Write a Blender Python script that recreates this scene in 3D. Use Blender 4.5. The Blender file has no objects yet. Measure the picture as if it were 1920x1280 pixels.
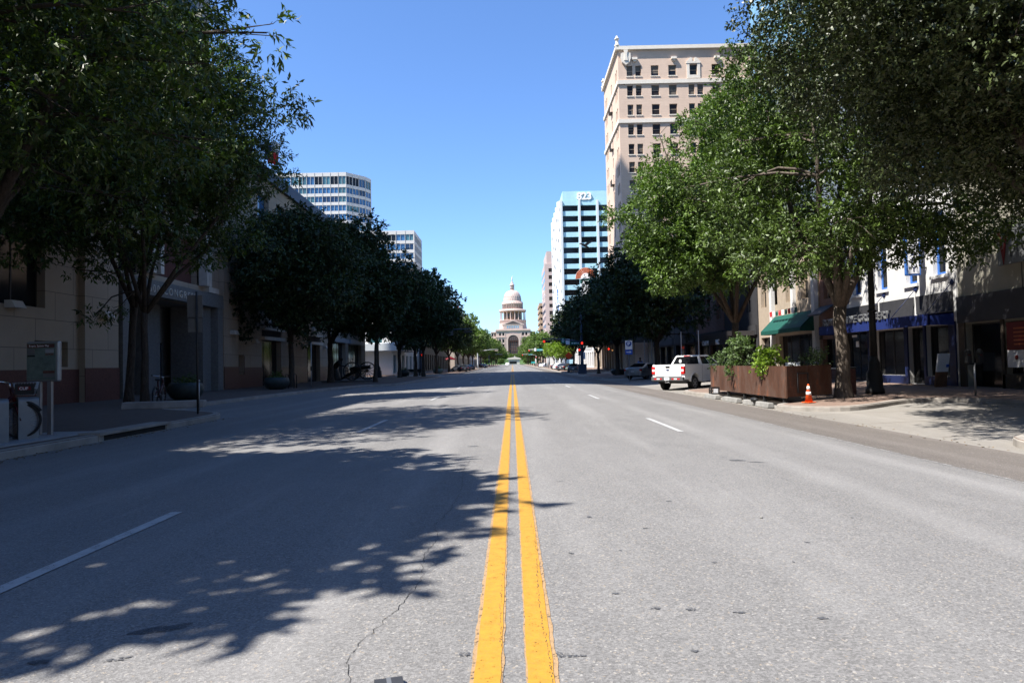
import bpy, bmesh, math, random
import numpy as np
from mathutils import Vector, Matrix
PI = math.pi
SC = bpy.context.scene
COL = SC.collection
R = math.radians
UP = Vector((0, 0, 1))

# ------------------------------------------------------------------ helpers
def V(*a):
    return Vector(a)

def tag(o, label=None, cat=None, group=None, kind=None):
    if label: o['label'] = label
    if cat: o['category'] = cat
    if group: o['group'] = group
    if kind: o['kind'] = kind
    return o

def empty(name, loc, rz=0.0, label=None, cat=None, group=None):
    o = bpy.data.objects.new(name, None)
    o.empty_display_size = 0.3
    COL.objects.link(o)
    o.location = loc
    o.rotation_euler = (0, 0, rz)
    return tag(o, label, cat, group)

def link(name, me, parent=None, loc=None, rot=None, mat4=None):
    o = bpy.data.objects.new(name, me)
    COL.objects.link(o)
    if parent is not None: o.parent = parent
    if mat4 is not None: o.matrix_local = mat4
    if loc is not None: o.location = loc
    if rot is not None: o.rotation_euler = rot
    return o

def copy_tree(o, parent=None):
    c = o.copy(); COL.objects.link(c)
    if parent is not None: c.parent = parent
    for ch in list(o.children): copy_tree(ch, c)
    return c

class MB:
    """collects shapes into one mesh"""
    def __init__(s):
        s.v = []; s.f = []; s.m = []; s.sm = []
    def add(s, vs, fs, m=0, smooth=False):
        b = len(s.v); s.v += [tuple(p) for p in vs]
        for f in fs:
            s.f.append([b + i for i in f]); s.m.append(m); s.sm.append(smooth)
        return s
    def quad(s, a, b, c, d, m=0):
        return s.add([a, b, c, d], [(0, 1, 2, 3)], m)
    def box(s, x0, y0, z0, x1, y1, z1, m=0, M=None):
        vs = [Vector(p) for p in ((x0,y0,z0),(x1,y0,z0),(x1,y1,z0),(x0,y1,z0),(x0,y0,z1),(x1,y0,z1),(x1,y1,z1),(x0,y1,z1))]
        if M is not None: vs = [M @ p for p in vs]
        return s.add(vs, [(3,2,1,0),(4,5,6,7),(0,1,5,4),(1,2,6,5),(2,3,7,6),(3,0,4,7)], m)
    def bbox(s, x0, y0, z0, x1, y1, z1, b=0.01, m=0, M=None):
        """box with chamfered edges"""
        bm = bmesh.new()
        r = bmesh.ops.create_cube(bm, size=1)
        for p in bm.verts:
            p.co = Vector(((x0+x1)/2 + p.co.x*(x1-x0), (y0+y1)/2 + p.co.y*(y1-y0), (z0+z1)/2 + p.co.z*(z1-z0)))
        bmesh.ops.bevel(bm, geom=list(bm.edges), offset=b, segments=2, affect='EDGES', profile=0.5)
        return s.bm(bm, m, M)
    def bm(s, bm, m=0, M=None, smooth=False):
        bm.verts.index_update()
        vs = [(M @ p.co) if M is not None else p.co.copy() for p in bm.verts]
        fs = [[q.index for q in f.verts] for f in bm.faces]
        bm.free()
        return s.add(vs, fs, m, smooth)
    def prism(s, pts, axis, a, b, m=0, M=None):
        """polygon (2-D) extruded along axis from a to b.  axis x: pts=(y,z); y: pts=(x,z); z: pts=(x,y)"""
        def mk(p, t):
            q = (t, p[0], p[1]) if axis == 'x' else (p[0], t, p[1]) if axis == 'y' else (p[0], p[1], t)
            q = Vector(q)
            return M @ q if M is not None else q
        n = len(pts)
        vs = [mk(p, a) for p in pts] + [mk(p, b) for p in pts]
        fs = [list(range(n))[::-1], list(range(n, 2*n))]
        fs += [(i, (i+1) % n, n + (i+1) % n, n + i) for i in range(n)]
        return s.add(vs, fs, m)
    def tube(s, pts, rad, n=8, m=0, cap=True, smooth=True, M=None):
        pts = [Vector(p) for p in pts]
        if not hasattr(rad, '__len__'): rad = [rad]*len(pts)
        vs = []; fs = []
        prev = None
        for i, p in enumerate(pts):
            if i == 0: t = pts[1]-p
            elif i == len(pts)-1: t = p-pts[i-1]
            else: t = pts[i+1]-pts[i-1]
            t = t.normalized()
            if prev is None:
                a = t.cross(UP)
                if a.length < 1e-3: a = Vector((1, 0, 0))
            else:
                a = prev - t*prev.dot(t)
                if a.length < 1e-4: a = t.cross(UP)
            a.normalize(); b = t.cross(a); prev = a
            for k in range(n):
                w = 2*PI*k/n
                q = p + (a*math.cos(w) + b*math.sin(w))*rad[i]
                vs.append(M @ q if M is not None else q)
        for i in range(len(pts)-1):
            for k in range(n):
                fs.append((i*n+k, i*n+(k+1) % n, (i+1)*n+(k+1) % n, (i+1)*n+k))
        if cap:
            fs.append(list(range(n))[::-1]); fs.append(list(range((len(pts)-1)*n, len(pts)*n)))
        return s.add(vs, fs, m, smooth)
    def cyl(s, p0, p1, r, n=12, m=0, M=None, smooth=True):
        return s.tube([p0, p1], r, n, m, True, smooth, M)
    def lathe(s, prof, n=20, m=0, c=(0, 0, 0), sq=(1, 1), M=None, smooth=True, a0=0.0):
        """prof = [(radius, z)...]"""
        vs = []; fs = []
        for r, z in prof:
            for k in range(n):
                w = a0 + 2*PI*k/n
                q = Vector((c[0]+r*sq[0]*math.cos(w), c[1]+r*sq[1]*math.sin(w), c[2]+z))
                vs.append(M @ q if M is not None else q)
        for i in range(len(prof)-1):
            for k in range(n):
                fs.append((i*n+k, i*n+(k+1) % n, (i+1)*n+(k+1) % n, (i+1)*n+k))
        fs.append(list(range(n))[::-1]); fs.append(list(range((len(prof)-1)*n, len(prof)*n)))
        return s.add(vs, fs, m, smooth)
    def ball(s, c, r, m=0, n=10, M=None, sq=(1, 1, 1)):
        prof = [(max(1e-4, math.sin(PI*i/n))*r, -math.cos(PI*i/n)*r*sq[2]) for i in range(n+1)]
        return s.lathe(prof, n+4, m, c, sq[:2], M)
    def mesh(s, name, mats):
        me = bpy.data.meshes.new(name)
        me.from_pydata(s.v, [], s.f)
        for mt in (mats if isinstance(mats, (list, tuple)) else [mats]): me.materials.append(mt)
        me.polygons.foreach_set('material_index', s.m)
        me.polygons.foreach_set('use_smooth', s.sm)
        me.update()
        return me
    def build(s, name, mats, parent=None, loc=None, rot=None, mat4=None):
        return link(name, s.mesh(name, mats), parent, loc, rot, mat4)

def struct(o):
    o['kind'] = 'structure'
    return o

# ------------------------------------------------------------------ materials
def newmat(name):
    m = bpy.data.materials.new(name); m.use_nodes = True
    nt = m.node_tree; nt.nodes.clear()
    out = nt.nodes.new('ShaderNodeOutputMaterial')
    return m, nt, out

class NT:
    def __init__(s, nt): s.nt = nt
    def n(s, t, **kw):
        nd = s.nt.nodes.new(t)
        for k, v in kw.items():
            if k.startswith('i_'):
                key = k[2:].replace('_', ' ')
                nd.inputs[key].default_value = v
            else: setattr(nd, k, v)
        return nd
    def l(s, a, b): s.nt.links.new(a, b)
    def pos(s, scale=(1, 1, 1)):
        g = s.n('ShaderNodeNewGeometry')
        mp = s.n('ShaderNodeMapping'); mp.inputs['Scale'].default_value = scale
        s.l(g.outputs['Position'], mp.inputs['Vector'])
        return mp.outputs['Vector']
    def obj(s, scale=(1, 1, 1)):
        g = s.n('ShaderNodeTexCoord')
        mp = s.n('ShaderNodeMapping'); mp.inputs['Scale'].default_value = scale
        s.l(g.outputs['Object'], mp.inputs['Vector'])
        return mp.outputs['Vector']
    def noise(s, vec, scale, detail=4, rough=0.6):
        x = s.n('ShaderNodeTexNoise'); x.inputs['Scale'].default_value = scale
        x.inputs['Detail'].default_value = detail; x.inputs['Roughness'].default_value = rough
        s.l(vec, x.inputs['Vector']); return x.outputs['Fac']
    def ramp(s, fac, stops):
        x = s.n('ShaderNodeValToRGB')
        e = x.color_ramp.elements
        while len(e) < len(stops): e.new(0.5)
        for i, (p, c) in enumerate(stops):
            e[i].position = p; e[i].color = (c, c, c, 1) if not hasattr(c, '__len__') else (*c[:3], 1)
        s.l(fac, x.inputs['Fac']); return x.outputs['Color']
    def mix(s, fac, a, b, mode='MIX'):
        x = s.n('ShaderNodeMix'); x.data_type = 'RGBA'; x.blend_type = mode
        for sock, v in ((x.inputs[0], fac), (x.inputs[6], a), (x.inputs[7], b)):
            if hasattr(v, 'is_linked') or hasattr(v, 'links'): s.l(v, sock)
            elif hasattr(v, '__len__'): sock.default_value = (*v[:3], 1)
            else: sock.default_value = v
        return x.outputs[2]
    def bump(s, h, strength=0.3, dist=0.02):
        b = s.n('ShaderNodeBump'); b.inputs['Strength'].default_value = strength; b.inputs['Distance'].default_value = dist
        s.l(h, b.inputs['Height']); return b.outputs['Normal']
    def bsdf(s, out, col, rough=0.8, metal=0.0, spec=0.3, normal=None):
        b = s.n('ShaderNodeBsdfPrincipled')
        for nm, v in (('Base Color', col), ('Roughness', rough), ('Metallic', metal), ('Specular IOR Level', spec)):
            if hasattr(v, 'links'): s.l(v, b.inputs[nm])
            elif hasattr(v, '__len__'): b.inputs[nm].default_value = (*v[:3], 1)
            else: b.inputs[nm].default_value = v
        if normal is not None: s.l(normal, b.inputs['Normal'])
        s.l(b.outputs[0], out.inputs[0]); return b

def mat(name, col, rough=0.7, metal=0.0, spec=0.3, var=0.12, scale=3.0, bump=0.0, bscale=30.0):
    """plain material with mottling of the colour"""
    m, nt, out = newmat(name); k = NT(nt)
    vec = k.obj()
    f = k.noise(vec, scale, 5)
    c = k.mix(k.ramp(f, [(0.3, 0.0), (0.7, 1.0)]), [x*(1-var) for x in col], [min(1, x*(1+var)) for x in col])
    nm = None
    if bump: nm = k.bump(k.noise(vec, bscale, 3), bump, 0.01)
    k.bsdf(out, c, rough, metal, spec, nm)
    return m

def emis(name, col, st):
    m, nt, out = newmat(name); k = NT(nt)
    e = k.n('ShaderNodeEmission'); e.inputs[0].default_value = (*col, 1); e.inputs[1].default_value = st
    k.l(e.outputs[0], out.inputs[0]); return m

def glass_mat(name, col, rough=0.06, spec=0.6, var=0.3, scale=0.15):
    m, nt, out = newmat(name); k = NT(nt)
    f = k.noise(k.pos(), scale, 2)
    c = k.mix(k.ramp(f, [(0.35, 0.0), (0.65, 1.0)]), [x*(1-var) for x in col], [x*(1+var) for x in col])
    w = k.bump(k.noise(k.pos(), 0.6, 1), 0.04, 0.05)
    k.bsdf(out, c, rough, 0.0, spec, w)
    return m

def asphalt_mat(name, base, tint, speck=1.0, tracks=True):
    m, nt, out = newmat(name); k = NT(nt)
    p = k.pos()
    big = k.noise(k.pos((0.5, 0.12, 1)), 1.0, 5, 0.6)
    c = k.mix(k.ramp(big, [(0.3, 0.0), (0.72, 1.0)]), [x*0.80 for x in base], [x*1.16 for x in base])
    mid = k.noise(k.pos((1.0, 0.4, 1)), 2.2, 6, 0.7)
    c = k.mix(k.ramp(mid, [(0.46, 0.0), (0.74, 0.75)]), c, tint)
    # aggregate
    vo = k.n('ShaderNodeTexVoronoi'); vo.inputs['Scale'].default_value = 95.0; k.l(p, vo.inputs['Vector'])
    g = k.n('ShaderNodeSeparateColor'); k.l(vo.outputs['Color'], g.inputs[0])
    c = k.mix(0.5*speck, c, k.mix(g.outputs[0], [x*0.45 for x in base], [min(1, x*1.55) for x in base]), 'MIX')
    stone = k.ramp(g.outputs[1], [(0.93, 0.0), (0.95, 1.0)])
    sc = k.mix(0.6, c, k.mix(g.outputs[2], (0.30, 0.24, 0.17), (0.38, 0.37, 0.35)))
    c = k.mix(stone, c, sc)
    fine = k.noise(p, 260, 2)
    c = k.mix(k.ramp(fine, [(0.35, 0.45*speck), (0.6, 0.0)]), c, [x*0.3 for x in base])
    # stretched scuffs and tar drops
    sp = k.n('ShaderNodeTexVoronoi'); sp.inputs['Scale'].default_value = 1.5; k.l(k.pos((1.0, 0.7, 1)), sp.inputs['Vector'])
    dots = k.ramp(sp.outputs['Distance'], [(0.02, 1.0), (0.034, 0.0)])
    sel = k.n('ShaderNodeSeparateColor'); k.l(sp.outputs['Color'], sel.inputs[0])
    selr = k.ramp(sel.outputs[0], [(0.80, 0.0), (0.84, 0.6)])
    dd = k.mix(1.0, dots, selr, 'MULTIPLY')
    c = k.mix(dd, c, (0.035, 0.037, 0.042))
    scuff = k.noise(k.pos((6.0, 0.25, 1)), 1.0, 4, 0.7)
    c = k.mix(k.ramp(scuff, [(0.60, 0.0), (0.75, 0.22)]), c, [min(1, x*1.5) for x in base])
    nm = k.bump(k.mix(0.5, vo.outputs['Distance'], fine), 0.5, 0.006)
    if tracks:   # polished wheel tracks and oil line in each lane
        sp2 = k.n('ShaderNodeSeparateXYZ'); k.l(p, sp2.inputs[0])
        wv = k.n('ShaderNodeMath', operation='SINE'); ml = k.n('ShaderNodeMath', operation='MULTIPLY'); ml.inputs[1].default_value = 2*PI/1.52
        k.l(sp2.outputs[0], ml.inputs[0]); k.l(ml.outputs[0], wv.inputs[0])
        br = k.noise(k.pos((0.8, 0.06, 1)), 1.3, 4, 0.6)
        f1 = k.mix(1.0, k.ramp(wv.outputs[0], [(0.1, 0.0), (0.95, 1.0)]), k.ramp(br, [(0.42, 0.0), (0.68, 0.20)]), 'MULTIPLY')
        c = k.mix(f1, c, [min(1, x*1.45) for x in tint])
    k.bsdf(out, c, 0.92, 0, 0.2, nm)
    return m

def paint_mat(name, col, wear=0.5, wscale=9.0, worncol=None):
    """road paint with worn-through gaps"""
    m, nt, out = newmat(name); k = NT(nt)
    p = k.pos()
    n1 = k.noise(p, wscale, 6, 0.75); n2 = k.noise(p, 70, 3, 0.7)
    c = k.mix(k.ramp(n1, [(0.35, 0.0), (0.7, 1.0)]), [x*0.80 for x in col], [min(1, x*1.08) for x in col])
    if worncol: c = k.mix(k.ramp(n2, [(0.5, 0.0), (0.7, 0.5)]), c, worncol)
    b = k.n('ShaderNodeBsdfPrincipled'); k.l(c, b.inputs['Base Color']); b.inputs['Roughness'].default_value = 0.75
    k.l(k.bump(n2, 0.25, 0.004), b.inputs['Normal'])
    t = k.n('ShaderNodeBsdfTransparent')
    a = k.mix(0.5, n1, n2)
    fac = k.ramp(a, [(wear-0.03, 0.0), (wear+0.03, 1.0)])
    mx = k.n('ShaderNodeMixShader'); k.l(fac, mx.inputs[0]); k.l(t.outputs[0], mx.inputs[1]); k.l(b.outputs[0], mx.inputs[2])
    k.l(mx.outputs[0], out.inputs[0]); return m

def brick_mat(name, c1, c2, mortar, scale, w=0.5, h=0.25, msize=0.02, horiz=False, rough=0.85, ang=0.0, bump=0.3):
    m, nt, out = newmat(name); k = NT(nt)
    g = k.n('ShaderNodeNewGeometry')
    if horiz:
        mp = k.n('ShaderNodeMapping'); mp.inputs['Rotation'].default_value = (0, 0, ang)
        k.l(g.outputs['Position'], mp.inputs['Vector']); vec = mp.outputs['Vector']
    else:  # vertical wall: (x+y, z)
        sp = k.n('ShaderNodeSeparateXYZ'); k.l(g.outputs['Position'], sp.inputs[0])
        ad = k.n('ShaderNodeMath'); k.l(sp.outputs[0], ad.inputs[0]); k.l(sp.outputs[1], ad.inputs[1])
        cb = k.n('ShaderNodeCombineXYZ'); k.l(ad.outputs[0], cb.inputs[0]); k.l(sp.outputs[2], cb.inputs[1]); vec = cb.outputs[0]
    b = k.n('ShaderNodeTexBrick'); k.l(vec, b.inputs['Vector'])
    b.inputs['Scale'].default_value = scale; b.inputs['Brick Width'].default_value = w; b.inputs['Row Height'].default_value = h
    b.inputs['Mortar Size'].default_value = msize
    b.inputs['Color1'].default_value = (*c1, 1); b.inputs['Color2'].default_value = (*c2, 1); b.inputs['Mortar'].default_value = (*mortar, 1)
    n = k.noise(k.pos(), 1.3, 6, 0.65)
    c = k.mix(k.ramp(n, [(0.3, 0.25), (0.7, 0.0)]), b.outputs['Color'], [x*0.6 for x in c1])
    n2 = k.noise(k.pos(), 40, 3)
    c = k.mix(k.ramp(n2, [(0.4, 0.18), (0.6, 0.0)]), c, [x*0.5 for x in c1])
    k.bsdf(out, c, rough, 0, 0.2, k.bump(b.outputs['Fac'], -bump, 0.01))
    return m

def leaf_mat(name, col, var=0.45, gloss=0.45, trans=0.3):
    m, nt, out = newmat(name); k = NT(nt)
    at = k.n('ShaderNodeAttribute'); at.attribute_name = 'tone'
    c = k.mix(at.outputs['Fac'], [x*(1-var) for x in col], [col[0]*(1+var*1.3), col[1]*(1+var), col[2]*(1+var*0.5)])
    b = k.n('ShaderNodeBsdfPrincipled'); k.l(c, b.inputs['Base Color']); b.inputs['Roughness'].default_value = gloss
    b.inputs['Specular IOR Level'].default_value = 0.45
    t = k.n('ShaderNodeBsdfTranslucent'); k.l(k.mix(1.0, c, (1.0, 1.25, 0.35), 'MULTIPLY'), t.inputs['Color'])
    mx = k.n('ShaderNodeMixShader'); mx.inputs[0].default_value = trans
    k.l(b.outputs[0], mx.inputs[1]); k.l(t.outputs[0], mx.inputs[2]); k.l(mx.outputs[0], out.inputs[0])
    return m

def bark_mat(name, col):
    m, nt, out = newmat(name); k = NT(nt)
    n = k.noise(k.pos((9, 9, 1.8)), 2.0, 6, 0.7)
    c = k.mix(k.ramp(n, [(0.35, 0.0), (0.65, 1.0)]), [x*0.5 for x in col], [x*1.3 for x in col])
    k.bsdf(out, c, 0.9, 0, 0.15, k.bump(n, 0.8, 0.03)); return m

def rust_mat(name):
    m, nt, out = newmat(name); k = NT(nt)
    n = k.noise(k.pos((1.1, 1.1, 0.5)), 1.2, 7, 0.68)
    c = k.ramp(n, [(0.28, (0.040, 0.020, 0.013)), (0.44, (0.085, 0.036, 0.020)), (0.54, (0.10, 0.060, 0.045)), (0.63, (0.21, 0.070, 0.028)), (0.8, (0.10, 0.078, 0.066))])
    n2 = k.noise(k.pos(), 18, 5)
    c = k.mix(k.ramp(n2, [(0.45, 0.35), (0.6, 0.0)]), c, (0.06, 0.03, 0.02))
    k.bsdf(out, c, 0.8, 0.1, 0.3, k.bump(n2, 0.2, 0.01)); return m

M = {}
M['asphalt'] = asphalt_mat('asphalt', (0.176, 0.172, 0.168), (0.245, 0.24, 0.232))
M['bus_lane'] = asphalt_mat('gutter_strip', (0.118, 0.105, 0.095), (0.148, 0.134, 0.123), 0.45)
M['bay'] = asphalt_mat('bay_concrete', (0.208, 0.195, 0.176), (0.245, 0.232, 0.214), 0.3)
M['concrete'] = mat('kerb_concrete', (0.25, 0.23, 0.205), 0.9, var=0.25, scale=1.7, bump=0.3, bscale=60)
M['concrete_light'] = mat('block_concrete', (0.215, 0.21, 0.198), 0.9, var=0.25, scale=4, bump=0.3, bscale=60)
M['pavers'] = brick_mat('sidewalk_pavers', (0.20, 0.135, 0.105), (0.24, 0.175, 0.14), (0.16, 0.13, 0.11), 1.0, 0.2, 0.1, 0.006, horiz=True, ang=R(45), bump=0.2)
M['pavers_shaded'] = brick_mat('shaded_sidewalk_pavers', (0.10, 0.078, 0.068), (0.12, 0.098, 0.085), (0.09, 0.08, 0.07), 1.0, 0.2, 0.1, 0.006, horiz=True, ang=R(45), bump=0.2)  # darker copy of the pavers, left pavement's shade put into the colour
M['ground'] = asphalt_mat('far_ground', (0.12, 0.13, 0.09), (0.15, 0.16, 0.1))
M['lawn'] = mat('lawn_grass', (0.06, 0.11, 0.03), 0.9, var=0.4, scale=0.3)
M['yellow'] = paint_mat('yellow_paint', (0.40, 0.200, 0.014), 0.385, 16.0, (0.30, 0.17, 0.04))
M['yellow_old'] = paint_mat('old_yellow_paint', (0.31, 0.20, 0.10), 0.43, 20)
M['white_paint'] = paint_mat('white_paint', (0.36, 0.36, 0.355), 0.40)
M['white_worn'] = paint_mat('worn_white_paint', (0.26, 0.257, 0.25), 0.50)
M['tar'] = paint_mat('tar', (0.062, 0.064, 0.070), 0.485, 30)
M['crack'] = mat('crack', (0.02, 0.02, 0.02), 1.0)
M['stone'] = brick_mat('limestone_panels', (0.345, 0.278, 0.207), (0.385, 0.31, 0.235), (0.16, 0.128, 0.098), 1.0, 2.3, 1.15, 0.016, bump=0.15)
M['granite_red'] = mat('red_granite', (0.10, 0.042, 0.035), 0.35, var=0.3, scale=12)
M['grey_stone'] = mat('grey_granite', (0.14, 0.14, 0.135), 0.5, var=0.2, scale=8)
M['stone_light'] = mat('light_stone_trim', (0.48, 0.44, 0.38), 0.8)
M['roof_dark'] = mat('dark_roof_metal', (0.045, 0.042, 0.042), 0.6)
M['glass_dark'] = glass_mat('dark_glass', (0.010, 0.011, 0.013), 0.08, 0.28)
M['glass_blue'] = glass_mat('blue_glass', (0.03, 0.105, 0.23), 0.05, 0.8)
M['glass_teal'] = glass_mat('teal_glass', (0.05, 0.13, 0.15), 0.05, 0.8)
M['glass_sky'] = glass_mat('sky_glass', (0.16, 0.30, 0.42), 0.05, 0.9)
M['glass_brown'] = glass_mat('brown_glass', (0.022, 0.017, 0.015), 0.1, 0.14)
M['frame_dark'] = mat('dark_frame', (0.03, 0.03, 0.032), 0.5)
M['frame_tan'] = mat('tan_sash', (0.33, 0.26, 0.19), 0.6)
M['black_metal'] = mat('black_metal', (0.018, 0.019, 0.02), 0.5)
M['steel'] = mat('galvanised_steel', (0.30, 0.31, 0.32), 0.45, 0.6)
M['steel_paint'] = mat('grey_painted_steel', (0.24, 0.26, 0.28), 0.45)
M['signal_pole'] = mat('blue_grey_pole_paint', (0.045, 0.058, 0.085), 0.5)
M['pale_pole'] = mat('pale_pole_paint', (0.40, 0.40, 0.39), 0.5)
M['white'] = mat('white_paint_wall', (0.55, 0.545, 0.53), 0.7, var=0.04, scale=0.8)
M['car_white'] = mat('white_car_paint', (0.80, 0.80, 0.80), 0.22, var=0.02, spec=0.6)
M['car_silver'] = mat('silver_car_paint', (0.36, 0.37, 0.38), 0.28, 0.5, var=0.02, spec=0.6)
M['car_grey'] = mat('grey_car_paint', (0.085, 0.09, 0.098), 0.28, 0.3, var=0.02, spec=0.6)
M['car_dark'] = mat('dark_car_paint', (0.025, 0.028, 0.035), 0.25, var=0.02, spec=0.6)
M['rubber'] = mat('rubber', (0.018, 0.018, 0.018), 0.85)
M['rim'] = mat('rim_metal', (0.35, 0.35, 0.35), 0.4, 0.7)
M['chrome'] = mat('chrome', (0.6, 0.6, 0.6), 0.2, 0.9)
M['bumper'] = mat('grey_bumper', (0.12, 0.125, 0.13), 0.45, 0.4)
M['tail_red'] = mat('red_tail_lens', (0.55, 0.012, 0.012), 0.2, spec=0.6, var=0.05)
M['lens_white'] = mat('white_lens', (0.75, 0.75, 0.75), 0.2, var=0.03)
M['logo_blue'] = mat('dark_blue_emblem', (0.015, 0.03, 0.09), 0.3)
M['rust'] = rust_mat('weathered_steel')
M['orange'] = mat('cone_orange', (0.62, 0.085, 0.012), 0.5, var=0.06)
M['reflective'] = mat('reflective_white', (0.75, 0.75, 0.74), 0.4, var=0.04)
M['awning_green'] = mat('green_canvas', (0.006, 0.065, 0.050), 0.75, var=0.1)
M['awning_blue'] = mat('blue_canvas', (0.008, 0.020, 0.115), 0.7, var=0.1)
M['blue_frame'] = mat('blue_window_paint', (0.04, 0.13, 0.40), 0.5)
M['navy'] = mat('navy_shopfront_paint', (0.012, 0.02, 0.07), 0.45)
M['cream'] = mat('cream_panels', (0.27, 0.255, 0.21), 0.7, var=0.06)
M['dark_band'] = mat('dark_grey_fascia', (0.045, 0.045, 0.052), 0.6)
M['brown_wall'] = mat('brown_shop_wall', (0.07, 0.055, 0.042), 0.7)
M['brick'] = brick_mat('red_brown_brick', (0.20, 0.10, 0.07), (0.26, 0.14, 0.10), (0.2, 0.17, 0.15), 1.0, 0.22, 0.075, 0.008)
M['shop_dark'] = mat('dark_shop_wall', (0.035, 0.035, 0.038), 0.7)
M['tan_wall'] = mat('tan_stucco', (0.34, 0.28, 0.215), 0.8, var=0.1)
M['red'] = mat('red_panel', (0.12, 0.007, 0.008), 0.5)
M['sign_grey'] = mat('sign_back_grey', (0.16, 0.165, 0.17), 0.5, 0.4)
M['sign_white'] = mat('sign_white', (0.72, 0.73, 0.75), 0.5, var=0.03)
M['sign_blue'] = mat('sign_blue', (0.02, 0.09, 0.42), 0.4, var=0.05)
M['sign_green'] = mat('sign_green', (0.01, 0.16, 0.10), 0.4, var=0.05)
M['sign_teal'] = mat('sign_teal', (0.03, 0.33, 0.34), 0.4, var=0.05)
M['sign_orange'] = mat('road_work_orange', (0.75, 0.07, 0.015), 0.5, var=0.05)
M['hotel'] = brick_mat('buff_brick', (0.60, 0.455, 0.36), (0.615, 0.47, 0.37), (0.56, 0.425, 0.335), 1.0, 8.0, 0.42, 0.02, bump=0.05)
M['hotel_trim'] = mat('pale_stone_trim', (0.62, 0.57, 0.50), 0.75, var=0.05)
M['panel_cyan'] = brick_mat('pale_blue_panels', (0.36, 0.58, 0.66), (0.385, 0.61, 0.69), (0.31, 0.5, 0.57), 1.0, 1.2, 8.0, 0.015, bump=0.05)
M['panel_white'] = mat('white_concrete_panels', (0.52, 0.55, 0.56), 0.7, var=0.03)
M['pink'] = mat('pink_granite_panels', (0.44, 0.35, 0.315), 0.7, var=0.04)
M['tan_conc'] = mat('tan_concrete', (0.36, 0.255, 0.17), 0.8)
M['tower_white'] = mat('white_precast', (0.50, 0.485, 0.465), 0.75, var=0.05)
M['tower_grey'] = mat('grey_tower_stone', (0.24, 0.225, 0.21), 0.7)
M['capitol'] = mat('sunset_granite', (0.475, 0.36, 0.312), 0.8, var=0.08, scale=0.2)
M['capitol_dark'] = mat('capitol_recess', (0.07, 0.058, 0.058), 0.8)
M['capitol_dome'] = mat('dome_paint', (0.47, 0.368, 0.325), 0.7, var=0.05, scale=0.3)
M['gold'] = mat('pale_statue', (0.70, 0.66, 0.58), 0.5)
M['bark'] = bark_mat('bark', (0.060, 0.048, 0.038))
M['bark_pale'] = bark_mat('pale_bark', (0.13, 0.108, 0.088))
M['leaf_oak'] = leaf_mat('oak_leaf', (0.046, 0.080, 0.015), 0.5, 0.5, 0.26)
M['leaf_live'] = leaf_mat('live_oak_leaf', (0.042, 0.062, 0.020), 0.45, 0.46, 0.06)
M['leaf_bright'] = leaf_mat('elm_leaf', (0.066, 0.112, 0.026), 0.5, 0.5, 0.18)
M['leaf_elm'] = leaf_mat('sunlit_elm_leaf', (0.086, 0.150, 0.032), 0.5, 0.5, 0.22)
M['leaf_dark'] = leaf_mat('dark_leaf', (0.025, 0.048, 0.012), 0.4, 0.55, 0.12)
M['leaf_far'] = leaf_mat('far_leaf', (0.09, 0.15, 0.035), 0.35, 0.5, 0.28)
M['leaf_lime'] = leaf_mat('lime_leaf', (0.17, 0.27, 0.03), 0.3, 0.45, 0.35)
M['leaf_shrub'] = leaf_mat('shrub_leaf', (0.085, 0.14, 0.055), 0.4, 0.5, 0.25)
M['bronze'] = mat('dark_bronze', (0.035, 0.032, 0.028), 0.45, 0.6)
M['bowl'] = mat('dark_green_bowl', (0.022, 0.035, 0.037), 0.5, var=0.3, scale=6)
M['bowl_light'] = mat('grey_green_bowl', (0.10, 0.14, 0.13), 0.6, var=0.2)
M['bike_red'] = mat('red_bike_paint', (0.045, 0.006, 0.007), 0.35)
M['dock'] = mat('dock_silver', (0.15, 0.16, 0.175), 0.4, 0.3)
M['map_face'] = mat('map_print', (0.11, 0.15, 0.135), 0.4, var=0.25, scale=9)
M['plastic_white'] = mat('white_plastic', (0.70, 0.72, 0.74), 0.45, var=0.03)
M['terracotta'] = mat('terracotta', (0.40, 0.11, 0.05), 0.8)
M['skin'] = mat('skin', (0.22, 0.12, 0.08), 0.6)
M['shirt'] = mat('pale_blue_shirt', (0.18, 0.30, 0.62), 0.8)
M['trousers'] = mat('dark_trousers', (0.02, 0.022, 0.03), 0.9)
M['wood'] = mat('brown_wood', (0.16, 0.08, 0.045), 0.7, var=0.3)
M['red_lamp'] = emis('red_signal_lamp', (1.0, 0.025, 0.012), 1.3)
M['amber_lamp'] = emis('warm_lamp', (1.0, 0.5, 0.18), 0.16)
M['flag_blue'] = mat('flag_blue', (0.02, 0.03, 0.15), 0.8)
M['flag_red'] = mat('flag_red', (0.45, 0.02, 0.025), 0.8)
M['flag_white'] = mat('flag_white', (0.72, 0.72, 0.72), 0.8)
M['soil'] = mat('soil', (0.06, 0.04, 0.03), 0.95)
M['marker_grey'] = mat('marker_grey', (0.032, 0.033, 0.037), 0.6)
M['blind'] = mat('window_blind', (0.11, 0.095, 0.08), 0.8, var=0.2)
M['dry_leaf'] = mat('dry_leaf', (0.14, 0.095, 0.045), 0.8, var=0.4, scale=8)
M['feather'] = mat('brown_feathers', (0.13, 0.095, 0.07), 0.8)

def rise(y):
    return max(0.0, y-104.0)*0.003

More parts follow.
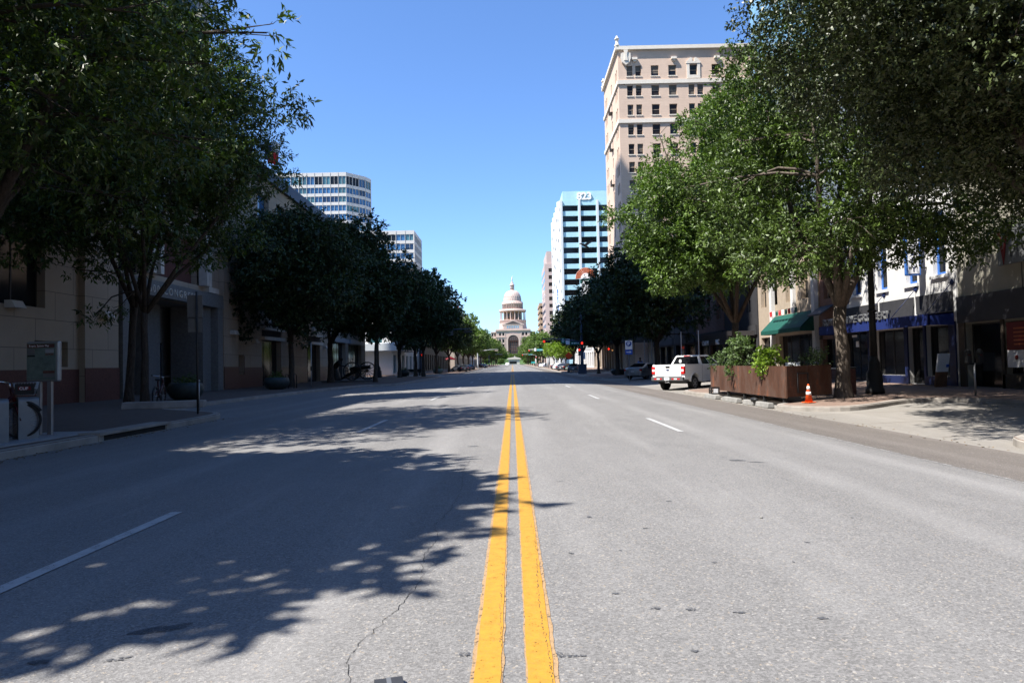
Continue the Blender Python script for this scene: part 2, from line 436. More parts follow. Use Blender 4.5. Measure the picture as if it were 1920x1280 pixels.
_fc = {}
def text(name, s, size, m, parent, mat4, ext=0.02, bold=0.0, align='LEFT', space=1.0):
    """lettering as a mesh: local x along the line, local y up, local z out of the face"""
    cu = bpy.data.curves.new(name, 'FONT'); cu.body = s; cu.size = size; cu.extrude = ext; cu.offset = bold
    cu.align_x = align; cu.space_character = space; cu.resolution_u = 3
    tmp = bpy.data.objects.new('tmp', cu); COL.objects.link(tmp)
    dg = bpy.context.evaluated_depsgraph_get()
    me = bpy.data.meshes.new_from_object(tmp.evaluated_get(dg))
    bpy.data.objects.remove(tmp); me.name = name
    me.materials.clear(); me.materials.append(m)
    return link(name, me, parent, mat4=mat4)

def words(name, s, size, m, parent, mat4, ext=0.02, bold=0.0, space=1.0, gap=0.45):
    """a line of lettering, one part per word"""
    out = []; x = 0.0
    for w_ in s.split(' '):
        o = text(name, w_, size, m, parent, mat4 @ Matrix.Translation((x, 0, 0)), ext, bold, 'LEFT', space)
        x += max(v.co.x for v in o.data.vertices) + size*gap; out.append(o)
    return out

def face_mat(loc, xdir, ydir=(0, 0, 1)):
    x = Vector(xdir).normalized(); y = Vector(ydir).normalized(); z = x.cross(y)
    m = Matrix((x, y, z)).transposed().to_4x4(); m.translation = Vector(loc); return m

# ------------------------------------------------------------------ walls with openings
def wall_open(mb, P, u, W, H, ops, depth=0.25, m=0, mr=None):
    """wall from P along unit u, height H; outward normal = u x up.  openings (u0,v0,u1,v1) get reveals"""
    P = Vector(P); u = Vector(u).normalized(); n = u.cross(UP)
    mr = m if mr is None else mr
    us = sorted({0, W} | {o[0] for o in ops} | {o[2] for o in ops}); us = [a for a in us if 0 <= a <= W]
    vs = sorted({0, H} | {o[1] for o in ops} | {o[3] for o in ops}); vs = [a for a in vs if 0 <= a <= H]
    pt = lambda a, b, d=0.0: P + u*a + UP*b - n*d
    for i in range(len(us)-1):
        for j in range(len(vs)-1):
            ca, cb = (us[i]+us[i+1])/2, (vs[j]+vs[j+1])/2
            if any(o[0] < ca < o[2] and o[1] < cb < o[3] for o in ops): continue
            mb.quad(pt(us[i], vs[j]), pt(us[i+1], vs[j]), pt(us[i+1], vs[j+1]), pt(us[i], vs[j+1]), m)
    for a, b, c, d in ops:
        for p, q in (((a, b), (c, b)), ((c, b), (c, d)), ((c, d), (a, d)), ((a, d), (a, b))):
            mb.quad(pt(*p), pt(*p, depth), pt(*q, depth), pt(*q), mr)

_win = {}
def win_mesh(style, w, h):
    key = (style, round(w, 2), round(h, 2))
    if key in _win: return _win[key]
    f = MB(); g = MB()
    t = {'sash': 0.05, 'shop': 0.06, 'tower': 0.04, 'blue': 0.13, 'plain': 0.04}[style]
    # local x along, y up, z out; frame
    f.box(0, 0, -0.05, t, h, 0.03); f.box(w-t, 0, -0.05, w, h, 0.03)
    f.box(t, 0, -0.05, w-t, t, 0.03); f.box(t, h-t, -0.05, w-t, h, 0.03)
    if style in ('sash', 'blue'): f.box(t, h*0.5-0.03, -0.05, w-t, h*0.5+0.03, 0.045)
    if style == 'shop' and w > 1.6:
        k = int(w/1.1)
        for i in range(1, k): f.box(w*i/k-0.03, t, -0.05, w*i/k+0.03, h-t, 0.02)
    g.box(t, t, -0.03, w-t, h-t, 0.0)
    fm = {'sash': M['frame_tan'], 'shop': M['frame_dark'], 'tower': M['frame_dark'], 'blue': M['blue_frame'], 'plain': M['frame_dark']}[style]
    _win[key] = (f.mesh('window_frame', fm), g)
    return _win[key]
_pane = {}
def window(parent, P, u, a, b, w, h, style='sash', glass='glass_dark', depth=0.2, sill=None, subparts=True):
    """window part: frame mesh with its pane (and sill) as sub-parts"""
    u = Vector(u).normalized(); n = u.cross(UP)
    M4 = face_mat(Vector(P) + u*a + UP*b - n*(depth-0.03), u)
    fme, g = win_mesh(style, w, h)
    key = (style, round(w, 2), round(h, 2), glass)
    if key not in _pane: _pane[key] = g.mesh('pane', M[glass])
    if not subparts:
        return link('window', _pane[key], parent, mat4=M4)
    o = link('window', fme, parent, mat4=M4)
    link('pane', _pane[key], o)
    if sill:
        ks = ('sill', round(w, 2), sill)
        if ks not in _pane:
            q = MB(); q.box(-0.12, -0.14, -0.1, w+0.12, -0.004, depth+0.07)
            _pane[ks] = q.mesh('sill', M[sill])
        link('sill', _pane[ks], o)
    return o
# ================================================================== SETTING
def prof(x, y):
    """height of the carriageway"""
    if x <= 0: z = -0.15*min(1, (-x/8.5))**1.7 + (0.02*max(0, (-x-8.5)/4))
    else: z = float(np.interp(x, [0, 3, 5.6, 8.5, 14.6], [0, -0.03, -0.165, -0.38, -0.22]))
    return z + rise(y)
def swz(x, y):
    """height of the pavement"""
    if x < 0: z = (-x-8.5)*0.004
    else: z = -0.23 + (x-8.5)*0.0221
    return z + rise(y)

def strip_mesh(name, xs, ys, m, dz=0.0):
    b = MB(); nx = len(xs)
    vs = [(x, y, prof(x, y)+dz) for y in ys for x in xs]
    fs = [(j*nx+i, j*nx+i+1, (j+1)*nx+i+1, (j+1)*nx+i) for j in range(len(ys)-1) for i in range(nx-1)]
    b.add(vs, fs, 0, True)
    return struct(b.build(name, m))
YS = [-40, -10, 0, 5, 10, 20, 40, 60, 80, 104, 150, 200, 260, 320, 400, 480, 560]
strip_mesh('road', [-12.7, -10.5, -8.5, -7, -5.5, -4, -2.8, -1.5, -0.7, 0, 1, 2, 3, 4.3, 5.6], YS, M['asphalt'])
strip_mesh('gutter_lane', [5.6, 6.5, 7.4, 8.1], YS, M['bus_lane'])
strip_mesh('parking_bay', [8.1, 8.5, 11, 14.7], YS, M['bay'])

g = MB()
g.quad((-4000, -400, -0.9), (4000, -400, -0.9), (4000, 9000, -0.9), (-4000, 9000, -0.9))
struct(g.build('ground', M['ground']))
# capitol hill
g = MB()
hx = [-260, -120, -40, 0, 40, 120, 260]; hy = [560, 600, 660, 720, 1000]; hz = [1.1, 2.2, 6.0, 10.5, 11.0]
g.add([(x, y, z) for y, z in zip(hy, hz) for x in hx], [(j*7+i, j*7+i+1, (j+1)*7+i+1, (j+1)*7+i) for j in range(4) for i in range(6)], 0, True)
struct(g.build('hill', M['lawn']))
for y0 in (87.5, 199.5, 311.5, 423.5, 535.5):
    b = MB(); y1 = y0+17.0
    for s, x0, x1 in ((-1, -12.7, -90), (1, 14.7, 90)):
        z0 = prof(x0, y0)-0.02; z1 = prof(x0, y1)-0.02
        q = [(x0, y0, z0), (x1, y0, z0), (x1, y1, z1), (x0, y1, z1)]
        b.add(q if s > 0 else q[::-1], [(0, 1, 2, 3)])
    struct(b.build('cross_street', M['asphalt']))

def slab(name, pts, m, kerb_to):
    """pavement block with a concrete kerb along its first kerb_to points"""
    b = MB(); n = len(pts)
    top = [(x, y, swz(x, y)) for x, y in pts]; bot = [(x, y, swz(x, y)-0.55) for x, y in pts]
    area = sum(pts[i][0]*pts[(i+1) % n][1]-pts[(i+1) % n][0]*pts[i][1] for i in range(n))
    idx = list(range(n)) if area > 0 else list(range(n))[::-1]
    b.add(top, [idx])
    b.add(top+bot, [(i, (i+1) % n, n+(i+1) % n, n+i) for i in range(n)])
    struct(b.build(name, m))
    k = MB(); P = [Vector((x, y, 0)) for x, y in pts[:kerb_to]]
    cx = sum(p[0] for p in pts)/n
    rows = []
    for i, p in enumerate(P):
        t = (P[min(i+1, len(P)-1)]-P[max(i-1, 0)]).normalized()
        inn = Vector((-t.y, t.x, 0)) if area > 0 else Vector((t.y, -t.x, 0))
        z = swz(p.x, p.y)
        rows.append([p - inn*0.035 + UP*(z-0.45), p - inn*0.02 + UP*(z-0.03), p + inn*0.015 + UP*(z+0.004), p + inn*0.17 + UP*(z+0.006), p+inn*0.172+UP*(z-0.05)])
    vs = [q for r in rows for q in r]
    fs = [(i*5+j, i*5+j+1, (i+1)*5+j+1, (i+1)*5+j) for i in range(len(rows)-1) for j in range(4)]
    k.add(vs, fs, 0, False)
    struct(k.build('kerb', M['concrete']))

def arcpts(pts, n=4):
    """light rounding (Chaikin) of an open polyline"""
    for _ in range(n):
        q = [pts[0]]
        for a, b in zip(pts[:-1], pts[1:]):
            q += [(a[0]*.75+b[0]*.25, a[1]*.75+b[1]*.25), (a[0]*.25+b[0]*.75, a[1]*.25+b[1]*.75)]
        pts = q + [pts[-1]]
    return pts
LK = [(-8.5, -40), (-8.5, 10), (-8.5, 18.2), (-8.55, 20.4), (-9.8, 21.6), (-11.8, 23.0), (-12.2, 25), (-12.3, 30), (-11.85, 40), (-11.4, 47), (-10.6, 49.8), (-8.9, 51.2), (-8.6, 53), (-8.6, 70), (-8.6, 83), (-9.4, 86.6), (-13, 87.3), (-18, 87.4)]
LK = arcpts(LK, 2)
slab('sidewalk', LK + [(-34, 87.4), (-34, -40)], M['pavers_shaded'], len(LK))
RK = [(8.5, -40), (8.5, 8), (8.5, 11.4), (9.1, 12.6), (12.3, 13.1), (14.4, 14.2), (14.45, 17), (14.4, 20.8), (13.7, 22.1), (12.4, 21.9), (10.7, 20.45), (9.5, 20.1), (8.6, 21.2), (8.5, 22.3), (9.15, 22.8), (9.2, 24), (9.2, 29.6), (9.1, 30.6), (8.5, 31.1), (8.4, 33.2), (8.6, 34.6), (10.2, 35.5), (13.6, 36.4), (14.5, 38), (14.5, 50), (14.5, 63), (13.6, 65.5), (9.6, 66.6), (8.5, 68.5), (8.5, 75), (8.5, 83), (9.4, 86.6), (13, 87.3), (18, 87.4)]
RK = arcpts(RK, 2)
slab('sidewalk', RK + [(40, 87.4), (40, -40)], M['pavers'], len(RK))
for s in (-1, 1):
    for y0 in (104.5, 216.5, 328.5, 440.5):
        y1 = y0+95
        P = [(s*18, y0), (s*11, y0+.1), (s*9, y0+1), (s*8.5, y0+3.5), (s*8.5, y0+40), (s*8.5, y1-3.5), (s*9, y1-1), (s*11, y1-.1), (s*18, y1)]
        P = arcpts(P, 1)
        slab('sidewalk', P + [(s*40, y1), (s*40, y0)], M['pavers'], len(P))
# storm-drain throat in the left kerb
b = MB()
b.box(-8.56, 14.2, -0.14, -8.475, 16.7, -0.035, 0)
d = b.build('storm_drain', M['crack'])
b = MB(); b.box(-8.9, 14.0, -0.02, -8.43, 16.9, 0.035); b.box(-8.6, 14.0, -0.16, -8.46, 14.16, -0.02); b.box(-8.6, 16.74, -0.16, -8.46, 16.9, -0.02)
b.build('drain_lintel', M['concrete'], d)
tag(d, 'dark storm drain slot in the kerb beside the bike dock', 'drain')

# painted lines -------------------------------------------------------
def line_mesh(name, x, w, y0, y1, m, dz=0.006, jit=0.0, step=0.5, seed=1):
    rng = random.Random(seed); b = MB(); n = max(1, int((y1-y0)/step)); vs = []
    for i in range(n+1):
        y = y0+(y1-y0)*i/n
        a = x-w/2+rng.uniform(-jit, jit); c = x+w/2+rng.uniform(-jit, jit)
        vs += [(a, y, prof(a, y)+dz), (c, y, prof(c, y)+dz)]
    b.add(vs, [(2*i, 2*i+1, 2*i+3, 2*i+2) for i in range(n)])
    return struct(b.build(name, m))
for x in (-0.107, 0.107):
    line_mesh('old_centre_line', x+(0.006 if x > 0 else -0.004), 0.136, 0.5, 86, M['yellow_old'], 0.0035, 0.004, 0.06, 3)
    line_mesh('centre_line', x, 0.108, 0.5, 86, M['yellow'], 0.0065, 0.0025, 0.08, 5 if x > 0 else 6)
    for y0 in (106, 218, 330, 442): line_mesh('centre_line', x, 0.11, y0, y0+92, M['yellow'], 0.03, 0, 10)
ph = [3.0+12.0*i for i in range(7)]
for y in (3.2, 13.5, 25.6, 37.6, 49.7, 61.8, 73.8): line_mesh('lane_line', -3.06, 0.11, y, y+3.05, M['white_paint'], 0.006, 0.004, 0.3, int(y))
for y in (12.4, 24.2, 36.4, 48.6, 60.8, 72.9): line_mesh('lane_line', 3.04, 0.115, y, y+3.05, M['white_paint'], 0.006, 0.004, 0.3, int(y))
line_mesh('edge_line', 5.58, 0.06, 1, 86, M['white_worn'], 0.006, 0.012, 0.4, 9)
line_mesh('edge_line', -5.75, 0.07, 12, 86, M['white_worn'], 0.006, 0.012, 0.4, 10)
for s in (-1, 1):
    for y0 in (108, 120, 132, 144, 156, 168, 180, 220, 232, 244, 256, 268, 280):
        line_mesh('lane_line', s*3.05, 0.12, y0, y0+3.05, M['white_paint'], 0.03, 0, 3)
for x in np.arange(-7.6, 8, 1.25):     # stop bar and crossing at the next corner
    line_mesh('crossing_stripe', float(x), 0.5, 83.6, 86.6, M['white_worn'], 0.008, 0, 3)
line_mesh('stop_line', 4.0, 7.0, 80.6, 81.1, M['white_worn'], 0.009, 0, 0.5)

# cracks and tar on the road ------------------------------------------
def crack(pts, w, seed):
    rng = random.Random(seed); P = []
    for (x0, y0), (x1, y1) in zip(pts[:-1], pts[1:]):
        n = max(2, int(math.hypot(x1-x0, y1-y0)/0.035))
        for i in range(n): P.append((x0+(x1-x0)*i/n+rng.gauss(0, 0.008), y0+(y1-y0)*i/n+rng.gauss(0, 0.008)))
    P.append(pts[-1]); b = MB(); vs = []
    for i, (x, y) in enumerate(P):
        ww = w*rng.uniform(0.25, 1.2)
        vs += [(x-ww/2, y, prof(x, y)+0.003), (x+ww/2, y, prof(x, y)+0.003)]
    b.add(vs, [(2*i, 2*i+1, 2*i+3, 2*i+2) for i in range(len(P)-1)])
    return struct(b.build('road_crack', M['crack']))
crack([(-0.69, 2.66), (-0.66, 2.8), (-0.72, 2.95), (-0.70, 3.15), (-0.66, 3.35), (-0.60, 3.6), (-0.56, 3.85), (-0.55, 4.2), (-0.60, 4.6), (-0.55, 5.0), (-0.62, 5.4), (-0.55, 6.0), (-0.52, 7.0), (-0.6, 8.2), (-0.55, 9.4)], 0.0034, 4)
def line_crack(x, y0, y1, w, seed):
    rng = random.Random(seed); b = MB(); n = int((y1-y0)/.012)
    for i in range(n):
        if rng.random() < .45: continue
        y = y0+(y1-y0)*i/n; xx = x+rng.gauss(0, .0035)+.01*math.sin(y*3); ww = w*rng.uniform(.3, 1.5); l = rng.uniform(.006, .02)
        b.quad((xx-ww, y, prof(xx, y)+.009), (xx+ww*.6, y+l*.2, prof(xx, y)+.009), (xx+ww, y+l, prof(xx, y)+.009), (xx-ww*.5, y+l*.8, prof(xx, y)+.009))
    return struct(b.build('paint_crack', M['tar_flat']))
M['tar_flat'] = mat('paint_crack_dirt', (0.10, 0.075, 0.05), 0.95)
line_crack(0.142, 2.4, 5.4, .0022, 3); line_crack(-0.060, 2.4, 4.2, .0014, 4)
rng = random.Random(12)
b = MB()
def blob(x, y, rx, ry, rot=0.0, dz=0.0035):
    n = 18; vs = []
    for i in range(n):
        w = 2*PI*i/n; r = rng.uniform(0.55, 1.15)
        a, c = math.cos(w)*rx*r, math.sin(w)*ry*r
        px = x+a*math.cos(rot)-c*math.sin(rot); py = y+a*math.sin(rot)+c*math.cos(rot)
        vs.append((px, py, prof(px, py)+dz))
    b.add(vs, [tuple(range(n))])
for x, y, rx, ry, rt in ((-0.215, 3.0, 0.026, 0.035, 0), (0.20, 2.98, 0.018, 0.04, 0.5), (0.26, 2.965, 0.055, 0.012, 0.05), (-0.33, 2.69, 0.06, 0.03, 0), (-0.22, 2.7, 0.035, 0.025, 0),
                         (1.13, 3.45, 0.035, 0.018, 0), (1.5, 3.36, 0.03, 0.018, 0), (2.36, 2.85, 0.03, 0.015, 0), (0.38, 4.55, 0.02, 0.02, 0), (0.78, 3.0, 0.025, 0.015, 0), (0.55, 3.75, 0.03, 0.012, 0.2),
                         (2.85, 8.7, 0.12, 0.07, -0.3), (3.05, 8.55, 0.14, 0.035, -0.1), (-2.1, 3.05, 0.05, 0.03, 0), (-1.75, 3.05, 0.06, 0.025, 0.4), (-1.72, 3.4, 0.17, 0.05, 0.3), (-1.45, 2.75, 0.03, 0.02, 0),
                         (0.62, 5.6, 0.025, 0.03, 0), (1.0, 5.2, 0.03, 0.02, 0.3), (1.4, 6.2, 0.035, 0.02, 0), (0.5, 7.3, 0.05, 0.02, 0), (-0.62, 10.6, 0.12, 0.05, 0), (1.25, 4.3, 0.02, 0.015, 0), (0.9, 3.5, 0.03, 0.02, 0), (0.72, 3.52, 0.04, 0.02, .2)):
    blob(x, y, rx, ry, rt)
for _ in range(34): blob(rng.uniform(0.3, 5), rng.uniform(2.6, 14), rng.uniform(0.008, 0.022), rng.uniform(0.008, 0.02))
struct(b.build('road_stains', M['tar']))
# raised marker near the camera
t = empty('pavement_marker', (-0.49, 2.71, 0.0), 0.25, 'grey wedge shaped raised road marker with white reflective edge near the yellow lines', 'road marker')
b = MB(); b.prism([(-0.055, 0.003), (0.055, 0.003), (0.03, 0.026), (-0.03, 0.026)], 'x', -0.055, 0.055); b.build('body', M['marker_grey'], t)
b = MB(); b.box(-.009, -.031, .0262, .009, .031, .0268); b.build('stripe', M['sign_grey'], t)
b = MB(); b.box(-0.05, -0.060, 0.003, 0.05, -0.0565, 0.007); b.build('reflector', M['reflective'], t)
b = MB(); b.box(-0.035, 0.0575, 0.004, 0.035, 0.060, 0.010); b.build('rear_reflector', M['orange'], t)
# two pebbles / scraps on the lane
for x, y, r in ((1.98, 5.5, 0.014),):
    b = MB(); b.ball((0, 0, 0.008), r, n=6, sq=(1, 0.8, 0.6)); o = b.build('pebble', M['concrete_light'], None, (x, y, prof(x, y)))
    tag(o, 'small pale pebble lying alone on the sunlit lane', 'pebble')

# expansion joints of the concrete bay, and leaf litter along the gutters
for y in (13.6, 16.6, 19.4):
    b = MB(); xs = np.linspace(8.2, 14.2 if y > 14.5 else 9.0, 14)
    for x0, x1 in zip(xs[:-1], xs[1:]): b.quad((x0, y, prof(x0, y)+.004), (x1, y, prof(x1, y)+.004), (x1, y+.018, prof(x1, y)+.004), (x0, y+.018, prof(x0, y)+.004))
    struct(b.build('pavement_joint', M['tar_flat']))
b = MB()
for y0, y1 in ((11.5, 22), (22, 34)):
    for k in range(2):
        x = 8.12+.0*k
for y in np.arange(9, 36, 2.9):
    b.quad((7.5, y, prof(7.5, y)+.004), (8.1, y, prof(8.1, y)+.004), (8.1, y+.012, prof(8.1, y)+.004), (7.5, y+.012, prof(7.5, y)+.004))
struct(b.build('pavement_joint', M['tar_flat']))
rng = random.Random(77); b = MB()
def litter(x, y, z):
    a = rng.uniform(0, 6.28); l = rng.uniform(.03, .075); w_ = l*.4; c, d_ = math.cos(a), math.sin(a)
    b.add([(x, y, z), (x+c*l*.5-d_*w_, y+d_*l*.5+c*w_, z+rng.uniform(.004, .02)), (x+c*l, y+d_*l, z+.004), (x+c*l*.5+d_*w_, y+d_*l*.5-c*w_, z+rng.uniform(.004, .02))], [(0, 1, 2, 3)])
for _ in range(130):
    y = 9+25*rng.random()**1.0; y = y if rng.random() < .5 else round(y/3.1)*3.1+rng.gauss(0, .35); x = 8.38-abs(rng.gauss(0, .3)); litter(x, y, prof(x, y)+.006)
for _ in range(140):
    y = rng.uniform(13.5, 21.5); x = 14.3-abs(rng.gauss(0, .5)); litter(x, y, prof(x, y)+.006)
for _ in range(160):
    y = rng.uniform(15, 27); x = rng.uniform(9.6, 15); litter(x, y, swz(x, y)+.01) if y > 22.5 or x > 14.8 else None
for _ in range(220):
    y = rng.uniform(8, 20); x = -8.4+abs(rng.gauss(0, .15)); litter(x, y, prof(x, y)+.006)
tag(b.build('leaf_litter', M['dry_leaf']), 'dry leaves scattered in the gutters and on the pavement', kind='stuff')
# ================================================================== BUILDINGS
YU = (0, 1, 0); YD = (0, -1, 0); XU = (1, 0, 0)

# ---- left: pale stone office building -------------------------------------
t = empty('stone_building', (-18.6, 33, 0), 0, 'pale limestone building with red granite base and wide grey entrance on the shaded pavement', 'building')
Z = Matrix.Translation((18.6, -33, 0))      # children keep world coordinates
def wchild(root, mb, name, m):
    o = mb.build(name, m, root); o.matrix_parent_inverse = Matrix.Translation(-root.location); return o
def fixinv(root):
    for c in root.children:
        c.matrix_parent_inverse = Matrix.Translation(-root.location)
Y0 = -25.0
def O(y0, y1, z0, z1): return (y0-Y0, z0, y1-Y0, z1)
H = 15.7
ent = O(32.4, 42.4, 0, 5.15)
doors = [O(50.8, 54.9, 0, 3.5), O(61.9, 66.0, 0, 3.5)]
slots = [O(45.8, 47.4, 5.7, 8.4), O(45.8, 47.4, 0.95, 2.3)]
low = [O(26.6, 28.6, 1.55, 2.6)]
up1 = [O(y, y+4.2, 3.9, 6.6) for y in (8.5, 14.5, 23.0)]
shop = [O(70.5, 76.0, 0, 4.0), O(77.5, 84.0, 0, 4.0)]
vault = O(35.6, 40.6, 6.35, 9.0)
sq = O(31.9, 34.4, 6.2, 8.2)
upw = []
for zz in (7.6, 11.8):
    for y in (50.2, 54.2, 58.4, 62.6, 66.8, 71, 75.2, 79.4): upw.append(O(y, y+2.3, zz, zz+2.7))
for zz in (8.2, 11.8):
    for y in (10, 15, 20, 25): upw.append(O(y, y+2.3, zz, zz+2.5))
ops = [ent] + doors + slots + low + up1 + shop + [vault, sq] + upw
b = MB(); wall_open(b, (-18.6, Y0, 0), YU, 111.5, H, ops, 0.45, 0)
b.quad((-18.6, 86.5, 0), (-34, 86.5, 0), (-34, 86.5, H), (-18.6, 86.5, H)); b.quad((-34, -25, 0), (-18.6, -25, 0), (-18.6, -25, H), (-34, -25, H))
b.box(-18.6, 43.4, 0, -18.3, 45.7, H, 0)          # projecting piers
b.box(-18.6, 29.3, 0, -18.32, 31.8, H, 0); b.box(-18.6, 20.5, 0, -18.4, 22.4, H, 0)
wchild(t, b, 'wall', M['stone'])
b = MB(); wall_open(b, (-18.57, Y0, -0.05), YU, 111.5, 1.5, [o for o in ops if o[1] < 1.2 and o not in low and o not in slots] + [(o[0], max(o[1]+.05, .0), o[2], o[3]) for o in slots if o[1] < 1], 0.03, 0)
b.box(-18.3, 43.38, -.05, -18.27, 45.72, 1.5); b.box(-18.32, 29.28, -.05, -18.29, 31.82, 1.5)
wchild(t, b, 'plinth', M['granite_red'])
b = MB()    # dark sloping roof band
b.prism([(-18.75, H), (-18.3, H), (-18.55, H+0.35), (-19.6, H+2.0), (-20.4, H+2.0)], 'y', Y0, 86.5)
b.box(-34, Y0, H-.3, -18.8, 86.4, H+0.05)
wchild(t, b, 'roof', M['roof_dark'])
b = MB()    # grey entrance surround
b.box(-18.62, 31.95, 5.15, -18.15, 43.0, 5.95); b.box(-18.65, 31.95, 0, -18.2, 32.5, 5.15); b.box(-18.65, 42.3, 0, -18.2, 43.0, 5.15)
b.box(-21.2, 37.2, 0, -20.2, 39.2, 5.1); b.box(-21.3, 32.4, 5.16, -18.62, 42.4, 5.3); b.box(-21.4, 32.3, -0.02, -21.2, 42.5, 5.3)
b.box(-20.6, 41.2, 0, -18.65, 42.4, 5.15)
wchild(t, b, 'entrance_surround', M['grey_stone'])
for y in (33.2, 35.2, 39.4):
    b = MB(); b.box(-21.18, y, 0, -21.1, y+1.7, 3.0); o = wchild(t, b, 'door', M['glass_dark'])
    b = MB(); b.box(-21.1, y+0.1, 0.9, -21.04, y+0.16, 1.5); q = b.build('handle', M['steel'], o)
for tx in words('lettering', '600 CONGRESS', 0.56, M['stone_light'], t, face_mat((-18.14, 34.1, 5.32), YU), 0.03, 0.0, 1.42, .75): tx.matrix_parent_inverse = Matrix.Translation(-t.location)
b = MB()    # arch trim over the entrance
def arch(b, y, z, r0, r1, x0, x1, legs=0.0, n=16):
    pts = [(y+math.cos(PI*i/n)*r1, z+math.sin(PI*i/n)*r1) for i in range(n+1)]
    inn = [(y+math.cos(PI*i/n)*r0, z+math.sin(PI*i/n)*r0) for i in range(n+1)]
    for i in range(n): b.prism([pts[i], pts[i+1], inn[i+1], inn[i]], 'x', x0, x1)
    if legs:
        b.prism([(y-r1, z-legs), (y-r0, z-legs), (y-r0, z), (y-r1, z)], 'x', x0, x1); b.prism([(y+r0, z-legs), (y+r1, z-legs), (y+r1, z), (y+r0, z)], 'x', x0, x1)
arch(b, 38.1, 9.0, 2.5, 2.85, -18.7, -18.1, 2.65); arch(b, 38.1, 9.0, 3.1, 3.4, -18.7, -18.2, 2.65)
b.box(-18.7, 41.0, 6.0, -18.15, 42.4, 6.32)
wchild(t, b, 'arch_trim', M['stone_light'])
for q in doors:
    b = MB(); arch(b, (q[0]+q[2])/2+Y0, 4.4, 0.45, 0.75, -18.65, -18.35, 0.0); b.box(-18.65, q[0]+Y0-.25, 3.5, -18.3, q[2]+Y0+.25, 3.75); b.box(-18.65, q[0]+Y0-.25, 4.25, -18.3, q[2]+Y0+.25, 4.4)
    wchild(t, b, 'door_surround', M['stone_light'])
b = MB(); arch(b, 38.1, 9.0, 0.0, 2.5, -19.2, -19.0); b.box(-19.2, 35.6, 6.3, -19.05, 40.6, 9.0); wchild(t, b, 'vault_panel', M['granite_red'])
for q in doors:
    b = MB(); b.box(-18.64, q[0]+Y0, 3.76, -18.6, q[2]+Y0, 4.24)
    for i in range(6): b.box(-18.62, q[0]+Y0, 3.78+i*.08, -18.5, q[2]+Y0, 3.82+i*.08)
    wchild(t, b, 'louvre', M['frame_dark'])
for q in ops:
    if q in (ent, vault) : continue
    st = 'shop' if (q in shop or q in doors or q in up1) else 'plain'
    gl = 'glass_blue' if q[1] > 11 else ('glass_brown' if q in doors else 'glass_dark')
    w = window(t, (-18.6, Y0, 0), YU, q[0], q[1], q[2]-q[0], q[3]-q[1], st, gl, 0.4)
    w.matrix_parent_inverse = Matrix.Translation(-t.location)
    if q in doors or q in shop: w.name = 'shop_window' if q in shop else 'doorway'
for y, z in ((25.3, 3.75), (30.6, 3.75), (44.6, 3.6), (49.0, 3.2), (56.6, 3.2), (60.6, 3.2), (67.5, 3.2)):
    x = -18.32 if 29 < y < 32 else (-18.3 if 43 < y < 46 else -18.6)
    b = MB(); b.prism([(x, z), (x+.42, z), (x+.25, z+.28), (x, z+.28)], 'y', y-.3, y+.3); wchild(t, b, 'wall_lamp', M['stone_light'])
b = MB(); b.box(-18.6, 70.3, 4.0, -18.2, 76.2, 4.45); b.box(-18.6, 77.3, 4.0, -18.2, 84.2, 4.45); wchild(t, b, 'fascia', M['steel_paint'])

b = MB(); b.box(-33.5, Y0+.5, H+.05, -21.6, 21.8, 26.5); wchild(t, b, 'added_shade_block', M['stone'])  # unseen setback block, added to shade the near kerb and tree crowns
# ---- tall tower set back behind it ----------------------------------------
t = empty('office_tower', (-47, 55, 0), 0, 'tall grey stone office tower set back behind the leafy trees over the limestone building', 'tower')
b = MB(); b.box(-58, 22, 0, -37, 84, 125); wchild(t, b, 'wall', M['tower_grey'])
b = MB(); b.box(-58.3, 21.7, 125, -36.7, 84.3, 126); wchild(t, b, 'roof', M['roof_dark'])
bandE = MB(); bandE.box(-36.995, 24, 0, -36.95, 82, 1.7); bE = bandE.mesh('window_band', M['glass_dark'])
bandS = MB(); bandS.box(-56, 21.95, 0, -39, 21.995, 1.7); bS = bandS.mesh('window_band', M['glass_dark'])
for i in range(27):
    for me in (bE, bS):
        o = link('window_band', me, t, (0, 0, 12+i*3.9)); o.matrix_parent_inverse = Matrix.Translation(-t.location)

# ---- flag hanging from the stone building's roof ---------------------------
f = empty('flag', (-18.25, 49.6, 15.75), 0, 'blue white and red flag hanging on its pole above the stone building roof', 'flag')
b = MB(); b.cyl((0, 0, 0), (0.5, 0, 2.6), 0.04, 8); b.build('pole', M['pale_pole'], f)
def cloth(w, h, off, m):
    b = MB(); n = 8; vs = []
    for j in range(n+1):
        for i in range(n+1):
            u_, v_ = i/n, j/n
            vs.append((off[0]+w*u_, off[1]+0.18*math.sin(u_*7+v_*3)*(0.3+u_), off[2]-h*v_-0.25*u_*u_*h))
    b.add(vs, [(j*(n+1)+i, j*(n+1)+i+1, (j+1)*(n+1)+i+1, (j+1)*(n+1)+i) for j in range(n) for i in range(n)], 0, True)
    return b
cloth(0.5, 1.5, (0.4, 0, 2.4), 0).build('blue_field', M['flag_blue'], f)
cloth(.6, .9, (.9, .02, 2.3), 0).build('white_stripe', M['flag_white'], f)
cloth(.75, .9, (.6, .04, 1.55), 0).build('red_stripe', M['flag_red'], f)

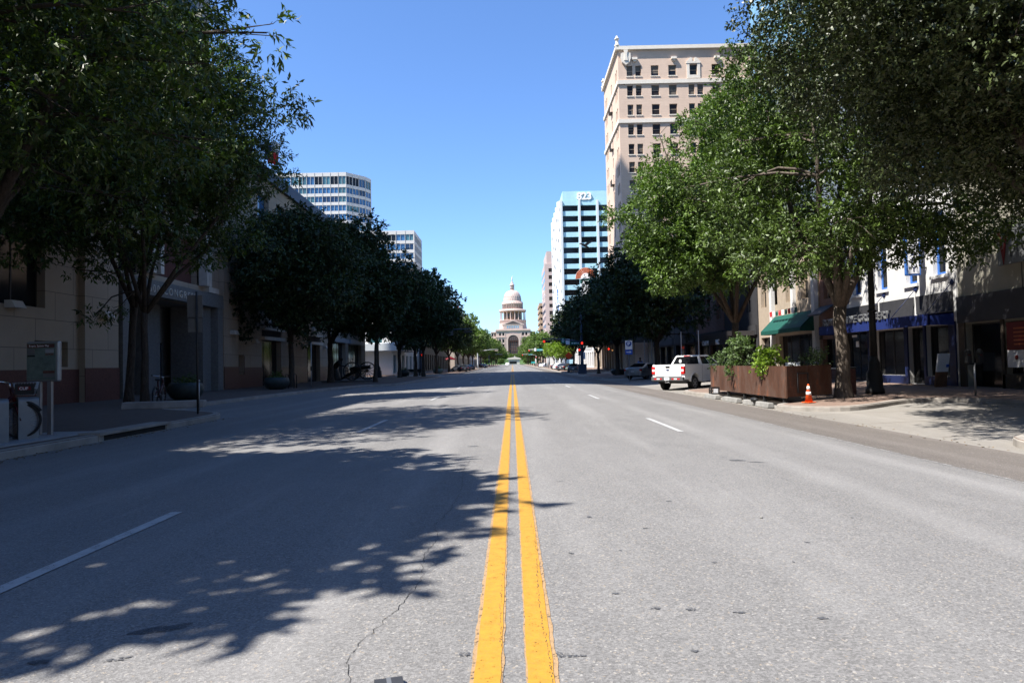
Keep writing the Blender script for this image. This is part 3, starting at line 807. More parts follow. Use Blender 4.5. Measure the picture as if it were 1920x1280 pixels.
# ---- generic shop building on the right -------------------------------------
def shop_building(y0, y1, H, wallm, name, label, ops, X=18.0, zb=-0.06, trim=None, depth=0.35, glass='glass_dark', win=True):
    """front faces -x; openings given in world (ya, yb, za, zb), ya<yb"""
    t = empty(name, (X, (y0+y1)/2, zb), 0, label, 'building')
    q = [(y1-b_, c-zb, y1-a, d-zb) for a, b_, c, d in ops]
    b = MB(); wall_open(b, (X, y1, zb), YD, y1-y0, H, q, depth, 0)
    b.quad((X, y0, zb), (X+14, y0, zb), (X+14, y0, zb+H), (X, y0, zb+H)); b.quad((X+14, y1, zb), (X, y1, zb), (X, y1, zb+H), (X+14, y1, zb+H))
    b.quad((X, y0, zb+H), (X+14, y0, zb+H), (X+14, y1, zb+H), (X, y1, zb+H))
    wchild(t, b, 'wall', M[wallm])
    b = MB(); b.box(X-.18, y0+.02, zb+H-.5, X-.003, y1-.02, zb+H+.12); wchild(t, b, 'cornice', M[trim or wallm])
    if win:
        for (a, b_, c, d) in q:
            st = 'shop' if b_ < 1.0 else 'sash'
            w = window(t, (X, y1, zb), YD, a, b_, c-a, d-b_, st, glass, depth-.05)
            w.matrix_parent_inverse = Matrix.Translation(-t.location)
            if st == 'shop': w.name = 'shop_window'
    return t

# grocery
gops = [(34.4, 37.0, 0, 2.55), (31.2, 33.8, 0.35, 2.5), (29.75, 30.95, 0, 2.5), (28.0, 29.6, 0.35, 2.5)]
gtop = [(32.5, 33.35, 4.45, 7.3), (30.1, 30.95, 4.45, 7.3), (28.1, 28.95, 4.6, 7.3), (35.0, 35.85, 4.45, 7.3)]
t = shop_building(27.5, 37.6, 9.2, 'white', 'grocery_shop', 'white two storey grocery with blue windows, blue awning and raised letters', gops, win=False)
GT = t
b = [c for c in t.children if c.name.startswith('wall')][0]
# rebuild the wall with all openings
bpy.data.objects.remove(b)
q = [(37.6-b_, c+.06, 37.6-a, d+.06) for a, b_, c, d in gops+gtop]
b = MB(); wall_open(b, (18, 37.6, -.06), YD, 10.1, 9.2, q, 0.3, 0)
b.quad((18, 27.5, -.06), (32, 27.5, -.06), (32, 27.5, 9.1), (18, 27.5, 9.1)); b.quad((32, 37.6, -.06), (18, 37.6, -.06), (18, 37.6, 9.1), (32, 37.6, 9.1)); b.quad((18, 27.5, 9.1), (32, 27.5, 9.1), (32, 37.6, 9.1), (18, 37.6, 9.1))
wchild(t, b, 'wall', M['white'])
for i, (a, b_, c, d) in enumerate(q):
    w = window(t, (18, 37.6, -.06), YD, a, b_, c-a, d-b_, 'shop' if i < 4 else 'blue', 'glass_dark', 0.25, None if i < 4 else 'white')
    w.matrix_parent_inverse = Matrix.Translation(-t.location)
    if i < 4: w.name = 'shop_window' if i in (1, 3) else 'shop_door'
for ya, yb in ((37.0, 37.5), (33.8, 34.4), (30.95, 31.2), (29.6, 29.75), (27.6, 28.0)):      # navy shopfront
    b = MB(); b.box(17.93, ya, -.06, 17.997, yb, 2.6); wchild(t, b, 'shopfront_pier', M['navy'])
for ya, yb in ((31.2, 33.8), (28.0, 29.6)):
    b = MB(); b.box(17.93, ya, -.06, 17.997, yb, 0.35); wchild(t, b, 'stall_riser', M['navy'])
b = MB()      # transom lights
for ya, yb in ((27.7, 30.2), (30.4, 33.2), (33.4, 37.2)): b.box(17.95, ya, 3.05, 17.997, yb, 3.85)
wchild(t, b, 'transom_panel', M['shop_dark'])
b = MB()      # awning
b.prism([(17.93, 3.0), (16.9, 2.92), (16.9, 2.47), (16.95, 2.47), (16.95, 2.86), (17.93, 2.93)], 'y', 27.6, 37.5)
b.prism([(17.93, 3.0), (16.9, 2.92), (16.9, 2.47), (17.93, 2.47)], 'y', 27.6, 27.63); b.prism([(17.93, 3.0), (16.9, 2.92), (16.9, 2.47), (17.93, 2.47)], 'y', 37.47, 37.5)
aw = wchild(t, b, 'awning', M['awning_blue'])
for tx in words('lettering', 'ROYAL BLUE GROCERY', 0.52, M['sign_grey'], t, face_mat((16.88, 36.9, 2.93), YD), 0.05, 0.004, 1.27, .42): tx.matrix_parent_inverse = Matrix.Translation(-t.location)
for y in (36.5, 33.0, 30.4, 27.9):
    b = MB(); b.cyl((16.95, y, 2.95), (17.97, y-.2, 4.2), 0.015, 6)
    k = face_mat((17.98, y-.2, 4.2), YD); b.prism([(-.14, 0), (0, -.14), (.14, 0), (0, .14)], 'z', 0, .03, 0, k)
    wchild(t, b, 'awning_rod', M['navy'])
# blade sign on the grocery
s = empty('blade_sign', (17.4, 29.4, 4.7), 0, 'tall white vertical blade sign with blue border on the white grocery wall', 'sign')
b = MB(); b.bbox(-0.32, -0.08, 0, 0.32, 0.08, 2.75, 0.02); b.build('frame', M['blue_frame'], s)
b = MB(); b.box(-0.24, -0.09, 0.08, 0.24, 0.09, 2.67); b.build('face', M['sign_white'], s)
b = MB(); b.box(0.3, -.03, 0.3, 0.62, .03, 0.36); b.box(0.3, -.03, 2.3, 0.62, .03, 2.36); b.build('bracket', M['black_metal'], s)
for i, ch in enumerate('GROCERY'):
    text('lettering', ch, 0.36, M['navy'], s, face_mat((0, -0.092, 2.32-i*0.36), XU), 0.006, 0.006, 'CENTER')
# reflections-white poster in the door and hours sheet are paper: small notices
for y, z, w, h in ((35.9, 1.35, .32, .3), (34.75, 1.75, .28, .3), (34.9, 2.25, .5, .12)):
    b = MB(); b.box(17.66, y, z, 17.68, y+w, z+h); o = wchild(GT, b, 'paper_notice', M['sign_white'])

# cream building at the right edge
t = shop_building(12.0, 27.4, 9.0, 'cream', 'cream_building', 'cream panelled shop building with dark grey fascia band at the right edge', [(25.0, 27.0, -.05, 2.45), (18.6, 24.9, 0.5, 2.4), (13, 17.8, 0.5, 2.4)])
b = MB(); b.box(17.9, 12.02, 2.5, 17.997, 27.38, 3.55); wchild(t, b, 'fascia', M['dark_band'])
b = MB(); b.box(17.93, 12.02, -.06, 17.997, 18.6, .5); b.box(17.93, 18.6, -.06, 17.997, 25.0, .5); b.box(17.93, 24.88, -.06, 17.997, 25.02, 2.5); b.box(17.93, 27.02, -.06, 17.997, 27.38, 2.5); wchild(t, b, 'base_panel', M['brown_wall'])
for y in (23.9, 21.0, 18): 
    b = MB(); b.box(17.985, y, 3.55, 17.998, y+.03, 8.4); wchild(t, b, 'panel_joint', M['dark_band'])
s = empty('projects_sign', (17.9, 22.5, 4.45), 0, 'grey wall sign with dark lettering and a red slanted mark on the cream wall', 'sign')
b = MB(); b.box(-0.06, -6, 0, 0.09, 2.35, 1.35); b.build('board', M['sign_grey'], s)
text('lettering', 'projects', 0.62, M['black_metal'], s, face_mat((-0.065, 1.75, 0.38), YD), 0.01)
b = MB(); b.prism([(2.3, 1.25), (2.05, 0), (1.85, 1.0), (1.95, 1.0), (2.06, .45), (2.2, 1.25)], 'x', -0.085, -0.062); b.build('red_mark', M['red'], s)
s = empty('poster', (17.88, 22.9, 0.75), 0, 'red and white window poster with faint lines of text behind the parking meter', 'poster')
b = MB(); b.box(0, -1.8, 0.62, 0.03, 1.75, 1.62); b.build('red_panel', M['red'], s)
b = MB(); b.box(0, -1.8, 0, 0.03, 1.75, 0.615); b.build('white_panel', M['sign_white'], s)
for i, (w, z) in enumerate(((.8, 1.36), (.95, 1.22), (.7, 1.08), (.95, .94), (.8, .8))):
    b = MB(); b.box(-0.006, 1.4-w, z, -0.001, 1.4, z+.06); b.build('text_line', M['terracotta'], s)
b = MB(); b.ball((-0.004, 1.3, .36), .09, n=8, sq=(.1, 1, 1)); b.build('emblem', M['red'], s)

# brick shop with arched window
t = shop_building(37.8, 39.75, 8.0, 'brick', 'brick_shop', 'narrow red brown brick shop between the grocery and the green awning', [(38.0, 39.5, 0.6, 2.3), (38.3, 39.2, 4.6, 6.8)])
b = MB(); arch(b, 38.75, 2.3, .75, .95, 17.9, 17.997); wchild(t, b, 'arch', M['brown_wall'])
b = MB(); b.prism([(17.95, 4.2), (17.2, 3.7), (17.2, 3.62), (17.95, 4.1)], 'y', 37.9, 39.6); wchild(t, b, 'canopy', M['roof_dark'])
# green awning shop
t = shop_building(39.85, 49.6, 8.6, 'tan_wall', 'awning_shop', 'tan shop with a sloping green canvas awning behind the rusty planter', [(40.6, 45.9, 0.0, 2.75), (46.8, 49.2, 0.0, 2.75), (41.2, 42.2, 4.9, 7.2), (43.6, 44.6, 4.9, 7.2), (46.0, 47.0, 4.9, 7.2), (48, 49, 4.9, 7.2)])
b = MB()
b.prism([(17.96, 4.1), (16.95, 3.08), (16.95, 2.84), (17.0, 2.84), (17.0, 3.06), (17.96, 4.03)], 'y', 40.0, 46.4)
for y in (40.0, 46.37): b.prism([(17.96, 4.1), (16.95, 3.08), (16.95, 2.84), (17.96, 2.84)], 'y', y, y+.03)
wchild(t, b, 'awning', M['awning_green'])
b = MB()
for y in (39.9, 46.45): b.box(17.75, y, -.06, 17.997, y+.4, 8.3)
b.box(17.8, 43.0, 4.3, 17.997, 43.4, 8.3)
wchild(t, b, 'pilaster', M['white'])
bt = empty('bunting', (17.3, 43.4, 4.35), 0, 'string of red white and green pennants above the green awning', 'bunting')
b = MB(); b.tube([(0, -2.2, .1), (0, -1, -.05), (0, 0, -.1), (0, 1, -.05), (0, 2.2, .1)], .012, 5); b.build('string', M['white'], bt)
for i in range(9):
    y = -2+i*.5; b = MB(); b.prism([(y-.2, 0), (y+.2, 0), (y+.17, -.33), (y-.17, -.33)], 'x', -.006, .006); b.build('pennant', [M['awning_green'], M['flag_white'], M['flag_red']][i % 3], bt)

# more shops up to the corner
def plain_shop(y0, y1, H, wallm, name, label, seed, canopy=None):
    rg = random.Random(seed); w = y1-y0; ops = []
    k = max(2, int(w/3.2))
    for i in range(k):
        a = y0+.35+(w-.7)*i/k; ops.append((a+.12, a+(w-.7)/k-.12, 0.05, 2.9))
    k2 = max(2, int(w/2.8))
    for z in (4.8,) + ((8.2,) if H > 10.5 else ()):
        for i in range(k2):
            c = y0+w*(i+.5)/k2; ops.append((c-.55, c+.55, z, z+2.0))
    t = shop_building(y0, y1, H, wallm, name, label, ops)
    b = MB(); b.box(17.85, y0+.1, 3.05, 17.995, y1-.1, 3.75); wchild(t, b, 'fascia', M['shop_dark'])
    if canopy:
        b = MB(); b.box(15.9, y0+.3, 3.0, 17.84, y1-.3, 3.35); wchild(t, b, 'canopy', M[canopy])
    return t
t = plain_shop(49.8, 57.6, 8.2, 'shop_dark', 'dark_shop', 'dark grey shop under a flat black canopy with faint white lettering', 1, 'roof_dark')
for y_, s_ in ((56.9, 'Child M'), (53.2, 'NIC')):
    tx = text('lettering', s_, 0.55, M['sign_white'], t, face_mat((15.88, y_, 2.45), YD), 0.02); tx.matrix_parent_inverse = Matrix.Translation(-t.location)
b = MB(); b.box(15.9, 50.2, 2.42, 15.94, 57.2, 3.0); wchild(t, b, 'sign_board', M['black_metal'])
plain_shop(57.8, 66.5, 11.5, 'brick', 'brick_building', 'three storey brick building in tree shade beside the pale sedan', 2)
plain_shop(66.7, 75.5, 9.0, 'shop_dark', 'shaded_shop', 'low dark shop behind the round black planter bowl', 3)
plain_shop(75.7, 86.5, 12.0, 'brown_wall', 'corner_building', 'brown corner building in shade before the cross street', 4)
b = MB()

# ---- hotel -------------------------------------------------------------------
HB = 51.7
t = empty('hotel', (18, 108, 0), 0, 'tall buff brick hotel with rows of paired windows and white cornice bands', 'building')
rows = [3.05, 6.25, 9.35, 12.55, 15.7, 18.6, 21.55, 24.55, 27.6, 30.6, 33.6, 36.6, 39.6]
cols = [(1.35, .92), (2.75, .92), (5.25, 1.25), (8.05, 1.25), (11.2, .95), (12.6, .95), (15.0, 1.25), (17.8, 1.25), (20.7, 1.25), (23.5, 1.25), (26.4, 1.25)]
ops = []; vis = []
for i, r in enumerate(rows):
    for j, (u_, w_) in enumerate(cols):
        if i == 0 and j == 4: u_, w_ = 11.45, 1.2
        if i == 0 and j == 5: continue
        o = (u_, HB-r-1.7, u_+w_, HB-r); ops.append(o)
        if (i < 4 and j < 9) or (i < 10 and j < 4): vis.append(o)
b = MB(); wall_open(b, (18, 108, 0), XU, 30, HB, ops, 0.28, 0)
wops = []; wv = []
for i, r in enumerate(rows):
    for c in (1.6, 2.9, 8.6, 13.2, 14.5):
        o = (c, HB-r-1.7, c+.8, HB-r); wops.append(o)
        if i < 9: wv.append(o)
wall_open(b, (18, 124.5, 0), YD, 16.5, HB, wops, 0.28, 0)
b.quad((48, 108, 0), (48, 140, 0), (48, 140, HB), (48, 108, HB)); b.quad((48, 124.5, 0), (18, 124.5, 0), (18, 124.5, HB), (48, 124.5, HB)); b.quad((18, 108, HB-.6), (48, 108, HB-.6), (48, 124.5, HB-.6), (18, 124.5, HB-.6))
wchild(t, b, 'wall', M['hotel'])
for oo in vis:
    w = window(t, (18, 108, 0), XU, oo[0], oo[1], oo[2]-oo[0], oo[3]-oo[1], 'sash', random.Random(oo[0]*7+oo[1]).choice(['glass_brown', 'glass_brown', 'glass_dark']), 0.24, 'hotel_trim'); w.matrix_parent_inverse = Matrix.Translation(-t.location)
    rb = random.Random(oo[0]*13+oo[1]*3)
    if rb.random() < .6:
        wd, ht = oo[2]-oo[0], oo[3]-oo[1]; f_ = rb.choice([.3, .5, .5, .75, 1.0]); b = MB()
        if rb.random() < .7: b.box(.06, ht-.06-(ht-.12)*f_, .001, wd-.06, ht-.06, .006)
        else: b.box(.06, .06, .001, wd*.32, ht-.06, .006); b.box(wd*.68, .06, .001, wd-.06, ht-.06, .006)
        b.build('blind', M['blind'], w)
for oo in wv[::1][:36]:
    w = window(t, (18, 124.5, 0), YD, oo[0], oo[1], oo[2]-oo[0], oo[3]-oo[1], 'sash', 'glass_dark', 0.24); w.matrix_parent_inverse = Matrix.Translation(-t.location)
b = MB()
for oo in ops:
    if oo not in vis: b.box(18+oo[0], 108.2, oo[1], 18+oo[2], 108.24, oo[3])
for oo in wops:
    if oo not in wv[:36]: b.box(18.2, 124.5-oo[2], oo[1], 18.24, 124.5-oo[0], oo[3])
o = wchild(t, b, 'remaining_windows', M['glass_dark']); o['kind'] = 'stuff'
def band(z0, z1, out):
    b = MB(); b.box(18-out, 108-out, z0, 48, 107.997, z1); b.box(18-out, 107.997, z0, 17.997, 124.5, z1)
    return b
wchild(t, band(HB-.55, HB+.02, .45), 'cornice', M['hotel_trim'])
for r in (6.05, 12.35): wchild(t, band(HB-r, HB-r+.62, .22), 'string_course', M['hotel_trim'])
for x, y in ((17.9, 107.9), (17.9, 124.3)):
    b = MB(); b.lathe([(.42, 0), (.42, .3), (.25, .4), (.25, 1.1), (.4, 1.2), (.38, 1.35), (.16, 1.45), (.14, 1.75), (.05, 1.8)], 12, 0, (x, y, HB+.02)); wchild(t, b, 'finial', M['hotel_trim'])
b = MB(); k = face_mat((19.2, 107.96, HB-2.0), XU)
b.prism([(-.75, .8), (-.4, .9), (.4, .9), (.75, .8), (.78, 0), (.6, -.6), (0, -1.1), (-.6, -.6), (-.78, 0)], 'z', 0, .5, 0, k)
b.prism([(-.35, 1.3), (.35, 1.3), (.15, .5), (.3, -.4), (-.3, -.4), (-.15, .5)], 'z', .5, .62, 0, k); wchild(t, b, 'shield', M['hotel_trim'])
for u_ in (2.2, 8.5, 15.4, 24): 
    b = MB(); b.box(18+u_, 107.55, HB-2.2, 18+u_+.85, 107.997, HB-1.85); b.box(18+u_+.2, 107.7, HB-2.45, 18+u_+.65, 107.997, HB-2.2); wchild(t, b, 'bracket', M['hotel_trim'])
b = MB(); b.box(18+11.0, 107.86, HB-5.3, 18+11.42, 107.996, HB-2.9); b.box(18+12.68, 107.86, HB-5.3, 18+13.1, 107.996, HB-2.9); b.box(18+10.9, 107.8, HB-2.9, 18+13.2, 107.996, HB-2.6); b.box(18+11.42, 107.86, HB-5.3, 18+12.68, 107.996, HB-4.78)
kk = face_mat((18+12.05, 107.996, HB-2.6), XU); b.prism([(-1.1, 0), (-.2, 0), (-.2, .55), (-.45, .65)], 'z', 0, .2, 0, kk); b.prism([(1.1, 0), (.45, .65), (.2, .55), (.2, 0)], 'z', 0, .2, 0, kk); wchild(t, b, 'window_surround', M['hotel_trim'])
for i in range(1, 9, 2):
    z = HB-rows[i]-1.75; b = MB(); b.box(17.5, 124.5-9.9, z-.08, 17.997, 124.5-8.2, z)
    for j in range(8): b.box(17.5, 124.5-9.9+j*.235, z, 17.53, 124.5-9.87+j*.235, z+.75)
    b.box(17.48, 124.5-9.9, z+.75, 17.54, 124.5-8.2, z+.8); wchild(t, b, 'balcony', M['black_metal'])
# ground-floor canopy and posts
b = MB(); b.prism([(17.95, 5.9), (14.6, 5.6), (14.6, 4.3), (14.75, 4.2), (17.95, 4.2)], 'y', 107, 132); b.box(14.6, 104.6, 4.2, 40, 106.9, 5.6); wchild(t, b, 'canopy', M['black_metal'])
for y in np.arange(107, 132, 3.1): 
    b = MB(); b.box(17.4, y, 0, 17.99, y+.9, 4.2); wchild(t, b, 'pier', M['tan_wall'])
for x in np.arange(18.5, 38, 3.0):
    b = MB(); b.box(x, 107.4, 0, x+.8, 107.99, 4.2); wchild(t, b, 'pier', M['tan_wall'])

# theatre & others further on the right
def block(name, label, x0, x1, y0, y1, H, m, seed, floors=3, cat='building', glass='glass_dark', groundz=None):
    """a plain street building with its windows, front to the street"""
    gz = rise(y0) if groundz is None else groundz
    side = -1 if x0 < 0 else 1
    X = x1 if side < 0 else x0
    t = empty(name, (X, y0, gz), 0, label, cat)
    ln = y1-y0; fh = (H-1.0)/floors; ops = []
    k = max(2, int(ln/4))
    for f_ in range(floors):
        for i in range(k):
            a = ln*(i+.2)/k; c = ln*(i+.8)/k
            ops.append((a, f_*fh+(0.3 if f_ == 0 else .9), c, f_*fh+fh-.5))
    b = MB()
    wall_open(b, (X, y0 if side < 0 else y1, gz), YU if side < 0 else YD, ln, H, ops, .3)
    sx0, sx1 = (x0, x1); sw = sx1-sx0; sops = []
    k2 = max(2, int(sw/5))
    for f_ in range(1, floors):
        for i in range(k2): sops.append((sw*(i+.3)/k2, f_*fh+.9, sw*(i+.7)/k2, f_*fh+fh-.6))
    wall_open(b, (sx0, y0, gz), XU, sw, H, sops, .25)
    b.quad((x1, y1, gz), (x0, y1, gz), (x0, y1, gz+H), (x1, y1, gz+H)); b.quad((x0, y0, gz+H-.3), (x1, y0, gz+H-.3), (x1, y1, gz+H-.3), (x0, y1, gz+H-.3))
    wchild(t, b, 'wall', M[m])
    for o_ in ops:
        w = window(t, (X, y0 if side < 0 else y1, gz), YU if side < 0 else YD, o_[0], o_[1], o_[2]-o_[0], o_[3]-o_[1], 'plain', glass, .26, None, False); w.matrix_parent_inverse = Matrix.Translation(-t.location)
    for o_ in sops:
        w = window(t, (sx0, y0, gz), XU, o_[0], o_[1], o_[2]-o_[0], o_[3]-o_[1], 'plain', glass, .22, None, False); w.matrix_parent_inverse = Matrix.Translation(-t.location)
    b = MB(); b.box(x0-.15, y0-.15, gz+H-.45, x1+.15, y1, gz+H+.1); wchild(t, b, 'parapet', M[m])
    return t
block('theatre', 'cream low theatre front beyond the hotel behind the dark trees', 18, 40, 125.5, 150, 13, 'tan_wall', 1)
block('row_building', 'pale row building past the theatre, mostly behind street trees', 18, 40, 151, 199, 9, 'white', 2, 2)
s = empty('theatre_sign', (16.5, 149, 4), 0, 'tall blade sign crowned by a fan of red and white rays over the dark trees', 'sign')
b = MB(); b.bbox(-.9, -.3, 0, .9, .3, 15.2, .1); b.build('blade', M['panel_white'], s)
b = MB()
for i in range(17):
    w = PI*i/16; k = Matrix.Translation((0, 0, 15.8)) @ Matrix.Rotation(-(w-PI/2), 4, 'Y')
    b.prism([(-.06, .95), (.06, .95), (.19, 2.25), (-.19, 2.25)], 'y', -.16, .16, 0, k)
b.build('ray', M['terracotta'], s)
b = MB(); arch_pts = [(math.cos(PI*i/14)*1.15, 15.7+math.sin(PI*i/14)*1.15) for i in range(15)]; b.prism(arch_pts, 'y', -.22, .22); b.build('disc', M['sign_white'], s)
b = MB(); arch_pts = [(math.cos(PI*i/20)*2.3, 15.75+math.sin(PI*i/20)*2.35) for i in range(21)]; b.prism(arch_pts, 'y', -.1, .1); b.build('fan_back', M['sign_white'], s)
b = MB(); b.box(-1.25, -.26, 14.6, 1.25, .26, 15.5); b.build('green_band', M['awning_green'], s)
b = MB(); b.box(-.35, -.3, 14.3, .35, .3, 15.1); b.build('panel', M['sign_white'], s)

# ---- 823 tower -----------------------------------------------------------------
t = empty('office_block', (18, 238.5, 0), 0, 'pale blue and white office tower with large 823 numerals on top', 'tower')
HT = 58.3; ops = []
bays = [(0.85, 6.25), (7.15, 12.6), (13.5, 18.9), (19.8, 25.2)]
for i in range(15):
    zt = HT-1.62-i*3.72
    if zt < 4: break
    for a, c in bays: ops.append((a, zt-2.05, c, zt))
b = MB(); wall_open(b, (18, 238.5, 0), XU, 26, HT, ops, 1.0, 0); wchild(t, b, 'front_wall', M['panel_cyan'])
for oo in ops:
    w = window(t, (18, 238.5, 0), XU, oo[0], oo[1], oo[2]-oo[0], oo[3]-oo[1], 'shop', 'glass_dark', .95, None, False); w.matrix_parent_inverse = Matrix.Translation(-t.location)
b = MB()
for a in (0, 6.35, 12.7, 19.0, 25.3): b.box(18+a, 237.9, 0, 18+a+.72, 238.497, HT+.1)
wchild(t, b, 'pier', M['panel_white'])
b = MB(); teeth = [238.5+8.8*i for i in range(5)]
fp = [(17.9, 237.9)]
for y in teeth: fp += [(17.97, y), (16.9, y+2.2), (17.97, y+8.7)]
b.prism(fp[1:]+[(18.6, 282.5), (18.6, 239.6)], 'z', 0, HT+.1)
b.box(44, 238.4, 0, 44.1, 282, HT); b.quad((44, 282, 0), (18.6, 282, 0), (18.6, 282, HT), (44, 282, HT)); b.quad((18.6, 238.5, HT-.2), (44, 238.5, HT-.2), (44, 282, HT-.2), (18.6, 282, HT-.2))
wchild(t, b, 'side_wall', M['panel_white'])
sl = MB(); sl.box(-.28, -.6, -.02, .28, .6, .03); slm = sl.mesh('slit_window', M['sign_grey'])
tu = Vector((1.07, -2.2, 0)).normalized()
for i in range(15):
    for j, y in enumerate(teeth):
        if j == 1 and 5 < i: continue
        c = Vector((17.97, y, HT-3.0-i*3.6-(j % 2)*1.8)) - tu*(.7+.95*((i+j) % 2))
        o = link('slit_window', slm, t, mat4=face_mat(c, tu)); o.matrix_parent_inverse = Matrix.Translation(-t.location)
b = MB(); b.box(18.9, 238.8, HT-.2, 35.0, 262, HT+3.4); wchild(t, b, 'penthouse', M['panel_cyan'])
tx = text('numerals', '823', 3.5, M['reflective'], t, face_mat((23.9, 238.5, HT+.35), XU), 0.25, 0.12); tx.matrix_parent_inverse = Matrix.Translation(-t.location)
for i, ch in enumerate('823 CONGRESS'):
    if ch == ' ': continue
    tx = text('side_lettering', ch, 2.1, M['blue_frame'], t, face_mat(Vector((17.97, 247.3, 26.9-(i if i < 3 else i-.75)*1.75))-tu*2.42+tu.cross(UP)*.04, tu), 0.03, 0.06); tx.matrix_parent_inverse = Matrix.Translation(-t.location)

# ---- pink block, tan garage -----------------------------------------------------
t = empty('pink_office_building', (17.4, 346, 0), 0, 'pinkish granite office building with grid windows behind the 823 tower', 'building')
ops = []
for i in range(13):
    zt = 52-3.0-i*3.62
    for a in (2.0, 8.0): ops.append((a, zt-1.9, a+3.0 if i else a+4, zt))
b = MB(); wall_open(b, (17.4, 346, .7), XU, 24, 51.3, ops, .4, 0)
b.quad((17.4, 380, .7), (17.4, 346, .7), (17.4, 346, 52), (17.4, 380, 52)); b.quad((17.4, 346, 52), (41.4, 346, 52), (41.4, 380, 52), (17.4, 380, 52)); b.quad((41.4, 346, .7), (41.4, 380, .7), (41.4, 380, 52), (41.4, 346, 52))
b.box(18.6, 347.5, 52, 40, 378, 58.6)
wchild(t, b, 'wall', M['pink'])
for oo in ops:
    w = window(t, (17.4, 346, .7), XU, oo[0], oo[1], oo[2]-oo[0], oo[3]-oo[1], 'sash', 'glass_dark', .35); w.matrix_parent_inverse = Matrix.Translation(-t.location)
for i in range(12):
    b = MB(); b.box(17.36, 346.3, 4+i*3.9, 17.397, 379, 5.9+i*3.9); wchild(t, b, 'window_band', M['glass_blue'])
t = empty('parking_garage', (18, 436, 0), 0, 'tan concrete parking garage with dark open decks, far right of the dome', 'garage')
b = MB(); b.box(18.6, 436.6, 1, 42, 470, 38); wchild(t, b, 'core', M['frame_dark'])
for i in range(11):
    b = MB(); z = 40.2-2.1-i*3.68; b.box(18, 436, z, 42.5, 470.5, z+2.1); wchild(t, b, 'deck', M['tan_conc'])
b = MB(); b.box(18.3, 436.3, 1, 18.75, 436.6, 38); wchild(t, b, 'corner_pier', M['tan_conc'])

# ---- sliver of glass tower top right ----------------------------------------------
t = empty('glass_tower', (35.4, 84, 0), 0, 'light blue glass tower peeking out above the right hand tree crown', 'tower')
b = MB(); b.box(35.4, 84, 0, 50, 97, 95); wchild(t, b, 'wall', M['steel_paint'])
for i in range(14):
    for me in ('S', 'W'):
        b = MB(); z = 36+i*4.1
        if me == 'S': b.box(35.6, 83.9, z, 49.8, 83.997, z+3.8)
        else: b.box(35.3, 84.2, z, 35.397, 96.8, z+3.8)
        wchild(t, b, 'window_band', M['glass_sky'])

M['glass_navy'] = glass_mat('navy_glass', (0.014, 0.04, 0.10), 0.05, 0.7)
# ---- white banded towers on the left --------------------------------------------
def banded(name, label, pts, H, vis_facets, rows, pitch_pane, first_tall):
    c = pts[0]; t = empty(name, (c[0], c[1], 0), 0, label, 'tower'); n = len(pts)
    b = MB(); fin = MB()
    for i in range(n):
        p, q = Vector((*pts[i], 0)), Vector((*pts[(i+1) % n], 0)); L = (q-p).length; u_ = (q-p).normalized(); nn = u_.cross(UP)
        if i not in vis_facets:
            b.quad(p, q, q+UP*H, p+UP*H); continue
        k = max(1, round(L/(2*pitch_pane))); step = L/k; ops = []; z = H-1.5
        for r_ in range(rows):
            h = 3.3 if (r_ == 0 and first_tall) else 2.35
            for j in range(k): ops.append((j*step+.08, z-h, (j+1)*step-.08, z))
            z -= h+1.21
        wall_open(b, p, u_, L, H, ops, .35, 0)
        lim = vis_facets[i]
        for oo in ops:
            if oo[0] < lim: continue
            g_ = random.Random(oo[0]*11+oo[1]*5+i).choice(['glass_teal', 'glass_teal', 'glass_dark', 'glass_blue'] if oo[3] > H-2 else ['glass_blue', 'glass_blue', 'glass_blue', 'glass_teal', 'glass_navy'])
            w = window(t, p, u_, oo[0], oo[1], oo[2]-oo[0], oo[3]-oo[1], 'tower', g_, .32, None, False); w.matrix_parent_inverse = Matrix.Translation(-t.location)
        for j in range(k+1):
            mm = face_mat(p+u_*(j*step), u_); fin.box(-.06, 0, 0.002, .06, H, .14, 0, mm)
        for j in range(k):
            mm = face_mat(p+u_*((j+.5)*step), u_)
            fin.box(-.04, H-1.5-rows*4, -.3, .04, H-1.5, -.02, 0, mm)
    b.add([(*q, H-.3) for q in pts], [list(range(n))])
    wchild(t, b, 'wall', M['tower_white']); wchild(t, fin, 'fins', M['tower_white'])
    b = MB(); c0 = (sum(p[0] for p in pts)/n, sum(p[1] for p in pts)/n)
    b.prism([(c0[0]+(p[0]-c0[0])*.35, c0[1]+(p[1]-c0[1])*.35) for p in pts], 'z', H-.3, H+.9); wchild(t, b, 'roof_plant', M['tower_white'])
    return t
banded('banded_tower', 'white banded tower with chamfered corner and blue glass above the dark trees', [(-112, 270), (-64.8, 270), (-58.6, 277), (-57.2, 281), (-63, 306), (-72, 312), (-112, 312)], 79.3, {0: 22, 1: 0, 2: 0}, 6, 1.53, True)
banded('square_tower', 'smaller square white tower with teal windows near the street gap', [(-75, 260), (-36.6, 260), (-36.6, 281), (-75, 281)], 53.4, {0: 15, 1: 0}, 5, 1.7, False)

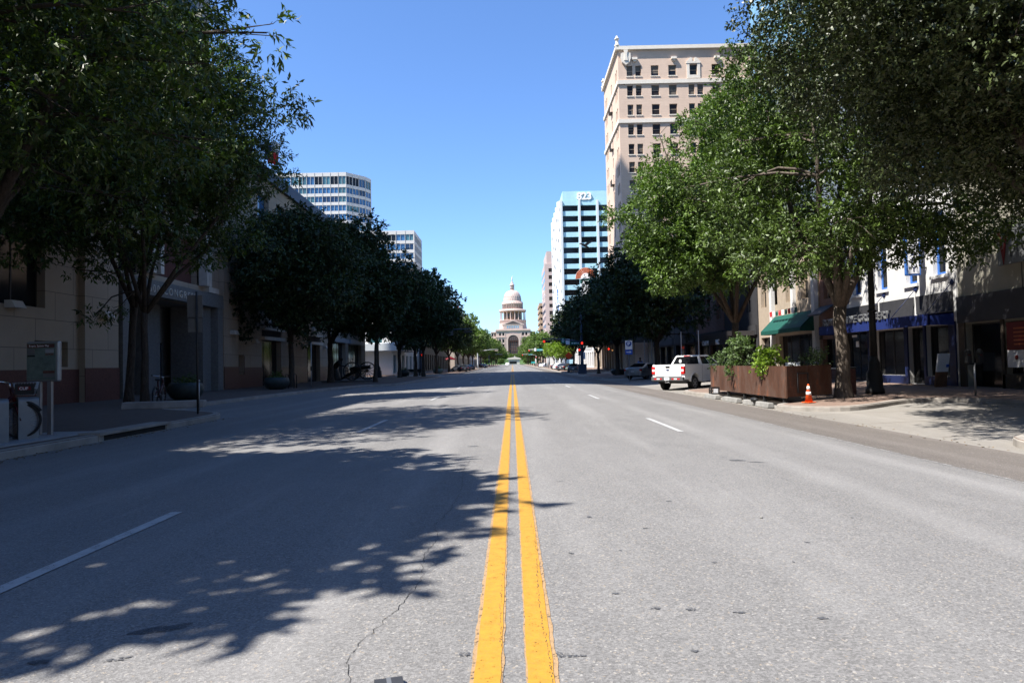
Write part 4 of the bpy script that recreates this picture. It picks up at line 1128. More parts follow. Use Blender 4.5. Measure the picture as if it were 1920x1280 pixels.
# ---- left blocks beyond the corner ------------------------------------------------
t = block('white_corner_building', 'white corner building with glass shopfront and pale canopy across the side street', -45, -18.6, 106, 140, 12, 'white', 3, 3, glass='glass_teal')
b = MB(); b.bbox(-30, 104.6, 3.7, -16.6, 105.98, 5.0, .12); b.bbox(-18.55, 105.99, 3.7, -16.6, 118, 5.0, .12); wchild(t, b, 'canopy', M['panel_white'])
block('shaded_row', 'low shaded row of shops behind the left street trees', -40, -18.6, 141, 199, 9.5, 'brown_wall', 4, 2)
block('mid_row', 'pale two storey row far along the left side', -40, -18.6, 220, 305, 9, 'tan_wall', 5, 2)
t = block('dish_building', 'white building with dark rooftop box and round white dish above the left trees', -42, -20.2, 313, 360, 19.5, 'white', 6, 5)
b = MB(); b.box(-40, 314, 19.8, -20.6, 350, 24.2); wchild(t, b, 'rooftop_box', M['frame_dark'])
b = MB(); b.lathe([(.02, 0), (1.1, .05), (1.35, .3), (1.3, .34), (.02, .14)], 20, 0, M=face_mat((-22.6, 313.9, 22.4), XU)); wchild(t, b, 'dish', M['sign_white'])
block('far_row', 'far low buildings at the left end of the avenue', -40, -18.6, 365, 420, 12, 'tan_wall', 7, 3)
block('right_row', 'sunlit low shops on the right beyond the 823 tower', 18, 42, 290, 340, 9, 'white', 8, 2)
block('right_far_row', 'far low buildings at the right end of the avenue', 18, 42, 385, 425, 10, 'tan_wall', 9, 3)

# ---- capitol ---------------------------------------------------------------------
cap = empty('capitol', (1.5, 785, 10.8), 0, 'pink granite domed capitol building closing the end of the avenue', 'capitol')
def part(mb, name, m): return mb.build(name, M[m], cap)
b = MB()   # main body; front of the portico at y=-25
def wo(x0, x1, yf, z0, z1, ops, dep=.9): wall_open(b, (x0, yf, z0), XU, x1-x0, z1-z0, ops, dep)
wins = []
for sx in (-1, 1):
    for c in (13.4, 17.0) if False else (11.0, 14.6):
        for z in (22.6, 15.0, 9.4): wins.append((sx*c, z))
ops = []
for c, z in wins:
    h = 3.4 if z > 20 else 3.6
    ops.append((c-1.05+18.8, z, c+1.05+18.8, z+h))
ops.append((-5.9+18.8, 0, 5.9+18.8, 17.2))
wo(-18.8, 18.8, -25, 0, 29, ops)
b.quad((18.8, -25, 0), (18.8, 10, 0), (18.8, 10, 29), (18.8, -25, 29)); b.quad((-18.8, 10, 0), (-18.8, -25, 0), (-18.8, -25, 29), (-18.8, 10, 29)); b.quad((-18.8, -25, 29), (18.8, -25, 29), (18.8, 10, 29), (-18.8, 10, 29))
part(b, 'central_block', 'capitol')
b = MB()   # arch spandrel infill is part of the opening: arch ring, recess
def archxz(b, z, r0, r1, y0, y1, n=18):
    for i in range(n):
        a, c = PI*i/n, PI*(i+1)/n
        b.prism([(math.cos(a)*r1, z+math.sin(a)*r1), (math.cos(c)*r1, z+math.sin(c)*r1), (math.cos(c)*r0, z+math.sin(c)*r0), (math.cos(a)*r0, z+math.sin(a)*r0)], 'y', y0, y1)
archxz(b, 17.2, 5.9, 7.9, -25.7, -25.003)
for sx in (-1, 1): b.box(sx*5.9 if sx > 0 else -7.9, -25.7, 0, 7.9 if sx > 0 else -5.9, -25.003, 17.2)
part(b, 'arch_ring', 'capitol')
b = MB(); b.prism([(math.cos(PI*i/18)*5.9, 17.2+math.sin(PI*i/18)*5.9) for i in range(19)], 'y', -25.3, -25.05); b.box(-5.9, -24.2, 0, 5.9, -24.1, 17.2); part(b, 'portal', 'capitol_dark')
b = MB()
for i in range(-2, 3): b.box(i*2.3-.18, -25.5, 0, i*2.3+.18, -25.31, 21.2)
for z in (7.5, 15.8): b.box(-5.9, -25.5, z, 5.9, -25.32, z+.5)
part(b, 'portal_bars', 'granite_red')
for c, z in wins:
    q = MB(); q.box(c-1.05, -24.3, z, c+1.05, -24.2, z+3.6); q.build('window', M['glass_dark'], cap)
b = MB()
for z0, z1, o_ in ((28, 29.05, 1.0), (20.7, 21.5, .6), (29.05, 29.9, .4), (13.2, 13.7, .4)):
    for xa, xb in (((-18.8-o_, 18.8+o_),) if z0 > 25 else ((-18.8-o_, -7.95), (7.95, 18.8+o_))): b.box(xa, -25-o_, z0, xb, -25.004, z1)
    b.box(-18.8-o_, -25, z0, -18.803, 10, z1); b.box(18.803, -25, z0, 18.8+o_, 10, z1)
part(b, 'cornice', 'capitol')
b = MB()
for sx in (-1, 1):
    for c in (8.6, 9.6, 12.8, 16.4, 18.2): b.box(sx*c-.3, -25.4, 0, sx*c+.3, -25.006, 20.7)
    b.box(sx*9-.3, -25.3, 21.5, sx*9+.3, -25.006, 28)
part(b, 'pilaster', 'capitol')
b = MB(); b.box(-10.8, -24, 29.9, 10.8, -2, 34.6); part(b, 'attic_block', 'capitol')
b = MB(); b.prism([(-11.8, 34.6), (11.8, 34.6), (0, 39.6)], 'y', -23.4, -3); part(b, 'pediment_wall', 'capitol')
b = MB(); b.prism([(-12.4, 34.3), (12.4, 34.3), (12.4, 35.1), (0, 40.3), (-12.4, 35.1)], 'y', -24.2, -23.4)
part(b, 'pediment', 'capitol')
b = MB(); b.prism([(-8.6, 35.5), (8.6, 35.5), (0, 39.0)], 'y', -24.35, -24.21); part(b, 'tympanum', 'capitol_dark')
for i in range(7):
    q = MB(); q.box(-6.9+i*2, -24.1, 30.8, -5.7+i*2, -24.01, 33.6); q.build('attic_window', M['glass_sky'], cap)
for sx in (-1, 1):
    b = MB(); x0, x1 = (18.8, 24.6) if sx > 0 else (-24.6, -18.8)
    b.box(x0, -20, 0, x1, 12, 26.8); b.box(x0-.5, -20.6, 26.3, x1+.5, 12, 27.4); xa, xb = (24.6, 86) if sx > 0 else (-86, -24.6); b.box(xa, -12, 0, xb, 14, 20); b.box(xa, -12.6, 19.4, xb, 14, 20.6)
    part(b, 'wing', 'capitol')
    for k in range(2):
        for z in (22.4, 15, 9):
            q = MB(); c = sx*(20.4+k*2.8); q.box(c-.75, -20.1, z, c+.75, -20.003, z+3); q.build('wing_window', M['glass_dark'], cap)
b = MB(); b.lathe([(16.4, 29), (16.0, 31.8), (15.4, 36.0), (15.2, 38.1), (15.4, 38.3), (15.4, 40.3), (15.6, 40.4), (15.6, 40.9), (10.3, 40.9)], 48); part(b, 'drum_base', 'capitol')
b = MB(); b.lathe([(10.4, 40.8), (10.4, 51)], 40); part(b, 'inner_drum', 'tan_conc')
for i in range(20):
    a = 2*PI*(i+.5)/20
    q = MB(); q.lathe([(.62, 40.9), (.5, 41.4), (.42, 49.6), (.62, 50.2)], 8, 0, (math.cos(a)*14.3, math.sin(a)*14.3, 0)); q.build('column', M['capitol'], cap)
for i in range(10):
    a = -PI+PI*(i+.5)/10; k = Matrix.Rotation(a, 4, 'Z') @ Matrix.Translation((10.42, 0, 0))
    q = MB(); q.box(-.05, -.85, 42.5, .05, .85, 48.5, 0, k); q.build('drum_window', M['glass_dark'], cap)
b = MB(); b.lathe([(10.2, 50.4), (15.0, 50.4), (15.7, 51.6), (15.6, 52.2), (15.2, 52.3), (15.1, 53.3), (12.0, 53.3)], 48); part(b, 'balcony', 'capitol')
b = MB(); b.lathe([(11.6, 53.2), (11.5, 59.0), (12.2, 59.3), (12.3, 60.0), (11.9, 60.1), (11.8, 62.0), (11.0, 62.3), (10.2, 62.8)], 48); part(b, 'upper_drum', 'capitol')
for i in range(14):
    a = -PI+PI*(i+.5)/14; k = Matrix.Rotation(a, 4, 'Z') @ Matrix.Translation((11.58, 0, 0))
    q = MB(); q.box(-.05, -.62, 54.6, .06, .62, 57.2, 0, k); q.prism([(math.cos(PI*j/8)*.62, 57.2+math.sin(PI*j/8)*.62) for j in range(9)], 'x', -.05, .06, 0, k); q.build('drum_window', M['glass_dark'], cap)
b = MB()
for i in range(28):
    a = 2*PI*(i+.5)/28; k = Matrix.Rotation(a, 4, 'Z') @ Matrix.Translation((11.6, 0, 0)); b.box(-.1, -.22, 53.3, .45, .22, 59, 0, k); b.box(.2, -.3, 60, .5, .3, 61.6, 0, k)
part(b, 'drum_pilaster', 'capitol')
prof_d = [(10.3+ .0, 62.6)] + [(3.0+7.2*math.cos(t_)**.85, 62.8+12.2*math.sin(t_)) for t_ in np.linspace(0.02, PI/2-.02, 14)]
b = MB(); b.lathe(prof_d, 48); part(b, 'dome', 'capitol_dome')
b = MB()
for i in range(24):
    a = 2*PI*i/24
    b.tube([(r_*math.cos(a), r_*math.sin(a), z_) for r_, z_ in prof_d[1:]], .2, 5)
part(b, 'dome_rib', 'capitol_dome')
for i in range(12):
    a = -PI+PI*(i+.5)/12; r_, z_ = 9.6, 67.6; q = MB(); q.ball((r_*math.cos(a), r_*math.sin(a), z_), .45, 0, 6); q.build('dome_port', M['capitol_dark'], cap)
b = MB(); b.lathe([(3.3, 74.6), (3.1, 75.3), (2.3, 75.9), (1.9, 76.2)], 16); b.lathe([(2.5, 81.0), (2.7, 81.6), (2.6, 82.4), (1.9, 82.6), (1.7, 83.6), (1.2, 84.8), (.5, 86.4), (.4, 87.0)], 16); b.lathe([(1.1, 76), (1.1, 81.2)], 12)
for i in range(8):
    a = 2*PI*i/8; b.cyl((2.0*math.cos(a), 2.0*math.sin(a), 75.9), (2.0*math.cos(a), 2.0*math.sin(a), 81.2), .3, 6)
part(b, 'lantern', 'capitol_dome')
b = MB(); b.lathe([(.55, 87), (.75, 87.6), (.55, 89.2), (.62, 90.2), (.3, 90.8), (.36, 91.2), (.28, 91.6), (.05, 91.8)], 10); b.tube([(.5, 0, 90.2), (.95, 0, 91.2), (1.0, 0, 92.2)], .17, 6); b.ball((1.0, 0, 92.3), .3, 0, 6); part(b, 'statue', 'gold')
# entrance gate house in front of the lawn
t = empty('gate_house', (1.0, 566, 1.3), 0, 'small pale gate building at the far end of the road below the dome', 'building')
b = MB(); b.box(-4.2, 0, 0, 5.0, 5, 4.2); t2 = b.build('wall', M['stone_light'], t)
b = MB(); b.prism([(-5.6, 4.2), (6.4, 4.2), (5.2, 5.3), (1.5, 6.0), (1.0, 7.6), (.4, 6.0), (-4.5, 5.3)], 'y', -.8, 5.6); b.build('roof', M['stone_light'], t)
b = MB(); b.box(-3.4, -.1, .4, 2.5, -.003, 2.6); b.build('window', M['glass_dark'], t)

# ---- the street behind the camera (closes the avenue, holds off part of the sky)
block('south_office', 'tall stone office block behind the camera on the shady side', -45, -18.6, -150, -34, 44, 'tower_grey', 21, 10, cat='building', groundz=0)
block('south_bank', 'tan office block behind the camera on the sunny side', 18, 45, -150, -20, 34, 'tan_wall', 22, 8, cat='building', groundz=0)
# ================================================================== TREES
def leaf_mesh(name, clumps, n, size, seed, m, asp=0.45, droop=0.25, spray=9, spread=0.22, fold=0.18, shell=0.35):
    """crown foliage: leaf-sized faces gathered in sprays through the clumps' volume"""
    rg = np.random.default_rng(seed)
    C = np.array([c[0] for c in clumps], float); Rr = np.array([c[1] for c in clumps], float)
    if Rr.ndim == 1: Rr = np.stack([Rr, Rr, Rr*0.8], 1)
    wgt = (Rr.prod(1))**(2/3); wgt /= wgt.sum()
    ns = max(1, n//spray)
    ci = rg.choice(len(C), ns, p=wgt)
    d = rg.normal(size=(ns, 3)); d /= np.linalg.norm(d, axis=1, keepdims=True)
    rad = (shell+(1-shell)*rg.random(ns))**0.6 * rg.uniform(0.75, 1.18, ns)
    S = C[ci] + d*Rr[ci]*rad[:, None]
    S = np.repeat(S, spray, 0); D = np.repeat(d, spray, 0)
    N = len(S)
    # leaves run along a twig pointing outwards and slightly down
    t = rg.random(N)
    twig = D*np.array([1, 1, 0.55]) + rg.normal(size=(ns, 3)).repeat(spray, 0)*0.5
    twig /= np.linalg.norm(twig, axis=1, keepdims=True)
    P = S + twig*(t*spread*1.5)[:, None] + rg.normal(size=(N, 3))*spread*0.16
    ax = twig*0.75 + rg.normal(size=(N, 3))*0.62; ax[:, 2] -= droop
    ax /= np.linalg.norm(ax, axis=1, keepdims=True)
    nr = rg.normal(size=(N, 3))*0.6 + np.array([0, 0, 0.9]) + D*0.3
    sd = np.cross(ax, nr); sd /= np.linalg.norm(sd, axis=1, keepdims=True)+1e-9
    nn = np.cross(sd, ax)
    L = size*rg.uniform(0.6, 1.25, N); W = L*asp*rg.uniform(0.7, 1.2, N)
    mid = P + ax*(L*0.45)[:, None] + nn*(L*fold)[:, None]
    v = np.empty((N, 4, 3))
    v[:, 0] = P; v[:, 1] = mid + sd*(W*0.5)[:, None]; v[:, 2] = P + ax*L[:, None]; v[:, 3] = mid - sd*(W*0.5)[:, None]
    me = bpy.data.meshes.new(name)
    me.vertices.add(N*4); me.loops.add(N*4); me.polygons.add(N)
    me.vertices.foreach_set('co', v.reshape(-1).astype(np.float32))
    me.loops.foreach_set('vertex_index', np.arange(N*4, dtype=np.int32))
    me.polygons.foreach_set('loop_start', np.arange(0, N*4, 4, dtype=np.int32))
    try: me.polygons.foreach_set('loop_total', np.full(N, 4, dtype=np.int32))
    except Exception: pass
    at = me.attributes.new('tone', 'FLOAT', 'FACE')
    tone = np.clip(0.45+0.22*np.repeat(rg.normal(size=ns), spray)+0.18*rg.normal(size=N), 0, 1)
    at.data.foreach_set('value', tone.astype(np.float32))
    me.materials.append(m); me.update(calc_edges=True)
    return me

def clump_cloud(env, n, r0, r1, seed):
    """env: list of (centre, radii) ellipsoids; clump balls spread inside them"""
    rg = random.Random(seed); out = []
    tot = sum(a[1][0]*a[1][1]*a[1][2] for a in env)
    for c, r in env:
        k = max(2, round(n*r[0]*r[1]*r[2]/tot)); tries = 0; mine = []
        while len(mine) < k and tries < 4000:
            tries += 1
            p = [rg.gauss(0, 1) for _ in range(3)]; l = math.sqrt(sum(q*q for q in p)); f = rg.random()**0.42
            q = Vector((c[0]+p[0]/l*f*r[0]*.86, c[1]+p[1]/l*f*r[1]*.86, c[2]+p[2]/l*f*r[2]*.86))
            rr = rg.uniform(r0, r1)
            if any((q-m_[0]).length < 0.62*(rr+m_[1]) for m_ in mine): 
                if tries < 2500: continue
            mine.append((q, rr))
        for _ in range(max(1, k//3)):      # stray branch ends that break the outline
            p = [rg.gauss(0, 1), rg.gauss(0, 1), rg.gauss(0, 1)*.8+.15]; l = math.sqrt(sum(q*q for q in p)); f = rg.uniform(0.95, 1.2)
            mine.append((Vector((c[0]+p[0]/l*f*r[0], c[1]+p[1]/l*f*r[1], c[2]+p[2]/l*f*r[2])), r0*rg.uniform(.45, .7)))
        out += mine
    return out

def limb_mesh(base_r, fork_h, clumps, seed, lean=(0, 0), twigs=True, forks=5, maxn=60, top=None):
    rg = random.Random(seed); b = MB()
    cx = sum(c[0].x for c in clumps)/len(clumps); cy = sum(c[0].y for c in clumps)/len(clumps); cz = max(c[0].z for c in clumps)
    F = Vector((lean[0], lean[1], fork_h))
    # trunk with root flare
    pts = [V(0, 0, -0.15), V(0.01, 0, 0.05), V(lean[0]*.15, lean[1]*.15, fork_h*.18), V(lean[0]*.4+.04, lean[1]*.4-.03, fork_h*.5), V(lean[0]*.75-.03, lean[1]*.75+.03, fork_h*.8), F]
    b.tube(pts, [base_r*1.7, base_r*1.4, base_r*1.04, base_r*.92, base_r*.86, base_r*.9], 12)
    # main limbs
    limbs = []
    for i in range(forks):
        w = 2*PI*i/forks+rg.uniform(-.4, .4); T = Vector((cx+math.cos(w)*abs(cz-fork_h)*.28, cy+math.sin(w)*abs(cz-fork_h)*.28, fork_h+(cz-fork_h)*rg.uniform(.55, .85)))
        mid = F.lerp(T, .45)+Vector((math.cos(w)*.5, math.sin(w)*.5, -.1))
        n = [F-UP*.15, F.lerp(mid, .5)+Vector((rg.uniform(-.12, .12), rg.uniform(-.12, .12), .1)), mid, mid.lerp(T, .5)+Vector((rg.uniform(-.2, .2), rg.uniform(-.2, .2), 0)), T]
        rr = [base_r*.62, base_r*.5, base_r*.4, base_r*.28, base_r*.1]
        b.tube(n, rr, 8); limbs.append((n, rr))
    nodes = [(p, r) for n, rr in limbs for p, r in zip(n[1:], rr[1:])]
    for n, rr in limbs:
        for k in range(len(n)-1): nodes.append((n[k].lerp(n[k+1], .5), (rr[k]+rr[k+1])/2))
    cl = clumps if len(clumps) <= maxn else rg.sample(clumps, maxn)
    for c, r in [(c[0], c[1] if not hasattr(c[1], '__len__') else c[1][0]) for c in cl]:
        p, pr = min(nodes, key=lambda q: (q[0]-c).length + max(0, q[0].z-c.z)*.7)
        L = (c-p).length
        if L < .2: continue
        m1 = p.lerp(c, .5)+Vector((rg.uniform(-.12, .12), rg.uniform(-.12, .12), rg.uniform(.0, .16)))*L
        r0 = min(pr*.7, .012+.016*L)
        b.tube([p, p.lerp(m1, .5)+V(0, 0, .03*L), m1, m1.lerp(c, .5), c], [r0, r0*.85, r0*.7, r0*.5, .008], 6, cap=False)
        if twigs:
            for _ in range(4):
                dd = Vector((rg.gauss(0, 1), rg.gauss(0, 1), rg.gauss(0, .6))).normalized()*r*rg.uniform(.7, 1.05)
                b.tube([m1.lerp(c, rg.uniform(.3, 1)), c+dd*.5+V(0, 0, .05), c+dd], [.013, .009, .004], 4, cap=False)
    return b

def tree(label, loc, env, ncl, r0, r1, nleaf, size, leafm, seed, base_r=.22, fork=3.0, lean=(0, 0), asp=.45, bark='bark', group='street trees along the avenue', name='street_tree', extra=(), spread=.22, forks=5, hang=(), cat='tree', shell=.5, spray=9):
    t = empty(name, loc, 0, label, cat, group)
    cl = clump_cloud(env, ncl, r0, r1, seed) + [(Vector(a), b_) for a, b_ in extra]
    tr = limb_mesh(base_r, fork, cl, seed+5, lean, forks=forks).build('trunk', M[bark], t)
    cr = link('crown', leaf_mesh('crown', [(tuple(c), r) for c, r in cl], nleaf, size, seed+9, M[leafm], asp, spread=spread, shell=shell, spray=spray), t)
    return t

GZ = lambda x, y: swz(x, y)
# ---- left row --------------------------------------------------------------
tree('leafy oak at the left kerb nearest the camera, crown above the frame', (-10.85, 3.45, 0), [((-1.2, 0.8, 8.3), (4.6, 4.1, 3.6)), ((2.75, -.35, 7.6), (2.7, 2.1, 2.2)), ((2.4, 1.0, 9.0), (2.2, 2.5, 1.9))], 70, 1.0, 1.7, 135000, .29, 'leaf_oak', 11, .22, 3.6, asp=.5)
tree('big leafy oak filling the upper left corner of the view', (-11.4, 14.2, 0), [((0.6, -0.3, 9.6), (5.6, 5.0, 4.6)), ((2.5, -1.5, 8.2), (3.4, 3.2, 2.6)), ((0, 0, 13), (3.8, 3.8, 2.6)), ((1.2, 0.6, 6.2), (4.5, 3.8, 1.7))], 70, .85, 1.5, 88000, .19, 'leaf_oak', 12, .22, 3.6, asp=.3, spread=.2)
tree('dark oak with twin trunk partner, left of the bicycle, in front of the stone wall', (-15.25, 27.15, .02), [((0.6, -.6, 10.0), (5.2, 5.2, 5.2)), ((-1.5, -2.5, 8.0), (4.5, 4.0, 2.6)), ((.2, -1.2, 6.5), (4.6, 3.6, 1.5)), ((2.4, 0.3, 12.6), (3.2, 3.6, 3.6)), ((1.0, -1, 16.2), (3.4, 3.6, 2.6))], 86, .75, 1.35, 74000, .23, 'leaf_oak', 13, .15, 3.9, (.25, 0), asp=.3, spread=.2, forks=4)
tree('dark oak beside the red bicycle, right hand one of the close pair of trunks', (-14.2, 26.4, .02), [((1.4, .8, 9.6), (3.4, 4.2, 4.0)), ((3.2, 0.6, 11.8), (2.2, 2.8, 2.2)), ((2.2, 1.2, 8.2), (1.6, 2.6, 1.5))], 44, .7, 1.3, 40000, .21, 'leaf_oak', 14, .14, 3.6, asp=.3, spread=.2, extra=[((-1.6, -.6, 3.35), .45), ((-.9, -.4, 3.55), .35)])
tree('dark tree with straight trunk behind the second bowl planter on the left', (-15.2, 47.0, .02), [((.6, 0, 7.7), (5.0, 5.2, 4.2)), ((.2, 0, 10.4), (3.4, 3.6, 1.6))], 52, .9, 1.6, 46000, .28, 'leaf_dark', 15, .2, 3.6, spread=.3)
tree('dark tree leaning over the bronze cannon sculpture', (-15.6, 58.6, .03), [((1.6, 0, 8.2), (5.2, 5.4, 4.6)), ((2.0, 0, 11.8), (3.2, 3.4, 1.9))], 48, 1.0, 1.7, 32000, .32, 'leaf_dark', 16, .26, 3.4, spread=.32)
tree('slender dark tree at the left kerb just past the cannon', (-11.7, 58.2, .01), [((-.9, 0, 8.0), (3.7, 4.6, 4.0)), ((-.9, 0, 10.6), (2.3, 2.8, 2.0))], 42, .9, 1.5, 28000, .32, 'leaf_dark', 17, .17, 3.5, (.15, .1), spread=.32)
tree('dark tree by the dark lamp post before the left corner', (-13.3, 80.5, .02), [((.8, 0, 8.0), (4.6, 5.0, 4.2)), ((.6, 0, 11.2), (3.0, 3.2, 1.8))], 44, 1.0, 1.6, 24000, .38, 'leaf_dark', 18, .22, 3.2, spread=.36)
# generic crowns for the rest, shared by copies
def generic(seed, nleaf, size, m, w=1.0):
    env = [((0, 0, 7.6), (4.3*w, 4.3*w, 3.5)), ((.9, .4, 9.6), (3.0*w, 3.0*w, 2.4)), ((-1.4, -.5, 6.6), (3.0*w, 3.2*w, 2.2))]
    cl = clump_cloud(env, 34, .9, 1.6, seed)
    return limb_mesh(.2, 3.0, cl, seed+1).mesh('trunk', M['bark']), leaf_mesh('crown', [(tuple(c), r) for c, r in cl], nleaf, size, seed+2, M[m], .5, spread=.34)
GEN = {'dark1': generic(51, 16000, .42, 'leaf_dark'), 'dark2': generic(52, 16000, .42, 'leaf_dark', 1.1), 'far1': generic(53, 12000, .48, 'leaf_far'), 'far2': generic(54, 12000, .48, 'leaf_far', 1.1), 'lawn': None, 'light': generic(55, 12000, .42, 'leaf_lime', .95)}
_cl = clump_cloud([((0, 0, 5.3), (5.0, 5.0, 4.4)), ((.5, 0, 3.2), (4.4, 4.4, 2.2))], 40, 1.0, 1.7, 61)
GEN['lawn'] = (limb_mesh(.2, 1.4, _cl, 62).mesh('trunk', M['bark']), leaf_mesh('crown', [(tuple(c), r) for c, r in _cl], 15000, .5, 63, M['leaf_far'], .5, spread=.34))
def gtree(kind, label, x, y, s, rz, sz=1.0, z=None, group='street trees along the avenue'):
    t = empty('street_tree', (x, y, swz(x, y) if z is None else z), rz, label, 'tree', group)
    tm, cm = GEN[kind]
    for nm, me in (('trunk', tm), ('crown', cm)):
        o = link(nm, me, t); o.scale = (s, s, s*sz)
    return t
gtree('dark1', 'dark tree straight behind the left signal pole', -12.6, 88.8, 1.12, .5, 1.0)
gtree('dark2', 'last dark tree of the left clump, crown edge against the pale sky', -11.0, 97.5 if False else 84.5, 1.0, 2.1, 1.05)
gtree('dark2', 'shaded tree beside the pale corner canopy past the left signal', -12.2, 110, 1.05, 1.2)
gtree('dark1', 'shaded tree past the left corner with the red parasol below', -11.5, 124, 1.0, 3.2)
for i, (y, s, k) in enumerate(((140, .96, 'far2'), (156, .98, 'far1'), (174, .98, 'far2'), (192, 1.0, 'far1'), (222, 1.0, 'far2'), (242, 1.05, 'far1'), (264, 1.05, 'far2'), (290, 1.1, 'far1'), (330, 1.15, 'far2'), (370, 1.2, 'far1'), (405, 1.2, 'far2'), (450, 1.3, 'far1'), (500, 1.3, 'far2'))):
    gtree(k, ['mid green tree on the left side, first in the sunlit row', 'sunlit green tree second in the far left row', 'broad green tree third in the far left row', 'green tree just before the second left signal arm', 'green tree under the tan far signal arm', 'rounded green tree past the far left signal arm', 'green tree far up the left pavement', 'small green tree far up on the left side', 'distant green tree left of the dome', 'distant tree below the left wing of the dome building', 'tiny distant tree low on the left', 'hazy distant tree left of the gate', 'last distant tree left of the gate'][i], -11.2, y, s, i*1.3)
# ---- right row -----------------------------------------------------------------
tree('broad glossy evergreen oak overhanging the upper right corner, heavy bare limbs showing', (12.6, 13.6, GZ(12.6, 13.6)), [((-1.2, .4, 9.0), (5.6, 5.0, 4.0)), ((-3.0, .8, 8.6), (3.1, 3.6, 3.4)), ((.8, 1.4, 6.4), (4.2, 4.2, 2.3)), ((2.2, 4.0, 6.4), (3.6, 3.0, 1.7)), ((-6.0, .7, 9.4), (1.0, 1.8, 1.8)), ((-1.2, 1.5, 11.8), (5.2, 4.4, 3.0)), ((-3.2, 0, 6.6), (2.6, 3.0, 1.8)), ((-.5, 4.4, 9.0), (4.4, 3.4, 3.2)), ((-2.6, -2.4, 7.2), (2.4, 2.4, 2.2)), ((-5.6, -2.8, 8.9), (2.7, 2.8, 2.0)), ((-4.4, -1.2, 7.9), (2.0, 2.2, 1.6))], 168, .85, 1.35, 400000, .105, 'leaf_live', 21, .26, 2.9, (-.3, 0), asp=.5, bark='bark', spread=.2, forks=6)
tree('thick trunked tree on the pavement corner beside the orange cone', (11.55, 23.9, GZ(11.55, 23.9)), [((.2, 0, 8.2), (4.9, 4.9, 3.9)), ((0, 0, 11.4), (3.6, 3.6, 2.4)), ((-1.0, -.5, 5.6), (3.6, 3.4, 1.5)), ((2.6, -1.0, 5.6), (2.6, 2.4, 1.3))], 66, .75, 1.35, 90000, .165, 'leaf_bright', 22, .235, 3.2, asp=.42, bark='bark_pale', spread=.24)
tree('bright green sunlit elm rising behind the planter plants', (11.9, 36.2, GZ(11.9, 36.2)), [((-.6, 0, 9.2), (5.3, 5.2, 4.6)), ((.4, 0, 13.0), (3.6, 3.6, 2.8)), ((-2.4, -.5, 7.2), (3.2, 3.2, 2.6)), ((-3.0, -.4, 6.0), (2.1, 2.4, 1.8))], 84, .7, 1.2, 105000, .20, 'leaf_elm', 23, .2, 3.4, asp=.42, spread=.28)
tree('dark shaded tree with forked trunk behind the white pickup', (12.2, 57.5, GZ(12.2, 57.5)), [((-.6, 0, 7.2), (5.4, 5.2, 3.9)), ((0.3, 0, 9.6), (3.2, 3.2, 1.8))], 50, .9, 1.5, 36000, .3, 'leaf_dark', 24, .24, 3.0, spread=.3)
tree('dark tree behind the blue parking sign, right side', (11.4, 74.0, GZ(11.4, 74)), [((-.2, 0, 7.4), (4.5, 4.6, 3.9)), ((.2, 0, 9.4), (2.6, 2.8, 1.9))], 46, .9, 1.6, 28000, .36, 'leaf_dark', 25, .22, 3.2, spread=.34)
gtree('dark2', 'dark tree in front of the hotel canopy on the right', 11.9, 94.5, .95, .4, .95, z=-.2)
gtree('dark1', 'dark rounded tree right of the green street sign', 11.3, 110, 1.0, 2.4)
gtree('dark2', 'dark tree crown edge beside the red mast signal', 11.0, 122, .98, 4.0)
for i, (y, s, k) in enumerate(((138, .60, 'light'), (150, .62, 'light'), (162, .62, 'light'), (176, .66, 'light'), (222, .9, 'far1'), (240, 1.0, 'far2'), (262, 1.1, 'far1'), (286, 1.15, 'far2'), (330, 1.2, 'far1'), (372, 1.25, 'far2'), (410, 1.25, 'far1'), (455, 1.3, 'far2'), (500, 1.3, 'far1'))):
    gtree(k, ['yellow green small tree above the silver car', 'second small yellow green tree on the right', 'third small yellow green tree above the orange diamond', 'fourth small yellow green tree near the far signal', 'green tree behind the far right signal mast', 'tall green tree below the pink tower', 'green tree right of the dome building', 'distant green tree touching the right wing of the dome building', 'distant green tree on the right side', 'small distant tree on the right side', 'tiny tree far up the right pavement', 'hazy tree right of the gate', 'last distant tree right of the gate'][i], 10.8, y, s, i*1.7+.3)
# rounded trees on the capitol lawn
LT = ((-14.0, 606, 1.75, 'rounded lawn tree just left of the great arch'), (15.5, 600, 1.8, 'rounded lawn tree just right of the great arch'), (-33, 640, 1.7, 'lawn tree hiding the left wing of the dome building'), (34, 640, 1.8, 'lawn tree hiding the right wing of the dome building'),
      (-54, 660, 1.9, 'outer lawn tree left of the dome'), (54, 655, 1.9, 'outer lawn tree right of the dome'), (-78, 670, 1.8, 'outermost lawn tree on the left'), (78, 670, 1.8, 'outermost lawn tree on the right'), (-22, 578, 1.2, 'tree left of the small gate building'), (23, 576, 1.25, 'tree right of the small gate building'),
      (-9, 640, 1.2, 'low lawn tree left below the great arch'), (10, 645, 1.15, 'low lawn tree right below the great arch'), (-9.5, 572, .62, 'small dark tree at the left side of the gate building'), (12, 571, .66, 'small dark tree at the right side of the gate building'), (1, 620, .95, 'low tree behind the gate building roof'))
for i, (x, y, s_, lab) in enumerate(LT):
    gtree('lawn', lab, x, y, s_, i*.9, .9, z=1.1+max(0, y-560)*.025 if y < 600 else 2.2+(y-600)*.063, group='lawn trees below the dome')

